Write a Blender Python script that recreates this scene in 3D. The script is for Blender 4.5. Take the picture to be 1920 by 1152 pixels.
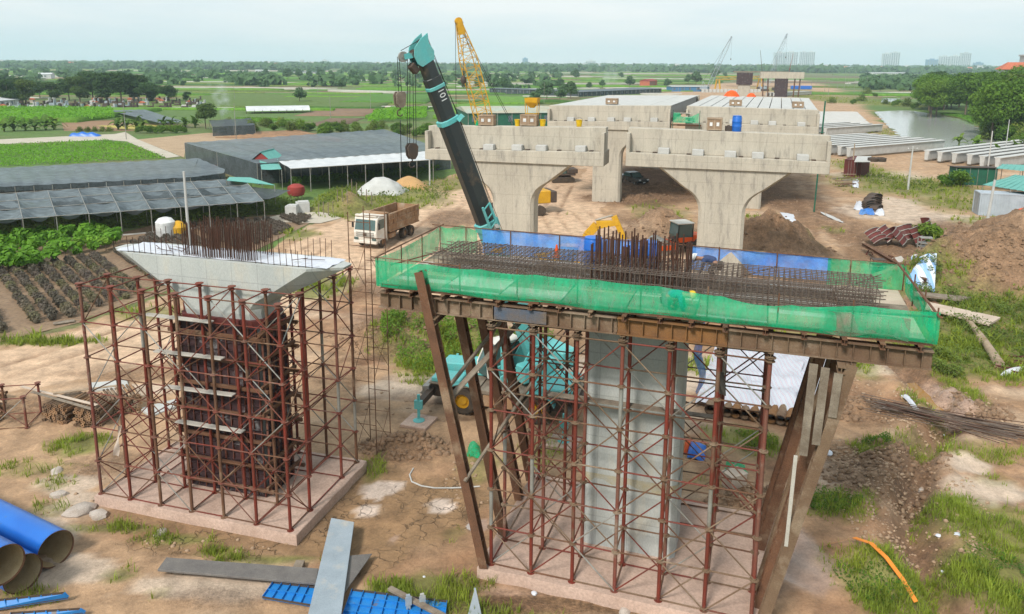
import bpy, bmesh, math, random
import numpy as np
from mathutils import Vector, Matrix
random.seed(7); rng = np.random.default_rng(11)
R = math.radians; PI = math.pi
S = bpy.context.scene
for o in list(bpy.data.objects): bpy.data.objects.remove(o)
C = S.collection

# ---------------------------------------------------------------- camera
CAMH = 17.0; FPX = 1440.0; CX, CY = 960.0, 401.0; TH = math.atan(283/1440.0); ROLL = R(0.33)
cam_d = bpy.data.cameras.new('camera'); cam = bpy.data.objects.new('camera', cam_d); C.objects.link(cam)
cam_d.sensor_width = 36.0; cam_d.lens = 36.0*FPX/1920; cam_d.shift_y = -(576-CY)/1920
cam_d.clip_start = 0.1; cam_d.clip_end = 40000
cam.matrix_world = Matrix.Translation((0, 0, CAMH)) @ Matrix.Rotation(PI/2-TH, 4, 'X') @ Matrix.Rotation(ROLL, 4, 'Z')
S.camera = cam

# ---------------------------------------------------------------- sky, sun, exposure (bright overcast day)
SUN_EL, SUN_AZ = R(45), R(210)          # azimuth measured clockwise from +Y: the sun stands behind the camera, a little left
W = bpy.data.worlds.new('World'); S.world = W; W.use_nodes = True
nt = W.node_tree; nt.nodes.clear()
wo = nt.nodes.new('ShaderNodeOutputWorld'); bg = nt.nodes.new('ShaderNodeBackground')
sky = nt.nodes.new('ShaderNodeTexSky'); sky.sky_type = 'NISHITA'; sky.sun_disc = False
sky.sun_elevation = SUN_EL; sky.sun_rotation = SUN_AZ; sky.air_density = 1.0; sky.dust_density = 2.5; sky.ozone_density = 1.5
tc = nt.nodes.new('ShaderNodeTexCoord'); mp = nt.nodes.new('ShaderNodeMapping'); mp.inputs['Scale'].default_value = (1, 1, 6)
nz = nt.nodes.new('ShaderNodeTexNoise'); nz.inputs['Scale'].default_value = 1.6; nz.inputs['Detail'].default_value = 7; nz.inputs['Roughness'].default_value = .55
cr = nt.nodes.new('ShaderNodeValToRGB')
cr.color_ramp.elements[0].position = .36; cr.color_ramp.elements[0].color = (5.9, 7.4, 8.1, 1)
cr.color_ramp.elements[1].position = .64; cr.color_ramp.elements[1].color = (8.5, 8.8, 8.8, 1)
mx = nt.nodes.new('ShaderNodeMix'); mx.data_type = 'RGBA'; mx.inputs[0].default_value = .86
nt.links.new(tc.outputs['Generated'], mp.inputs[0]); nt.links.new(mp.outputs[0], nz.inputs['Vector']); nt.links.new(nz.outputs['Fac'], cr.inputs[0])
nt.links.new(sky.outputs[0], mx.inputs[6]); nt.links.new(cr.outputs[0], mx.inputs[7])
nt.links.new(mx.outputs[2], bg.inputs[0]); bg.inputs[1].default_value = 0.10
nt.links.new(bg.outputs[0], wo.inputs[0])
sd = bpy.data.lights.new('sun', 'SUN'); sd.energy = 3.2; sd.angle = R(12); sd.color = (1, .95, .87)
sun = bpy.data.objects.new('sun', sd); C.objects.link(sun); sun.location = (0, 0, 200)
sv = Vector((math.sin(SUN_AZ)*math.cos(SUN_EL), math.cos(SUN_AZ)*math.cos(SUN_EL), math.sin(SUN_EL)))
sun.rotation_euler = sv.to_track_quat('Z', 'Y').to_euler()
S.view_settings.view_transform = 'Standard'; S.view_settings.look = 'None'; S.view_settings.exposure = 0.27; S.view_settings.gamma = 1
S.view_settings.use_curve_mapping = False
S.render.engine = 'CYCLES'
cy = S.cycles; cy.use_denoising = True; cy.max_bounces = 6; cy.diffuse_bounces = 2; cy.glossy_bounces = 2; cy.transmission_bounces = 2
cy.transparent_max_bounces = 12; cy.volume_bounces = 1; cy.caustics_reflective = False; cy.caustics_refractive = False
cy.use_adaptive_sampling = True; cy.adaptive_threshold = 0.02

# ---------------------------------------------------------------- survey: a spot of the ground (or of a level z) seen in the photograph
def ray(x, y):
    a, b = x-CX, -(y-CY); c, s = math.cos(ROLL), math.sin(ROLL)
    a, b = a*c-b*s, a*s+b*c
    return (a, FPX*math.cos(TH)+b*math.sin(TH), -FPX*math.sin(TH)+b*math.cos(TH))
def G(x, y, z=0.0):
    d = ray(x, y); t = (z-CAMH)/d[2]
    return Vector((d[0]*t, d[1]*t, z))
def dirv(deg):            # unit vectors of a plan frame turned by deg: u to the right, v away from the camera
    a = R(deg); return Vector((math.cos(a), math.sin(a), 0)), Vector((-math.sin(a), math.cos(a), 0))

# ---------------------------------------------------------------- noise for terrain
def _h(ix, iy, s):
    n = (ix*374761393 + iy*668265263 + s*974711) & 0xffffffff
    n = ((n ^ (n >> 13))*1274126177) & 0xffffffff
    return ((n ^ (n >> 16)) & 0xffff)/65535.0
def vn(x, y, s=0):
    x = np.asarray(x, float); y = np.asarray(y, float)
    ix = np.floor(x).astype(np.int64); iy = np.floor(y).astype(np.int64); fx = x-ix; fy = y-iy
    fx = fx*fx*(3-2*fx); fy = fy*fy*(3-2*fy)
    a = _h(ix, iy, s); b = _h(ix+1, iy, s); c = _h(ix, iy+1, s); d = _h(ix+1, iy+1, s)
    return (a+(b-a)*fx)*(1-fy)+(c+(d-c)*fx)*fy
def fbm(x, y, s=0, o=4):
    t = 0; a = .5; x = np.asarray(x, float); y = np.asarray(y, float)
    for k in range(o): t = t+a*(vn(x, y, s+k*17)-.5)*2; a *= .5; x = x*2.03+3.1; y = y*2.03+7.7
    return t

# ---------------------------------------------------------------- mesh collector
class MB:
    def __init__(s): s.v = []; s.f = []; s.m = []; s.mi = 0
    def add(s, vs, fs):
        b = len(s.v); s.v += [tuple(q) for q in vs]; s.f += [tuple(b+i for i in f) for f in fs]; s.m += [s.mi]*len(fs); return s
    def mat(s, i): s.mi = i; return s
    def box(s, c, d, rz=0, M=None):
        x, y, z = d[0]/2, d[1]/2, d[2]/2
        vs = [Vector((a*x, b*y, e*z)) for e in (-1, 1) for a, b in ((-1, -1), (1, -1), (1, 1), (-1, 1))]
        m = Matrix.Rotation(rz, 3, 'Z') if M is None else M
        return s.add([m@q+Vector(c) for q in vs], [(3, 2, 1, 0), (4, 5, 6, 7), (0, 1, 5, 4), (1, 2, 6, 5), (2, 3, 7, 6), (3, 0, 4, 7)])
    def bx(s, x0, x1, y0, y1, z0, z1): return s.box(((x0+x1)/2, (y0+y1)/2, (z0+z1)/2), (x1-x0, y1-y0, z1-z0))
    def fr(s, p, q, up=None):
        p = Vector(p); q = Vector(q); w = (q-p).normalized()
        u = Vector(up) if up else (Vector((0, 0, 1)) if abs(w.z) < .95 else Vector((0, 1, 0)))
        a = w.cross(u).normalized(); b = a.cross(w).normalized(); return p, q, a, b
    def beam(s, p, q, w, h, up=None):
        p, q, a, b = s.fr(p, q, up); k = [(-w/2, -h/2), (w/2, -h/2), (w/2, h/2), (-w/2, h/2)]
        return s.add([e+a*x+b*y for e in (p, q) for x, y in k], [(0, 1, 2, 3), (7, 6, 5, 4), (0, 4, 5, 1), (1, 5, 6, 2), (2, 6, 7, 3), (3, 7, 4, 0)])
    def ibeam(s, p, q, w, h, t=.02, up=None):
        p, q, a, b = s.fr(p, q, up)
        for o, ww, hh in ((b*(h/2-t/2), w, t), (-b*(h/2-t/2), w, t), (b*0, t, h-2*t-.002)):
            s.beam(p+o, q+o, ww, hh, up=b)
        return s
    def tube(s, p, q, r, n=8, r2=None, cap=True):
        p, q, a, b = s.fr(p, q); r2 = r if r2 is None else r2
        an = [2*PI*i/n for i in range(n)]
        vs = [p+(a*math.cos(t)+b*math.sin(t))*r for t in an]+[q+(a*math.cos(t)+b*math.sin(t))*r2 for t in an]
        fs = [(i, i+n, (i+1) % n+n, (i+1) % n) for i in range(n)]
        if cap: fs += [tuple(range(n)), tuple(range(2*n-1, n-1, -1))]
        return s.add(vs, fs)
    def path(s, pts, r, n=6):
        for i in range(len(pts)-1): s.tube(pts[i], pts[i+1], r, n)
        return s
    def lathe(s, prof, o=(0, 0, 0), n=16, M=None, cap=True):
        o = Vector(o); m = M or Matrix.Identity(3); k = len(prof); vs = []
        for r, z in prof:
            for i in range(n): vs.append(o+m@Vector((r*math.cos(2*PI*i/n), r*math.sin(2*PI*i/n), z)))
        fs = [(j*n+i, j*n+(i+1) % n, (j+1)*n+(i+1) % n, (j+1)*n+i) for j in range(k-1) for i in range(n)]
        if cap: fs += [tuple(range(n-1, -1, -1)), tuple(range((k-1)*n, k*n))]
        return s.add(vs, fs)
    def prism(s, poly, h0, h1, ax='z'):      # polygon in plan (or in x,z for ax='y' / y,z for ax='x') pushed along the axis
        n = len(poly)
        def pt(p, h): return (p[0], p[1], h) if ax == 'z' else ((p[0], h, p[1]) if ax == 'y' else (h, p[0], p[1]))
        vs = [pt(p, h0) for p in poly]+[pt(p, h1) for p in poly]
        fs = [tuple(range(n-1, -1, -1)), tuple(range(n, 2*n))]+[(i, (i+1) % n, (i+1) % n+n, i+n) for i in range(n)]
        return s.add(vs, fs)
    def loft(s, rings, cap=True):
        n = len(rings[0]); vs = [p for r in rings for p in r]
        fs = [(j*n+i, j*n+(i+1) % n, (j+1)*n+(i+1) % n, (j+1)*n+i) for j in range(len(rings)-1) for i in range(n)]
        if cap: fs += [tuple(range(n-1, -1, -1)), tuple(range((len(rings)-1)*n, len(rings)*n))]
        return s.add(vs, fs)
    def grid(s, nx, ny, fn):
        vs = [fn(i/(nx-1), j/(ny-1)) for j in range(ny) for i in range(nx)]
        return s.add(vs, [(j*nx+i, j*nx+i+1, (j+1)*nx+i+1, (j+1)*nx+i) for j in range(ny-1) for i in range(nx-1)])
    def mesh(s, name, mats, smooth=False, bevel=0):
        me = bpy.data.meshes.new(name); me.from_pydata(s.v, [], s.f)
        for m in (mats if isinstance(mats, (list, tuple)) else [mats]): me.materials.append(m)
        if any(s.m): me.polygons.foreach_set('material_index', s.m)
        bm = bmesh.new(); bm.from_mesh(me); bmesh.ops.recalc_face_normals(bm, faces=bm.faces)
        if bevel:
            es = [e for e in bm.edges if len(e.link_faces) == 2 and e.calc_face_angle(0) > .5]
            bmesh.ops.bevel(bm, geom=es, offset=bevel, segments=1, affect='EDGES', clamp_overlap=True)
        bm.to_mesh(me); bm.free()
        if smooth:
            me.polygons.foreach_set('use_smooth', [True]*len(me.polygons))
            if smooth != 'all': me.set_sharp_from_angle(angle=R(40))
        me.update(); return me
    def build(s, name, mats, parent=None, loc=(0, 0, 0), rz=0, smooth=False, bevel=0):
        return put(name, s.mesh(name, mats, smooth, bevel), parent, loc, rz)
def put(name, me, parent=None, loc=(0, 0, 0), rz=0, M=None):
    o = bpy.data.objects.new(name, me); C.objects.link(o); o.parent = parent
    if M is not None: o.matrix_local = M
    else: o.location = loc; o.rotation_euler = (0, 0, rz)
    return o
def tag(o, label, cat=None, group=None, kind=None):
    if label: o['label'] = label
    if cat: o['category'] = cat
    if group: o['group'] = group
    if kind: o['kind'] = kind
    return o
def thing(name, label, cat, loc=(0, 0, 0), rz=0, group=None):
    o = bpy.data.objects.new(name, None); C.objects.link(o); o.empty_display_size = .3
    o.location = loc; o.rotation_euler = (0, 0, rz); return tag(o, label, cat, group)
def struct(o): o['kind'] = 'structure'; return o
def kids(o): return [c for c in C.objects if c.parent == o]
def copy_tree(o, ch, parent=None):
    c = o.copy(); C.objects.link(c); c.parent = parent
    for k, sub in ch:
        copy_tree(k, sub, c)
    return c
def tree_of(o):
    return [(c, tree_of(c)) for c in o.children]
def between(p, q):           # matrix laying a unit-length +X mesh from p to q
    p = Vector(p); q = Vector(q); d = q-p; x = d.normalized()
    u = Vector((0, 0, 1)) if abs(x.z) < .95 else Vector((0, 1, 0))
    y = u.cross(x).normalized(); z = x.cross(y); L = d.length
    return Matrix(((x.x*L, y.x, z.x, p.x), (x.y*L, y.y, z.y, p.y), (x.z*L, y.z, z.z, p.z), (0, 0, 0, 1)))

# ---------------------------------------------------------------- materials
def mat(name, col, rough=.85, metal=0, col2=None, scale=2.0, amt=.5, fine=.25, fscale=30, bump=.15, bscale=25, stretch=(1, 1, 1), spec=.3, alpha=1, col3=None, c3=(.62, .7), c3scale=.8, trans=0, seams=None, objrand=0):
    m = bpy.data.materials.new(name); m.use_nodes = True; n = m.node_tree; n.nodes.clear(); L = n.links.new
    out = n.nodes.new('ShaderNodeOutputMaterial'); b = n.nodes.new('ShaderNodeBsdfPrincipled')
    g = n.nodes.new('ShaderNodeNewGeometry'); mp = n.nodes.new('ShaderNodeMapping'); mp.inputs['Scale'].default_value = stretch
    L(g.outputs['Position'], mp.inputs[0])
    def noise(sc, det=6, ro=.6):
        t = n.nodes.new('ShaderNodeTexNoise'); t.inputs['Scale'].default_value = sc; t.inputs['Detail'].default_value = det; t.inputs['Roughness'].default_value = ro
        L(mp.outputs[0], t.inputs['Vector']); return t
    def rng_(src, a, b_, c, d):
        r = n.nodes.new('ShaderNodeMapRange'); r.inputs[1].default_value = a; r.inputs[2].default_value = b_; r.inputs[3].default_value = c; r.inputs[4].default_value = d
        L(src, r.inputs[0]); return r.outputs[0]
    def mix(f, a, b_, bt='MIX'):
        x = n.nodes.new('ShaderNodeMix'); x.data_type = 'RGBA'; x.blend_type = bt
        for i, val in ((0, f), (6, a), (7, b_)):
            if hasattr(val, 'links'): L(val, x.inputs[i])
            else: x.inputs[i].default_value = val if i == 0 else (*val, 1) if len(val) == 3 else val
        return x.outputs[2]
    col2 = col2 or tuple(c*.6 for c in col)
    c = mix(rng_(noise(scale).outputs['Fac'], .5-amt*.4, .5+amt*.4, 0, 1), col, col2)
    if col3: c = mix(rng_(noise(c3scale, 8, .65).outputs['Fac'], c3[0], c3[1], 0, 1), c, col3)
    if fine:
        f = rng_(noise(fscale, 4).outputs['Fac'], .3, .7, 1-fine, 1+fine)
        x = n.nodes.new('ShaderNodeVectorMath'); x.operation = 'SCALE'; L(c, x.inputs[0]); L(f, x.inputs['Scale']); c = x.outputs[0]
    if objrand:      # each plant a little lighter, darker or yellower than the next
        oi = n.nodes.new('ShaderNodeObjectInfo'); x = n.nodes.new('ShaderNodeVectorMath'); x.operation = 'SCALE'; L(c, x.inputs[0]); L(rng_(oi.outputs['Random'], 0, 1, 1-objrand, 1+objrand), x.inputs['Scale']); c = mix(rng_(oi.outputs['Random'], .55, 1, 0, .35), x.outputs[0], (.20, .22, .03))
    if seams:        # casting joints left by the form panels, and tie holes where they cross
        to = n.nodes.new('ShaderNodeTexCoord'); sp = n.nodes.new('ShaderNodeSeparateXYZ'); L(to.outputs['Object'], sp.inputs[0])
        def line(src, per):
            d_ = n.nodes.new('ShaderNodeMath'); d_.operation = 'PINGPONG'; d_.inputs[1].default_value = per/2; L(src, d_.inputs[0]); return rng_(d_.outputs[0], .0, .022, 1, 0)
        mxn = n.nodes.new('ShaderNodeMath'); mxn.operation = 'MAXIMUM'; L(line(sp.outputs[0], seams[0]), mxn.inputs[0]); L(line(sp.outputs[2], seams[1]), mxn.inputs[1])
        x = n.nodes.new('ShaderNodeVectorMath'); x.operation = 'SCALE'; L(c, x.inputs[0]); L(rng_(mxn.outputs[0], 0, 1, 1, .70), x.inputs['Scale']); c = x.outputs[0]
    L(c, b.inputs['Base Color']); b.inputs['Roughness'].default_value = rough; b.inputs['Metallic'].default_value = metal
    b.inputs['Specular IOR Level'].default_value = spec
    if bump:
        bp = n.nodes.new('ShaderNodeBump'); bp.inputs['Strength'].default_value = bump; bp.inputs['Distance'].default_value = .05
        L(noise(bscale, 5).outputs['Fac'], bp.inputs['Height']); L(bp.outputs[0], b.inputs['Normal'])
    sh = b.outputs[0]
    if trans:
        t = n.nodes.new('ShaderNodeBsdfTranslucent'); L(c, t.inputs[0]); ms = n.nodes.new('ShaderNodeMixShader'); ms.inputs[0].default_value = trans
        L(sh, ms.inputs[1]); L(t.outputs[0], ms.inputs[2]); sh = ms.outputs[0]
    if alpha < 1:
        t = n.nodes.new('ShaderNodeBsdfTransparent'); ms = n.nodes.new('ShaderNodeMixShader')
        L(rng_(noise(3.0).outputs['Fac'], .35, .65, alpha-.12, min(1, alpha+.12)), ms.inputs[0]); L(t.outputs[0], ms.inputs[1]); L(sh, ms.inputs[2]); sh = ms.outputs[0]
    L(sh, out.inputs[0]); return m

MT = dict(
 concrete=mat('concrete', (.50, .455, .375), col2=(.37, .335, .275), scale=.6, amt=.7, fine=.1, fscale=14, stretch=(1.6, 1.6, .35), bump=.08, col3=(.25, .23, .20), c3=(.52, .74), c3scale=1.6, seams=(1.25, 1.6)),
 concrete_new=mat('concrete_new', (.48, .49, .46), col2=(.34, .36, .35), scale=.8, amt=.7, fine=.12, stretch=(1, 1, .4), bump=.06, col3=(.46, .44, .38), c3=(.55, .7), c3scale=1.2, seams=(1.1, 1.5)),
 concrete_pale=mat('concrete_pale', (.53, .53, .51), col2=(.40, .40, .38), scale=1.2, amt=.6, fine=.12, bump=.08),
 slab=mat('slab', (.50, .36, .29), col2=(.40, .28, .22), scale=.7, fine=.18, fscale=12, bump=.2, col3=(.30, .20, .15), c3=(.58, .75), c3scale=.9),
 red=mat('red_primer', (.19, .032, .020), rough=.6, col2=(.12, .032, .02), scale=1.3, fine=.2, bump=.08, col3=(.15, .085, .055), c3=(.56, .62), c3scale=.7),
 red_dusty=mat('red_dusty', (.16, .085, .06), rough=.8, col2=(.19, .04, .026), scale=1.0, fine=.2, bump=.08, col3=(.26, .20, .15), c3=(.58, .68)),
 galv=mat('galvanised', (.36, .37, .35), rough=.5, metal=.3, col2=(.22, .18, .14), scale=1.4, fine=.12, bump=.05),
 rust=mat('rust_steel', (.17, .082, .045), rough=.85, col2=(.10, .05, .03), scale=1.3, fine=.25, bump=.2, col3=(.25, .17, .11), c3=(.55, .68)),
 rust_brown=mat('rust_beam', (.20, .135, .085), rough=.85, col2=(.13, .075, .045), scale=1.1, fine=.2, bump=.15, col3=(.27, .20, .14), c3=(.52, .65)),
 rust_orange=mat('rust_orange', (.24, .115, .04), rough=.85, col2=(.15, .08, .04), scale=2, fine=.2),
 rebar=mat('rebar', (.085, .036, .022), rough=.85, col2=(.05, .026, .018), scale=3, fine=.25, bump=0),
 rebar_grey=mat('rebar_grey', (.15, .12, .10), rough=.8, col2=(.09, .06, .045), scale=2, fine=.2, bump=0),
 formwork=mat('formwork', (.062, .028, .030), rough=.7, col2=(.035, .024, .026), scale=1.5, fine=.3, col3=(.22, .21, .21), c3=(.58, .68), c3scale=1.2),
 wood=mat('timber', (.40, .31, .22), col2=(.25, .18, .12), scale=2, fine=.2, stretch=(1, 1, 1)),
 wood_grey=mat('timber_grey', (.27, .225, .175), col2=(.15, .115, .085), scale=2.5, fine=.2),
 ply=mat('plywood', (.56, .46, .37), col2=(.42, .33, .26), scale=1, fine=.12),
 pale_plank=mat('plank_pale', (.52, .49, .44), col2=(.40, .36, .31), scale=1.5, fine=.12),
 net_green=mat('green_net', (.006, .62, .29), rough=.7, col2=(.004, .50, .22), scale=1.6, fine=.22, fscale=50, bump=.6, bscale=5, alpha=.62, trans=.4, stretch=(2.2, 2.2, .7), col3=(.16, .60, .38), c3=(.56, .70), c3scale=1.1),  # upright darker streaks paint the shade of vertical folds into the net colour
 net_torn=mat('green_net_torn', (.30, .22, .17), rough=.8, col2=(.01, .36, .18), scale=2.5, fine=.2, bump=.2, bscale=6, alpha=.6, trans=.3),
 net_blue=mat('blue_sheet', (.03, .24, .85), rough=.55, col2=(.22, .48, .90), scale=1.0, amt=.6, fine=.12, bump=.5, bscale=5, alpha=.76, trans=.35),
 tarp_white=mat('white_tarp', (.64, .65, .68), rough=.6, col2=(.50, .53, .60), scale=.8, fine=.05, bump=.3, bscale=4),
 white_paint=mat('white_paint', (.70, .68, .63), rough=.5, col2=(.56, .50, .42), scale=1.6, fine=.1, bump=.03),
 blue_plastic=mat('blue_plastic', (.01, .14, .55), rough=.4, col2=(.01, .10, .42), scale=2, fine=.06, bump=0, spec=.5),
 blue_paint=mat('blue_paint', (.02, .23, .60), rough=.45, col2=(.02, .17, .48), scale=2.5, fine=.1, bump=.05, col3=(.16, .13, .11), c3=(.62, .70), c3scale=1.8),
 blue_pipe=mat('blue_pipe', (.012, .12, .48), rough=.3, col2=(.02, .16, .56), scale=.8, fine=.06, bump=.02, spec=.5, col3=(.07, .12, .26), c3=(.63, .72)),
 pipe_in=mat('pipe_lining', (.55, .43, .26), col2=(.36, .25, .13), scale=1.2, fine=.15),
 teal=mat('teal_paint', (.10, .46, .46), rough=.5, col2=(.16, .42, .40), scale=1.8, fine=.18, bump=.03, col3=(.20, .21, .17), c3=(.60, .72), c3scale=1.5),
 boom_grey=mat('boom_grey', (.030, .036, .038), rough=.38, col2=(.022, .026, .027), scale=1.6, fine=.2, bump=.05, spec=.6, col3=(.12, .085, .06), c3=(.56, .74), c3scale=1.6),
 black=mat('black_rubber', (.018, .018, .018), rough=.8, col2=(.03, .027, .024), scale=3, fine=.2),
 tyre=mat('muddy_tyre', (.10, .075, .055), rough=.95, col2=(.045, .037, .03), scale=3, fine=.3, bump=.3),
 cable=mat('wire_rope', (.03, .028, .027), rough=.7, fine=0, bump=0),
 glass=mat('dark_glass', (.05, .09, .09), rough=.08, col2=(.07, .12, .11), scale=2, fine=0, bump=0, spec=.8),
 yellow=mat('yellow_paint', (.62, .34, .02), rough=.5, col2=(.50, .27, .02), scale=2, fine=.15, bump=.03, col3=(.2, .12, .05), c3=(.62, .72)),
 yellow_pl=mat('yellow_plastic', (.78, .50, .02), rough=.4, fine=.05, bump=0),
 orange=mat('orange_paint', (.75, .10, .012), rough=.45, col2=(.6, .08, .01), scale=2, fine=.1, bump=.02),
 orange_strap=mat('orange_strap', (.80, .27, .03), rough=.6, col2=(.7, .22, .03), fine=.1),
 steel_dark=mat('dark_steel', (.06, .05, .045), rough=.7, col2=(.10, .065, .045), scale=2, fine=.2),
 dump_body=mat('dump_body', (.36, .22, .12), rough=.8, col2=(.24, .13, .07), scale=1.8, fine=.2, bump=.1, col3=(.42, .33, .24), c3=(.5, .66)),
 container_red=mat('container_red', (.14, .028, .025), rough=.6, col2=(.09, .03, .026), scale=1.5, fine=.15),
 container_grey=mat('container_grey', (.42, .47, .52), rough=.55, col2=(.33, .37, .41), scale=1.2, fine=.1),
 green_sheet=mat('green_sheet', (.02, .13, .075), rough=.6, col2=(.02, .09, .06), scale=1.5, fine=.12),
 roof_teal=mat('teal_roof', (.13, .40, .34), rough=.55, col2=(.10, .32, .28), scale=1, fine=.1),
 roof_pale=mat('pale_roof', (.60, .61, .61), rough=.6, col2=(.46, .48, .49), scale=.6, fine=.08),
 shade_net=mat('shade_net', (.155, .185, .20), rough=.9, col2=(.11, .135, .15), scale=.25, fine=.15, fscale=3, bump=.2, bscale=2, stretch=(.3, 1, 1), alpha=.86),
 shade_dark=mat('shade_net_dark', (.045, .058, .062), rough=.9, col2=(.085, .10, .11), scale=.5, fine=.2, fscale=4, alpha=.88),
 crate=mat('crate_wood', (.33, .23, .15), col2=(.24, .16, .10), scale=3, fine=.15),
 plate=mat('steel_plate', (.36, .42, .47), rough=.5, col2=(.28, .33, .37), scale=1.4, fine=.1, metal=.1, col3=(.44, .43, .40), c3=(.55, .66), bump=.04),
 plate_dark=mat('steel_plate_dark', (.13, .12, .115), rough=.7, col2=(.19, .175, .16), scale=2, fine=.2),
 stone=mat('pale_stone', (.52, .46, .41), col2=(.36, .30, .25), scale=2, fine=.2, bump=.3),
 clod=mat('earth_clod', (.27, .175, .11), col2=(.18, .11, .065), scale=2.5, fine=.3, bump=.5),
 skin=mat('skin', (.38, .21, .14), rough=.6, fine=.05, bump=0),
 cloth_blue=mat('cloth_navy', (.035, .055, .13), rough=.9, col2=(.05, .075, .16), scale=8, fine=.2, bump=.3),
 cloth_teal=mat('cloth_teal', (.02, .22, .26), rough=.9, col2=(.015, .17, .20), scale=6, fine=.15, bump=.3),
 cloth_dark=mat('cloth_dark', (.05, .045, .04), rough=.9, col2=(.08, .07, .06), scale=6, fine=.15),
 white_pl=mat('white_plastic', (.80, .80, .78), rough=.4, fine=.04, bump=0),
 brick_red=mat('red_wall', (.32, .05, .04), col2=(.24, .04, .035), scale=1, fine=.15),
 tile=mat('red_tile', (.50, .15, .08), col2=(.38, .11, .06), scale=1, fine=.15),
 bld=mat('far_building', (.60, .60, .60), col2=(.48, .49, .50), scale=.02, fine=.05, fscale=.2, bump=0),
 bld_blue=mat('far_building_blue', (.07, .20, .36), col2=(.06, .16, .30), scale=.02, fine=.05, bump=0),
 win=mat('far_window', (.14, .17, .20), rough=.3, fine=.05, bump=0),
 bark=mat('bark', (.13, .09, .06), col2=(.2, .16, .12), scale=4, fine=.3, bump=.4),
)
# ================================================================ terrain
def blob(px, py, rx, ry, z=0.0):       # an oval patch of ground seen round (px, py)
    c = G(px, py, z); a = G(px-rx, py, z); n = G(px, py+ry, z); f_ = G(px, max(py-ry, 128), z)
    return (c.x, (n.y+f_.y)/2, (c-a).length, (f_.y-n.y)/2)
def ell(X, Y, b, wob=.35, s=1, soft=.35):   # 1 inside the oval, falling to 0, with an uneven edge
    dx = (X-b[0])/b[2]; dy = (Y-b[1])/b[3]
    r = np.sqrt(dx*dx+dy*dy); q = r < 1+soft/2+wob; out = np.zeros(r.shape)
    if q.any(): out[q] = np.clip((1+soft/2-r[q]-wob*fbm(X[q]/(b[2]*.6)+s, Y[q]/(b[3]*.6)+s, s, 4))/soft, 0, 1)
    return out
def inpoly(X, Y, poly):
    ins = np.zeros(X.shape, bool); n = len(poly)
    for i in range(n):
        x0, y0 = poly[i][:2]; x1, y1 = poly[(i+1) % n][:2]
        if y0 == y1: continue
        ins ^= ((y0 > Y) != (y1 > Y)) & (X < (x1-x0)*(Y-y0)/(y1-y0)+x0)
    return ins
def dline(X, Y, pts):                  # distance to a line through pts
    D = np.full(X.shape, 1e9)
    for (ax, ay), (bx_, by_) in zip(pts[:-1], pts[1:]):
        vx, vy = bx_-ax, by_-ay; t = np.clip(((X-ax)*vx+(Y-ay)*vy)/(vx*vx+vy*vy), 0, 1)
        D = np.minimum(D, np.hypot(X-ax-t*vx, Y-ay-t*vy))
    return D
def gp(*pts): return [tuple(G(x, y)[:2]) for x, y in pts]

SITE = gp((-900, 860), (0, 648), (150, 612), (300, 560), (480, 478), (590, 420), (628, 372), (700, 352), (830, 335), (960, 290), (1120, 215), (1290, 160), (1500, 150), (1570, 165), (1640, 215), (1700, 265), (1790, 300), (2000, 300), (2500, 420), (4200, 1300), (-3000, 1300))
ROAD = gp((-300, 760), (0, 655), (200, 612), (330, 575), (480, 505), (620, 420), (800, 375), (880, 350), (930, 330), (1080, 340), (1120, 300), (1200, 310), (1120, 400), (1300, 480), (1290, 560), (1000, 560), (720, 560), (690, 530), (500, 600), (300, 680), (0, 740), (-300, 860))
POND = gp((1640, 208), (1700, 205), (1800, 222), (1838, 240), (1880, 268), (1850, 300), (1780, 285), (1700, 268))
POND2 = gp((1655, 178), (1690, 178), (1686, 192), (1652, 192))
PUDDLE_L = gp((1535, 208), (1605, 208), (1632, 232), (1560, 238), (1535, 230))
DITCH = gp((1640, 640), (1690, 690), (1726, 723), (1784, 787), (1733, 836), (1712, 913), (1705, 983), (1733, 1053), (1768, 1124), (1800, 1190))
MOUNDS = [  # px, py, rx m, ry m, height, seed, lumpiness
 (1915, 520, 8.5, 9.5, 5.2, 3, .4), (1760, 525, 6.2, 5.2, 2.4, 5, .4), (1440, 478, 6.4, 5.4, 3.9, 7, .55), (1240, 446, 5.4, 5.0, 3.2, 9, .55),
 (752, 632, 4.6, 3.2, 1.25, 13, .5), (880, 640, 3.5, 2.5, .8, 14, .5), (765, 838, 2.2, 1.1, .55, 17, .7), (655, 392, 3.6, 4.2, 2.0, 19, .3), (870, 432, 3.2, 2.5, .7, 21, .6),
 (1260, 352, 10, 6, .8, 23, .8), (1180, 372, 6, 4, .5, 25, .8), (1640, 900, 2.6, 1.8, .35, 27, .9), (1690, 860, 2.0, 1.2, .35, 28, .9), (1800, 770, 2.5, 1.6, .45, 29, .9), (1620, 770, 2.4, 1.4, .35, 30, .9),
 (1420, 940, 2.0, 1.0, .3, 31, .9), (1850, 545, 3.5, 2.0, .8, 33, .6), (590, 395, 2.0, 1.5, .5, 35, .5)]
MOUNDS = [(*G(a, b)[:2], rx, ry, h, s, l) for a, b, rx, ry, h, s, l in MOUNDS]
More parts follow.
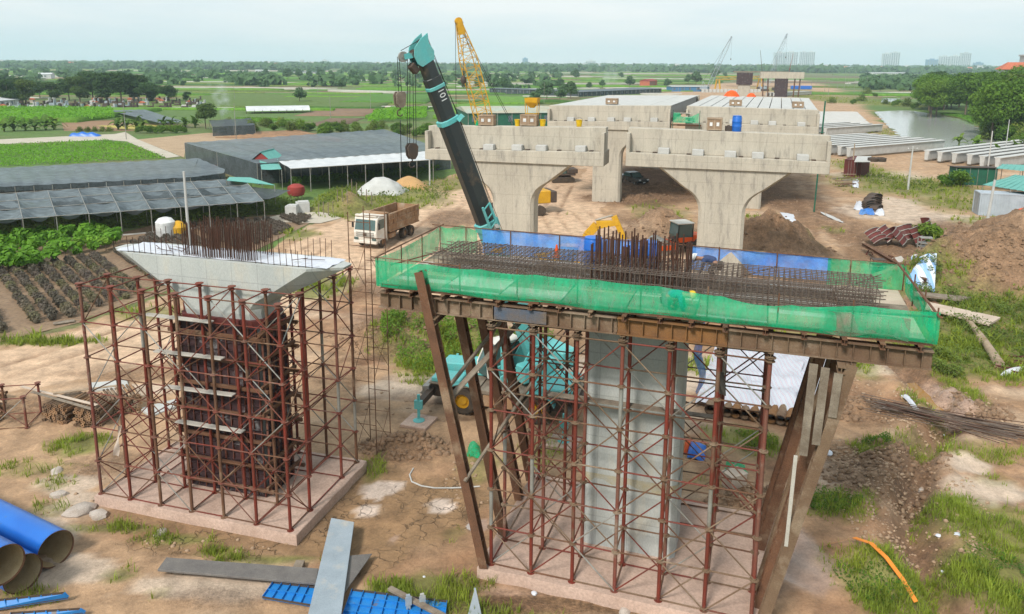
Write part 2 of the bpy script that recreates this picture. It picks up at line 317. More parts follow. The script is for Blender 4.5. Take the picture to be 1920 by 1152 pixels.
GRASS = [  # px, py, rx, ry, density
 (1660, 1095, 92, 70, .9), (1860, 1000, 110, 55, .9), (1900, 1095, 130, 75, 1), (1790, 955, 60, 30, .8), (1560, 945, 75, 28, .8), (1640, 845, 38, 16, .9), (1600, 975, 30, 15, .5), (1730, 830, 60, 18, .5),
 (1800, 650, 150, 62, 1), (1880, 590, 90, 32, 1), (1690, 545, 30, 14, .8), (1760, 545, 60, 22, .8), (1850, 850, 70, 18, .6), (1860, 900, 45, 14, .4), (1740, 770, 28, 40, .5), (1800, 730, 26, 34, .7),
 (1400, 828, 80, 26, .8), (1320, 690, 40, 20, .6), (1470, 440, 26, 36, 1), (1610, 690, 40, 25, .6), (1700, 350, 105, 22, .9), (1800, 385, 70, 18, .8), (1620, 318, 45, 18, .8), (1590, 350, 30, 20, .5),
 (1560, 430, 18, 8, .5), (1850, 415, 60, 10, .6), (1500, 620, 60, 25, .6),
 (800, 665, 62, 46, 1), (880, 645, 60, 45, 1), (730, 640, 34, 30, .6), (950, 660, 50, 40, .9), (640, 375, 48, 30, 1), (760, 372, 90, 22, .9), (850, 345, 60, 14, .7), (700, 400, 50, 16, .9), (1240, 400, 60, 18, .5), (600, 540, 60, 24, .9),
 (820, 1112, 95, 36, 1), (735, 1108, 55, 16, .7), (900, 1150, 60, 16, .8), (1000, 1160, 60, 14, .4), (850, 1000, 22, 14, .4), (330, 1010, 70, 9, .8), (200, 990, 90, 10, .7), (420, 1035, 60, 8, .7), (90, 955, 40, 14, .5), (500, 1048, 100, 9, .8),
 (225, 1080, 36, 14, .7), (300, 1110, 24, 14, .4), (150, 835, 52, 20, .9), (60, 880, 80, 16, .5), (100, 905, 40, 12, .5), (50, 1120, 60, 18, .5), (700, 880, 22, 20, .8), (900, 870, 40, 30, .6), (1010, 850, 50, 30, .5),
 (60, 640, 120, 9, .8), (280, 590, 70, 12, .7), (470, 520, 40, 12, .8), (560, 440, 40, 10, .8), (620, 400, 30, 12, .9), (1520, 175, 60, 12, .7), (1600, 190, 60, 12, 1), (1660, 250, 40, 20, .7), (1860, 285, 60, 12, 1),
 (1080, 400, 24, 4, .2), (1740, 215, 60, 8, .6), (1460, 850, 60, 12, .4), (1350, 910, 40, 14, .4)]
GRASS = [(*blob(a, b, c, d), e, i) for i, (a, b, c, d, e) in enumerate(GRASS)]
MUD = [(60, 770, 90, 24, .5), (200, 870, 70, 20, .5), (240, 700, 120, 14, .45), (640, 700, 60, 30, .45), (420, 1120, 140, 16, .4), (1560, 560, 80, 30, .5), (1640, 620, 70, 24, .5), (1700, 560, 60, 30, .4), (1250, 345, 120, 32, 1), (1180, 375, 90, 12, .8), (1440, 365, 70, 30, .8), (1380, 340, 120, 20, .7), (860, 415, 60, 20, .7), (700, 540, 50, 22, .7), (760, 620, 90, 50, .8), (1570, 420, 60, 40, .5), (1745, 500, 90, 60, .8), (1900, 470, 90, 60, .8), (1240, 430, 70, 30, .7), (1440, 450, 70, 40, .8), (1500, 480, 40, 40, .5),
       (1700, 910, 40, 60, .9), (1740, 1050, 60, 60, .7), (1620, 880, 90, 50, .6), (1800, 780, 90, 40, .55), (1420, 935, 60, 22, .7), (1600, 760, 60, 40, .4), (1060, 1130, 260, 30, .8), (760, 840, 80, 24, .6), (1150, 900, 60, 40, .5), (1730, 700, 40, 40, .5)]
MUD = [(*blob(a, b, c, d), e, i) for i, (a, b, c, d, e) in enumerate(MUD)]
PIT = [(760, 960, 130, 70), (690, 900, 60, 40), (450, 1020, 200, 26), (300, 975, 120, 14), (700, 1040, 70, 40), (620, 1000, 60, 50), (860, 930, 60, 40)]
PIT = [(*blob(*b), i) for i, b in enumerate(PIT)]
ROUGH = gp((1550, 640), (1700, 600), (2000, 700), (2300, 1300), (1560, 1200), (1540, 1000), (1530, 800))
TRACKS = [gp((1520, 560), (1500, 480), (1520, 400), (1490, 330), (1440, 280)), gp((1680, 540), (1600, 450), (1560, 390), (1530, 330)), gp((1560, 520), (1580, 430), (1620, 380)), gp((1640, 560), (1570, 470), (1530, 410), (1500, 340), (1480, 300)), gp((1600, 540), (1545, 440), (1500, 370)), gp((1690, 420), (1600, 440), (1540, 430), (1470, 380)), gp((1120, 520), (1060, 450), (1030, 400), (1060, 350)), gp((1250, 520), (1160, 460), (1090, 400)), gp((640, 545), (700, 500), (780, 440), (860, 380)), gp((0, 700), (250, 620), (430, 560), (600, 460)), gp((690, 720), (850, 740), (1000, 720)), gp((700, 760), (860, 770)), gp((1690, 960), (1720, 1040), (1790, 1140))]
PALE = [(710, 915, 34, 16), (690, 955, 26, 12), (825, 943, 26, 14), (130, 905, 60, 18), (150, 945, 60, 20), (60, 1000, 80, 40), (1560, 890, 60, 24), (1650, 690, 60, 20), (1850, 920, 90, 24), (1800, 870, 50, 20), (1670, 400, 90, 18), (1640, 330, 80, 10), (1400, 700, 120, 40), (1200, 700, 200, 40), (800, 730, 160, 24), (260, 730, 70, 12), (320, 760, 40, 10), (1680, 380, 40, 10), (100, 1070, 120, 30), (400, 1100, 160, 30), (1800, 410, 50, 8), (1240, 320, 60, 8), (740, 905, 16, 8)]
PALE = [(*blob(*b), i) for i, b in enumerate(PALE)]
WET = [(1492, 1045, 66, 66), (900, 985, 24, 12), (1770, 755, 36, 40), (740, 648+360, 10, 6), (1200, 1105, 300, 20)]
WET = [(*blob(*b), i) for i, b in enumerate(WET)]
SLABS = [(-11.15, 28.6, -16.3, 8.9, 5.5), (4.25, 24.6, -18.2, 9.15, 6.3)]      # centre x, y, turn, length, depth

def heights(X, Y):
    X = np.asarray(X, float); Y = np.asarray(Y, float)
    near = np.clip((160-Y)/60, 0, 1)
    Z = (.05*fbm(X*.25, Y*.25, 1, 3)+.045*fbm(X*1.1, Y*1.1, 4, 3))*near
    for (x, y, rx, ry, h, s, l) in MOUNDS:
        r = np.hypot((X-x)/rx, (Y-y)/ry); q = r < 1.3
        if not q.any(): continue
        x_, y_ = X[q], Y[q]; k = np.clip(1-r[q]-.28*fbm(x_/rx*1.6+s, y_/ry*1.6, s, 3), 0, 1); k = k*k*(3-2*k)*.55+k*.45
        Z[q] += h*k*(1+.35*fbm(x_*.9, y_*.9, s+2, 4))+l*.30*np.clip(k*4, 0, 1)*fbm(x_*1.7, y_*1.7, s+5, 4)
    for (x, y, rx, ry, e, i) in MUD:
        k = ell(X, Y, (x, y, rx, ry), .3, i); q = k > 0
        if q.any(): Z[q] += .16*e*k[q]*fbm(X[q]*1.9, Y[q]*1.9, 60+i, 3)*near[q]
    d = dline(X, Y, DITCH); Z = Z-.72*np.clip(1.25-d/.62, 0, 1); q = d < 2.4
    if q.any(): Z[q] += .22*np.clip(1-abs(d[q]-1.3)/.8, 0, 1)*(1+1.2*fbm(X[q]*1.5, Y[q]*1.5, 77, 3))
    for (x, y, rx, ry, i) in PIT: Z = Z-.05*ell(X, Y, (x, y, rx, ry), .3, i+40)
    for (x, y, t, L, D) in SLABS:
        u, v = dirv(t); a = abs((X-x)*u.x+(Y-y)*u.y)-L/2; b = abs((X-x)*v.x+(Y-y)*v.y)-D/2
        k = np.clip(1-np.maximum(a, b)/1.0, 0, 1); Z = Z*(1-k)-.04*k
    ruts = .05*np.sin((X*.86+Y*.5)*5.0+2*fbm(X*.3, Y*.3, 8, 2))*np.clip(fbm(X*.12, Y*.12, 31, 2)*3, 0, 1)*near
    Z = Z+ruts*inpoly(X, Y, SITE)
    q = inpoly(X, Y, ROUGH) & (Y < 60)
    if q.any(): x_, y_ = X[q], Y[q]; Z[q] += .17*fbm(x_*.9, y_*.9, 81, 4)+.10*np.abs(fbm(x_*2.2, y_*2.2, 83, 3))*np.clip(.5+fbm(x_*.5, y_*.5, 84, 2), 0, 1)
    for i, tk in enumerate(TRACKS):
        d = dline(X, Y, tk); q = d < 1.6
        if q.any(): Z[q] -= (.17*np.clip(1-abs(d[q]-.95)/.3, 0, 1)-.05*np.clip(1-abs(d[q]-.5)/.25, 0, 1))*(.7+.6*fbm(X[q]*.8, Y[q]*.8, 55+i, 2))
    b = blob(1492, 1045, 60, 62); Z = Z-.07*ell(X, Y, b, .3, 12, .5)
    for P in (POND, POND2, PUDDLE_L):
        if X.size > 1 or True: Z = Z-np.where(inpoly(X, Y, P), .9, 0.)
    return Z
def hz(x, y): return float(heights(np.array([x]), np.array([y]))[0])
def on(px, py, dz=0.0):                 # a spot of the terrain itself
    p = G(px, py)
    for k in range(4): p = G(px, py, hz(p.x, p.y))
    p.z = hz(p.x, p.y)+dz; return p

def axis_steps():
    xs = [0.0]; st = .25
    while xs[-1] < 5000: xs.append(xs[-1]+max(st, (xs[-1]-24)*.045+st))
    xs = [-x for x in xs[:0:-1]]+xs
    ys = [14.0]
    while ys[-1] < 5200: ys.append(ys[-1]+max(.25, (ys[-1]-50)*.0125+.25))
    ys = [-60, -30, -10, 0, 5, 9, 11.5, 13]+ys
    return np.array(xs), np.array(ys)
def build_ground():
    xs, ys = axis_steps(); X, Y = np.meshgrid(xs, ys); nx, ny = len(xs), len(ys)
    Z = heights(X, Y)
    site = inpoly(X+.8*fbm(X*.3, Y*.3, 5), Y+.8*fbm(X*.3, Y*.3, 6), SITE)
    road = inpoly(X+.7*fbm(X*.4, Y*.4, 15), Y+.7*fbm(X*.4, Y*.4, 16), ROAD)
    col = np.zeros(X.shape+(3,)); msk = np.zeros(X.shape+(3,))
    def lay(k, c, var=.12, s=0):
        q = k > 0
        if not q.any(): return
        k = np.clip(k[q], 0, 1)[:, None]; v = (1+var*fbm(X[q]*.8, Y[q]*.8, 90+s, 3))[:, None]
        col[q] = col[q]*(1-k)+np.array(c)*v*k
    lay(np.ones(X.shape), (.095, .16, .035), .3)
    lay(np.clip(fbm(X*.02, Y*.05, 51, 3)*3, 0, 1)*.7, (.19, .13, .075))
    lay(site*1., (.41, .262, .155))
    EARTH = [((1290, 500), (1480, 470), (1560, 560), (1720, 560), (2000, 520), (2400, 800), (2400, 1300), (1450, 1200), (1380, 1000), (1290, 800)), ((560, 500), (700, 520), (1000, 570), (1290, 600), (1280, 690), (700, 690), (560, 640)), ((560, 880), (900, 830), (1000, 1200), (560, 1060), (180, 990), (180, 940))]
    for i, e in enumerate(EARTH): lay(inpoly(X+1.2*fbm(X*.4, Y*.4, 25+i), Y+1.2*fbm(X*.4, Y*.4, 26+i), gp(*e))*np.clip(.62+.9*fbm(X*.6, Y*.6, 27, 4), 0, 1), (.275, .145, .078), .3, i)
    lay(site*np.clip(fbm(X*.35, Y*.35, 52, 4)*2.2, 0, 1)*.7, (.33, .205, .115))
    lay(site*np.clip(fbm(X*.22, Y*.5, 53, 4)*2.4-.2, 0, 1)*.6, (.52, .39, .28))
    lay(road*.95, (.56, .385, .255), .06)
    lay(road*np.clip(fbm(X*.5, Y*.2, 54, 4)*2-.1, 0, 1)*.5, (.57, .41, .275))
    for (x, y, rx, ry, i) in PALE: lay(ell(X, Y, (x, y, rx, ry), .45, i+70, .25)*.8, (.54, .43, .335), .1, i)
    for (x, y, rx, ry, e, i) in MUD:
        k = ell(X, Y, (x, y, rx, ry), .45, i, .6)*e; lay(k, (.175, .095, .05), .45, i); msk[..., 2] = np.maximum(msk[..., 2], k)
    for (x, y, rx, ry, h, s, l) in MOUNDS:
        k = ell(X, Y, (x, y, rx*.9, ry*.9), .3, s, .5)*.55; lay(k*1.25, (.255, .155, .09), .35, s); msk[..., 2] = np.maximum(msk[..., 2], k*.8)
    for (x, y, rx, ry, i) in PIT:
        k = ell(X, Y, (x, y, rx, ry), .3, i+40, .3); lay(k*.85, (.27, .165, .085), .15, i); msk[..., 1] = np.maximum(msk[..., 1], k)
    for q in (0, 1, 2, 22): lay(ell(X, Y, PALE[q][:4], .5, q+71, .12), (.60, .48, .40), .05)
    d = dline(X, Y, DITCH); k = np.clip(1.6-d/.9+.5*fbm(X, Y, 33, 3), 0, 1); lay(k*.85, (.22, .125, .07), .2); msk[..., 0] = np.maximum(msk[..., 0], k*.4*(d < .8))
    for (x, y, rx, ry, i) in WET:
        k = ell(X, Y, (x, y, rx, ry), .3, i+10, .3); lay(k*.9, (.38, .255, .19), .06, i); msk[..., 0] = np.maximum(msk[..., 0], k)
    for i, tk in enumerate(TRACKS):
        d = dline(X, Y, tk); q = d < 1.6; k = np.zeros(X.shape); k[q] = np.clip(1-abs(d[q]-.95)/.38, 0, 1)*np.clip(.6+fbm(X[q]*.5, Y[q]*.5, 58+i, 3), 0, 1); lay(k*.9, (.20, .112, .06), .25, i)
    gr = np.zeros(X.shape)
    for (x, y, rx, ry, e, i) in GRASS:
        gr = np.maximum(gr, ell(X, Y, (x, y, rx, ry), .5, i+100, .7)*e)
    lay(np.clip(gr*1.5-.25, 0, 1)*.85, (.16, .17, .04), .4)
    for (x, y, t, L, D) in SLABS:        # dust spilt round the footings
        u, v = dirv(t); a = abs((X-x)*u.x+(Y-y)*u.y)-L/2; b = abs((X-x)*v.x+(Y-y)*v.y)-D/2
        m_ = np.maximum(a, b); q = (m_ > -.3) & (m_ < 1.3); k = np.zeros(X.shape); k[q] = np.clip(1-m_[q]/.7+.6*fbm(X[q]*1.5, Y[q]*1.5, 66, 3), 0, 1)*.7; lay(k, (.25, .155, .085), .1)
    me = bpy.data.meshes.new('ground')
    idx = np.arange(nx*ny).reshape(ny, nx); F = np.stack([idx[:-1, :-1], idx[:-1, 1:], idx[1:, 1:], idx[1:, :-1]], -1).reshape(-1, 4)
    me.vertices.add(nx*ny); me.vertices.foreach_set('co', np.stack([X, Y, Z], -1).reshape(-1).astype(np.float32))
    me.loops.add(F.size); me.loops.foreach_set('vertex_index', F.reshape(-1).astype(np.int32))
    me.polygons.add(len(F)); me.polygons.foreach_set('loop_start', np.arange(0, F.size, 4).astype(np.int32))
    me.polygons.foreach_set('use_smooth', np.ones(len(F), bool)); me.update(calc_edges=True)
    for nm, arr in (('soil', np.clip(col, 0, 1)), ('state', msk)):
        a = me.color_attributes.new(nm, 'FLOAT_COLOR', 'POINT'); a.data.foreach_set('color', np.concatenate([arr, np.ones(X.shape+(1,))], -1).reshape(-1).astype(np.float32))
    m = bpy.data.materials.new('soil'); m.use_nodes = True; n = m.node_tree; n.nodes.clear(); L = n.links.new
    N = lambda t: n.nodes.new('ShaderNode'+t)
    out, b, g = N('OutputMaterial'), N('BsdfPrincipled'), N('NewGeometry')
    ac, am = N('Attribute'), N('Attribute'); ac.attribute_name = 'soil'; am.attribute_name = 'state'
    sep = N('SeparateColor'); L(am.outputs['Color'], sep.inputs[0])
    def noise(sc, det=5, ro=.65):
        t = N('TexNoise'); t.inputs['Scale'].default_value = sc; t.inputs['Detail'].default_value = det; t.inputs['Roughness'].default_value = ro; L(g.outputs['Position'], t.inputs['Vector']); return t.outputs['Fac']
    def rg(src, a, b_, c, d):
        r = N('MapRange'); [setattr(r.inputs[i+1], 'default_value', q) for i, q in enumerate((a, b_, c, d))]; L(src, r.inputs[0]); return r.outputs[0]
    def mul(a, b_, op='MULTIPLY'):
        x = N('Math'); x.operation = op
        for i, q in enumerate((a, b_)):
            if hasattr(q, 'links'): L(q, x.inputs[i])
            else: x.inputs[i].default_value = q
        return x.outputs[0]
    k = mul(rg(noise(1.1, 9), .3, .7, .62, 1.30), rg(noise(9, 5), .3, .7, .84, 1.16))
    k = mul(k, rg(noise(34, 3), .32, .42, .72, 1.0))
    vo = N('TexVoronoi'); vo.feature = 'DISTANCE_TO_EDGE'; vo.inputs['Scale'].default_value = 1.55
    vp = N('VectorMath'); vp.operation = 'ADD'; tn = N('TexNoise'); tn.inputs['Scale'].default_value = 1.8; tn.inputs['Detail'].default_value = 3; L(g.outputs['Position'], tn.inputs['Vector'])
    vs_ = N('VectorMath'); vs_.operation = 'SCALE'; vs_.inputs['Scale'].default_value = .9; L(tn.outputs['Color'], vs_.inputs[0]); L(g.outputs['Position'], vp.inputs[0]); L(vs_.outputs[0], vp.inputs[1]); L(vp.outputs[0], vo.inputs['Vector'])
    crack = mul(mul(rg(vo.outputs['Distance'], .006, .032, 1, 0), sep.outputs[1]), rg(noise(.5, 3), .42, .56, 0, 1))
    k = mul(k, rg(crack, 0, 1, 1, .5)); 
    clod = mul(rg(noise(4.5, 6, .7), .38, .62, .55, 1.25), sep.outputs[2]); clod = mul(clod, rg(sep.outputs[2], 0, 1, 1, 0), 'ADD'); k = mul(k, clod)
    x = N('VectorMath'); x.operation = 'SCALE'; L(ac.outputs['Color'], x.inputs[0]); L(k, x.inputs['Scale']); L(x.outputs[0], b.inputs['Base Color'])
    L(rg(sep.outputs[0], .2, .9, .92, .18), b.inputs['Roughness']); b.inputs['Specular IOR Level'].default_value = .35
    hgt = mul(mul(noise(2.2, 8, .7), 1.0), mul(noise(14, 5, .7), .35), 'ADD'); hgt = mul(hgt, rg(sep.outputs[2], 0, 1, .55, 1.8)); hgt = mul(hgt, mul(crack, -.5), 'ADD')
    bp = N('Bump'); bp.inputs['Distance'].default_value = .14; L(rg(sep.outputs[0], .1, .8, .75, .02), bp.inputs['Strength']); L(hgt, bp.inputs['Height']); L(bp.outputs[0], b.inputs['Normal'])
    L(b.outputs[0], out.inputs[0]); me.materials.append(m)
    return struct(put('ground', me))
build_ground()

def water(name, poly, z, col, rough=.06, spec=.9):
    m = mat(name+'_mat', col, rough=rough, col2=tuple(c*.8 for c in col), scale=.3, fine=0, bump=.03, bscale=1.5, spec=spec)
    mb = MB(); mb.add([(x, y, z) for x, y in poly], [tuple(range(len(poly)))])
    return struct(mb.build(name, m))
def swell(poly, k):
    cx = sum(p[0] for p in poly)/len(poly); cy_ = sum(p[1] for p in poly)/len(poly)
    return [(cx+(x-cx)*k, cy_+(y-cy_)*k) for x, y in poly]
water('pond', swell(POND, 1.03), -.28, (.36, .37, .34), .16)
water('far_pond', swell(POND2, 1.05), -.28, (.12, .13, .10))
water('yard_pool', swell(PUDDLE_L, 1.03), -.22, (.55, .48, .40), .25)
def oval(b, n=26, w=.2, s=0): return [(b[0]+b[2]*math.cos(2*PI*i/n)*(1+w*math.sin(3*i+s)*.5+w*random.uniform(-.4, .4)), b[1]+b[3]*math.sin(2*PI*i/n)*(1+w*math.cos(2*i+s)*.5)) for i in range(n)]
_a, _b, _c = [Vector((*q, 0)) for q in gp((1708, 706), (1742, 742), (1774, 776))]; _n = Vector((1.0, .25, 0))*.5
water('ditch_water', [tuple(q[:2]) for q in (_a-_n*.6, _b-_n, _c-_n, _c+_n, _b+_n, _a+_n*.6)], -.40, (.36, .19, .06), .12)
water('mud_puddle', oval(blob(884, 988, 10, 7)), .01, (.42, .36, .32), .1)
water('mud_puddle', oval(blob(1560, 408, 6, 10)), .02, (.5, .45, .40), .1)
# ================================================================ the two piers under construction in front
def stick(r, n=6, name='bar'):          # a unit-length round bar along +X, shared by all alike bars
    return lambda m, nm=name: MB().tube((0, 0, 0), (1, 0, 0), r, n).mesh(nm, m, True)
def octo(w, d, cu, cd, z): return [(-w, -d+cd, z), (-w+cu, -d, z), (w-cu, -d, z), (w, -d+cd, z), (w, d-cd, z), (w-cu, d, z), (-w+cu, d, z), (-w, d-cd, z)]
def sh(ring, du, dv=0): return [(x+du, y+dv, z) for x, y, z in ring]

def footing(k, label):
    x, y, t, L, D = SLABS[k]
    mb = MB(); n = 26
    top = [(-L/2, -D/2), (L/2, -D/2), (L/2, D/2), (-L/2, D/2)]
    ring = []
    for i in range(4):
        a, b = top[i], top[(i+1) % 4]
        for j in range(12):
            q = j/12; ring.append((a[0]+(b[0]-a[0])*q+random.uniform(-.025, .025), a[1]+(b[1]-a[1])*q+random.uniform(-.025, .025)))
    mb.loft([[(p[0]*1.004, p[1]*1.004, -.3) for p in ring], [(p[0]*1.003, p[1]*1.003, .355) for p in ring], [(p[0]*.998, p[1]*.998, .38) for p in ring]])
    return tag(mb.build('footing', MT['slab'], loc=(x, y, 0), rz=R(t), smooth=True), label, 'footing')
footing(0, 'dusty pink concrete footing slab under the left scaffold')
footing(1, 'dusty concrete footing slab under the right scaffold at the bottom edge')

def scaffold(x, y, t, us, vs, zs, rad, label, col_gap, mats, brace_p=.8):
    T = thing('scaffold', label, 'scaffold', (x, y, 0), R(t))
    h = zs[-1]-zs[0]; L = us[1]-us[0]; dz = zs[1]-zs[0]
    def post_mesh(m):
        mb = MB().tube((0, 0, 0), (0, 0, h), rad, 10); mb.lathe([(rad*2.2, 0), (rad*2.2, .015)], n=10); return mb.mesh('post', m, True)
    pm = [post_mesh(m) for m in mats[:4]]
    ring = MB().lathe([(rad*1.15, -.06), (rad*1.25, -.055), (rad*1.25, -.02), (rad*2.3, -.018), (rad*2.3, .0), (rad*1.25, .004), (rad*1.25, .055), (rad*1.15, .06)], n=10).mesh('coupler', mats[4], True)
    head = MB().lathe([(rad*1.2, 0), (rad*1.2, .05), (rad*2.6, .06), (rad*2.6, .085)], n=10).mesh('post_head', mats[4], True)
    sleeve = MB().tube((0, 0, 0), (0, 0, dz-.14), rad*1.05, 10).mesh('sleeve', MT['galv'], True)
    led = [stick(rad*.42)(m, 'ledger') for m in (mats[4], mats[5], mats[0])]
    trn = [stick(rad*.42)(m, 'transom') for m in (mats[4], mats[5], mats[0])]
    bra = [stick(rad*.36)(m, 'brace') for m in (mats[4], mats[5], MT['galv'], mats[0])]
    pick = lambda l: random.choice(l)
    for i, u in enumerate(us):
        for j, v in enumerate(vs):
            if col_gap(u, v): continue
            p = put('post', pick(pm), T, (u, v, zs[0]))
            for k, z in enumerate(zs):
                if k: put('coupler', ring, p, (0, 0, z-zs[0] - (.03 if k == len(zs)-1 else 0)))
            put('post_head', head, p, (0, 0, h))
            if len(zs) > 3 and random.random() < .22: put('sleeve', sleeve, p, (0, 0, random.choice(range(1, len(zs)-1))*dz+.07))
    def bar(nm, ms, p, q): put(nm, pick(ms), T, M=between(p, q))
    for k, z in enumerate(zs):
        zz = z+.03 if k == 0 else z-.01
        for j, v in enumerate(vs):
            for i in range(len(us)-1):
                if col_gap(us[i], v) or col_gap(us[i+1], v): continue
                bar('ledger', led, (us[i], v, zz), (us[i+1], v, zz+random.uniform(-.02, .02)))
        for i, u in enumerate(us):
            for j in range(len(vs)-1):
                if col_gap(u, (vs[j]+vs[j+1])/2) or col_gap(u, vs[j]) or col_gap(u, vs[j+1]): continue
                bar('transom', trn, (u, vs[j], zz+.02), (u, vs[j+1], zz+.02))
    for j, v in enumerate(vs):
        for i in range(len(us)-1):
            for k in range(len(zs)-1):
                if random.random() > brace_p or col_gap(us[i], v) or col_gap(us[i+1], v): continue
                s = 1 if (i+k+j) % 2 else 0; o = .05 if j < 2 else -.05
                a, b = (us[i], us[i+1]) if s else (us[i+1], us[i])
                bar('brace', bra, (a, v-o, zs[k]+.03), (b, v-o, zs[k+1]-.02))
                if random.random() < .35 and j in (0, 3): bar('brace', bra, (b, v+o, zs[k]+.03), (a, v+o, zs[k+1]-.02))
    for i in (0, len(us)-1):
        for j in (0, 2)[:len(vs)//2]:
            for k in range(len(zs)-1):
                if random.random() > brace_p: continue
                a, b = (vs[j], vs[j+1]) if (k+j) % 2 else (vs[j+1], vs[j])
                bar('brace', bra, (us[i]+.05, a, zs[k]+.03), (us[i]+.05, b, zs[k+1]-.02))
    return T
LX, LY, LT = SLABS[0][:3]; RX, RY, RT = SLABS[1][:3]
LU = [-4.3+1.4*i for i in range(7)]; LV = [-2.55, -1.22, 1.22, 2.5]; LZ = [.38+1.41*i for i in range(7)]
LPC = .35                                # the left pier's centre on its footing
gapL = lambda u, v: abs(u-LPC) < 2.05 and abs(v) < 1.15
scL = scaffold(LX, LY, LT, LU, LV, LZ, .058, 'red and rusty tube scaffold round the left pier', gapL, [MT['red'], MT['red'], MT['red_dusty'], MT['rust'], MT['red_dusty'], MT['rust']])
RU = [-4.2+1.4*i for i in range(7)]; RV = [-2.87, -1.47, 1.55, 2.85]; RZ = [.38+1.4*i for i in range(7)]
gapR = lambda u, v: abs(u) < 1.8 and -.9 < v < 1.4
scR = scaffold(RX, RY, RT, RU, RV, RZ, .062, 'dark red ring-lock scaffold under the right netted deck', gapR, [MT['red'], MT['red'], MT['red'], MT['red_dusty'], MT['rust_brown'], MT['rust']])
# grey walkway planks laid through the scaffolds
plankm = MB().box((0, 0, 0), (3.0, .28, .05)).mesh('walkway_plank', MT['pale_plank'], bevel=.008)
for z in LZ[2:6]: put('walkway_plank', plankm, scL, (-.2-.25*(z-4), -1.36, z+.07), R(random.uniform(-2, 2)))
plankg = MB().box((0, 0, 0), (4.6, .30, .05)).mesh('walkway_plank', MT['wood_grey'], bevel=.008)
put('walkway_plank', plankg, scR, (-.6, -1.25, RZ[4]+.07)); put('walkway_plank', plankg, scR, (.4, 1.75, RZ[3]+.07))

# ---- left pier: formwork-clad column, flared head, starter bars
T = thing('bridge_pier', 'grey flared concrete pier head bristling with rusty starter bars', 'bridge pier', (LX, LY, 0), R(LT))
W0, D0 = 1.7, .86
MB().loft([sh(octo(W0, D0, .3, .3, .375), LPC), sh(octo(W0, D0, .3, .3, 7.5), LPC)]).build('column', MT['concrete_new'], T)
prof = [(7.5, 1.70, .30, .30), (7.75, 1.70, .3, .3), (7.95, 1.75, .32, .3), (8.12, 1.88, .35, .3), (8.28, 2.10, .4, .3), (8.42, 2.42, .5, .32), (8.55, 2.78, .6, .34), (9.62, 5.0, 1.15, .62), (9.72, 5.05, 1.15, .62)]
MB().loft([sh(octo(w, D0 if z < 7.6 else .92, cu, cd, z), LPC) for z, w, cu, cd in prof]).build('head', MT['concrete_new'], T)
mb = MB(); mb.grid(40, 8, lambda a, b: (LPC-4.6+9.2*a, -.72+1.44*b, 9.735+.035*math.sin(a*37+b*5)*math.sin(b*9)+random.uniform(0, .03)))
mb.build('top_sheet', MT['tarp_white'], T, smooth=True)
barm = MB().tube((0, 0, 0), (0, 0, 1), .017, 6).mesh('starter_bar', MT['rebar'], True)
thin = MB().tube((0, 0, 0), (0, 0, 1), .012, 5).mesh('starter_bar', MT['rebar'], True)
def rod(me, par, x, y, z, L, lean=.02, nm='starter_bar'):
    a, b = random.gauss(0, lean), random.gauss(0, lean)
    put(nm, me, par, M=Matrix(((1, 0, a*L, x), (0, 1, b*L, y), (0, 0, L, z), (0, 0, 0, 1))))
for row, (v, n) in enumerate(((-.62, 34), (-.45, 26), (.45, 26), (.62, 34))):
    for i in range(n): rod(barm, T, LPC-1.55+3.1*i/(n-1)+random.uniform(-.02, .02), v, 9.7, random.uniform(1.15, 1.4))
for v in (-.74, .74):
    for i in range(32):
        u = LPC-4.0+8.0*i/31
        if abs(u-LPC) > 1.6: rod(thin, T, u+random.uniform(-.03, .03), v, 9.7, random.uniform(.6, .78), .03)
for i in range(9):                        # loose bars on the pale top
    u = LPC+random.choice((-3.2, -2.4, 2.6, 3.4, 4.2))+random.uniform(-.3, .3)
    put('loose_bar', stick(.012)(MT['rebar'], 'loose_bar'), T, M=between((u, random.uniform(-.3, .6), 9.82), (u+random.uniform(.3, 1.0), random.uniform(-.6, .3), 9.84)))
# steel formwork panels clamped round the column
F = thing('column_formwork', 'dark rust-red steel formwork clamped round the left column', 'formwork', (LX, LY, 0), R(LT))
def ribbed(w, h):
    mb = MB().box((0, 0, h/2), (w, .03, h)); n = max(2, int(w/.28))
    mb.mat(1)
    for i in range(n+1): mb.box((-w/2+w*i/n, -.055, h/2), (.022, .08, h))
    mb.mat(0)
    for z in np.linspace(.02, h-.02, 5): mb.box((0, -.05, z), (w, .07, .02))
    return mb.mesh('panel', [MT['formwork'], MT['red_dusty']])
pw, ps = ribbed(1.66, 1.32), ribbed(1.6, 1.32)
for k in range(5):
    z = .42+1.38*k
    for s in (-1, 1):
        for c in (-.85, .85): put('panel', pw, F, (LPC+c, s*(D0+.05), z), 0 if s < 0 else PI)
        put('panel', ps, F, (LPC+s*(W0+.05), 0, z), R(90) if s > 0 else R(-90))
wal = MB().box((0, 0, 0), (4.3, .10, .14)).mesh('waler', MT['rust'], bevel=.01); wals = MB().box((0, 0, 0), (.10, 2.35, .14)).mesh('waler', MT['rust'], bevel=.01)
for z in (.75, 1.7, 2.75, 3.8, 4.85, 5.9, 6.9):
    for s in (-1, 1):
        put('waler', wal, F, (LPC, s*(D0+.21), z)); put('waler', wals, F, (LPC+s*(W0+.21), 0, z+.15))
col_m = MB().loft([sh(octo(W0+.12, D0+.12, .3, .3, 0), 0), sh(octo(W0+.12, D0+.12, .3, .3, .2), 0)]).mesh('collar', MT['container_red'])
put('collar', col_m, F, (LPC, 0, 7.33))

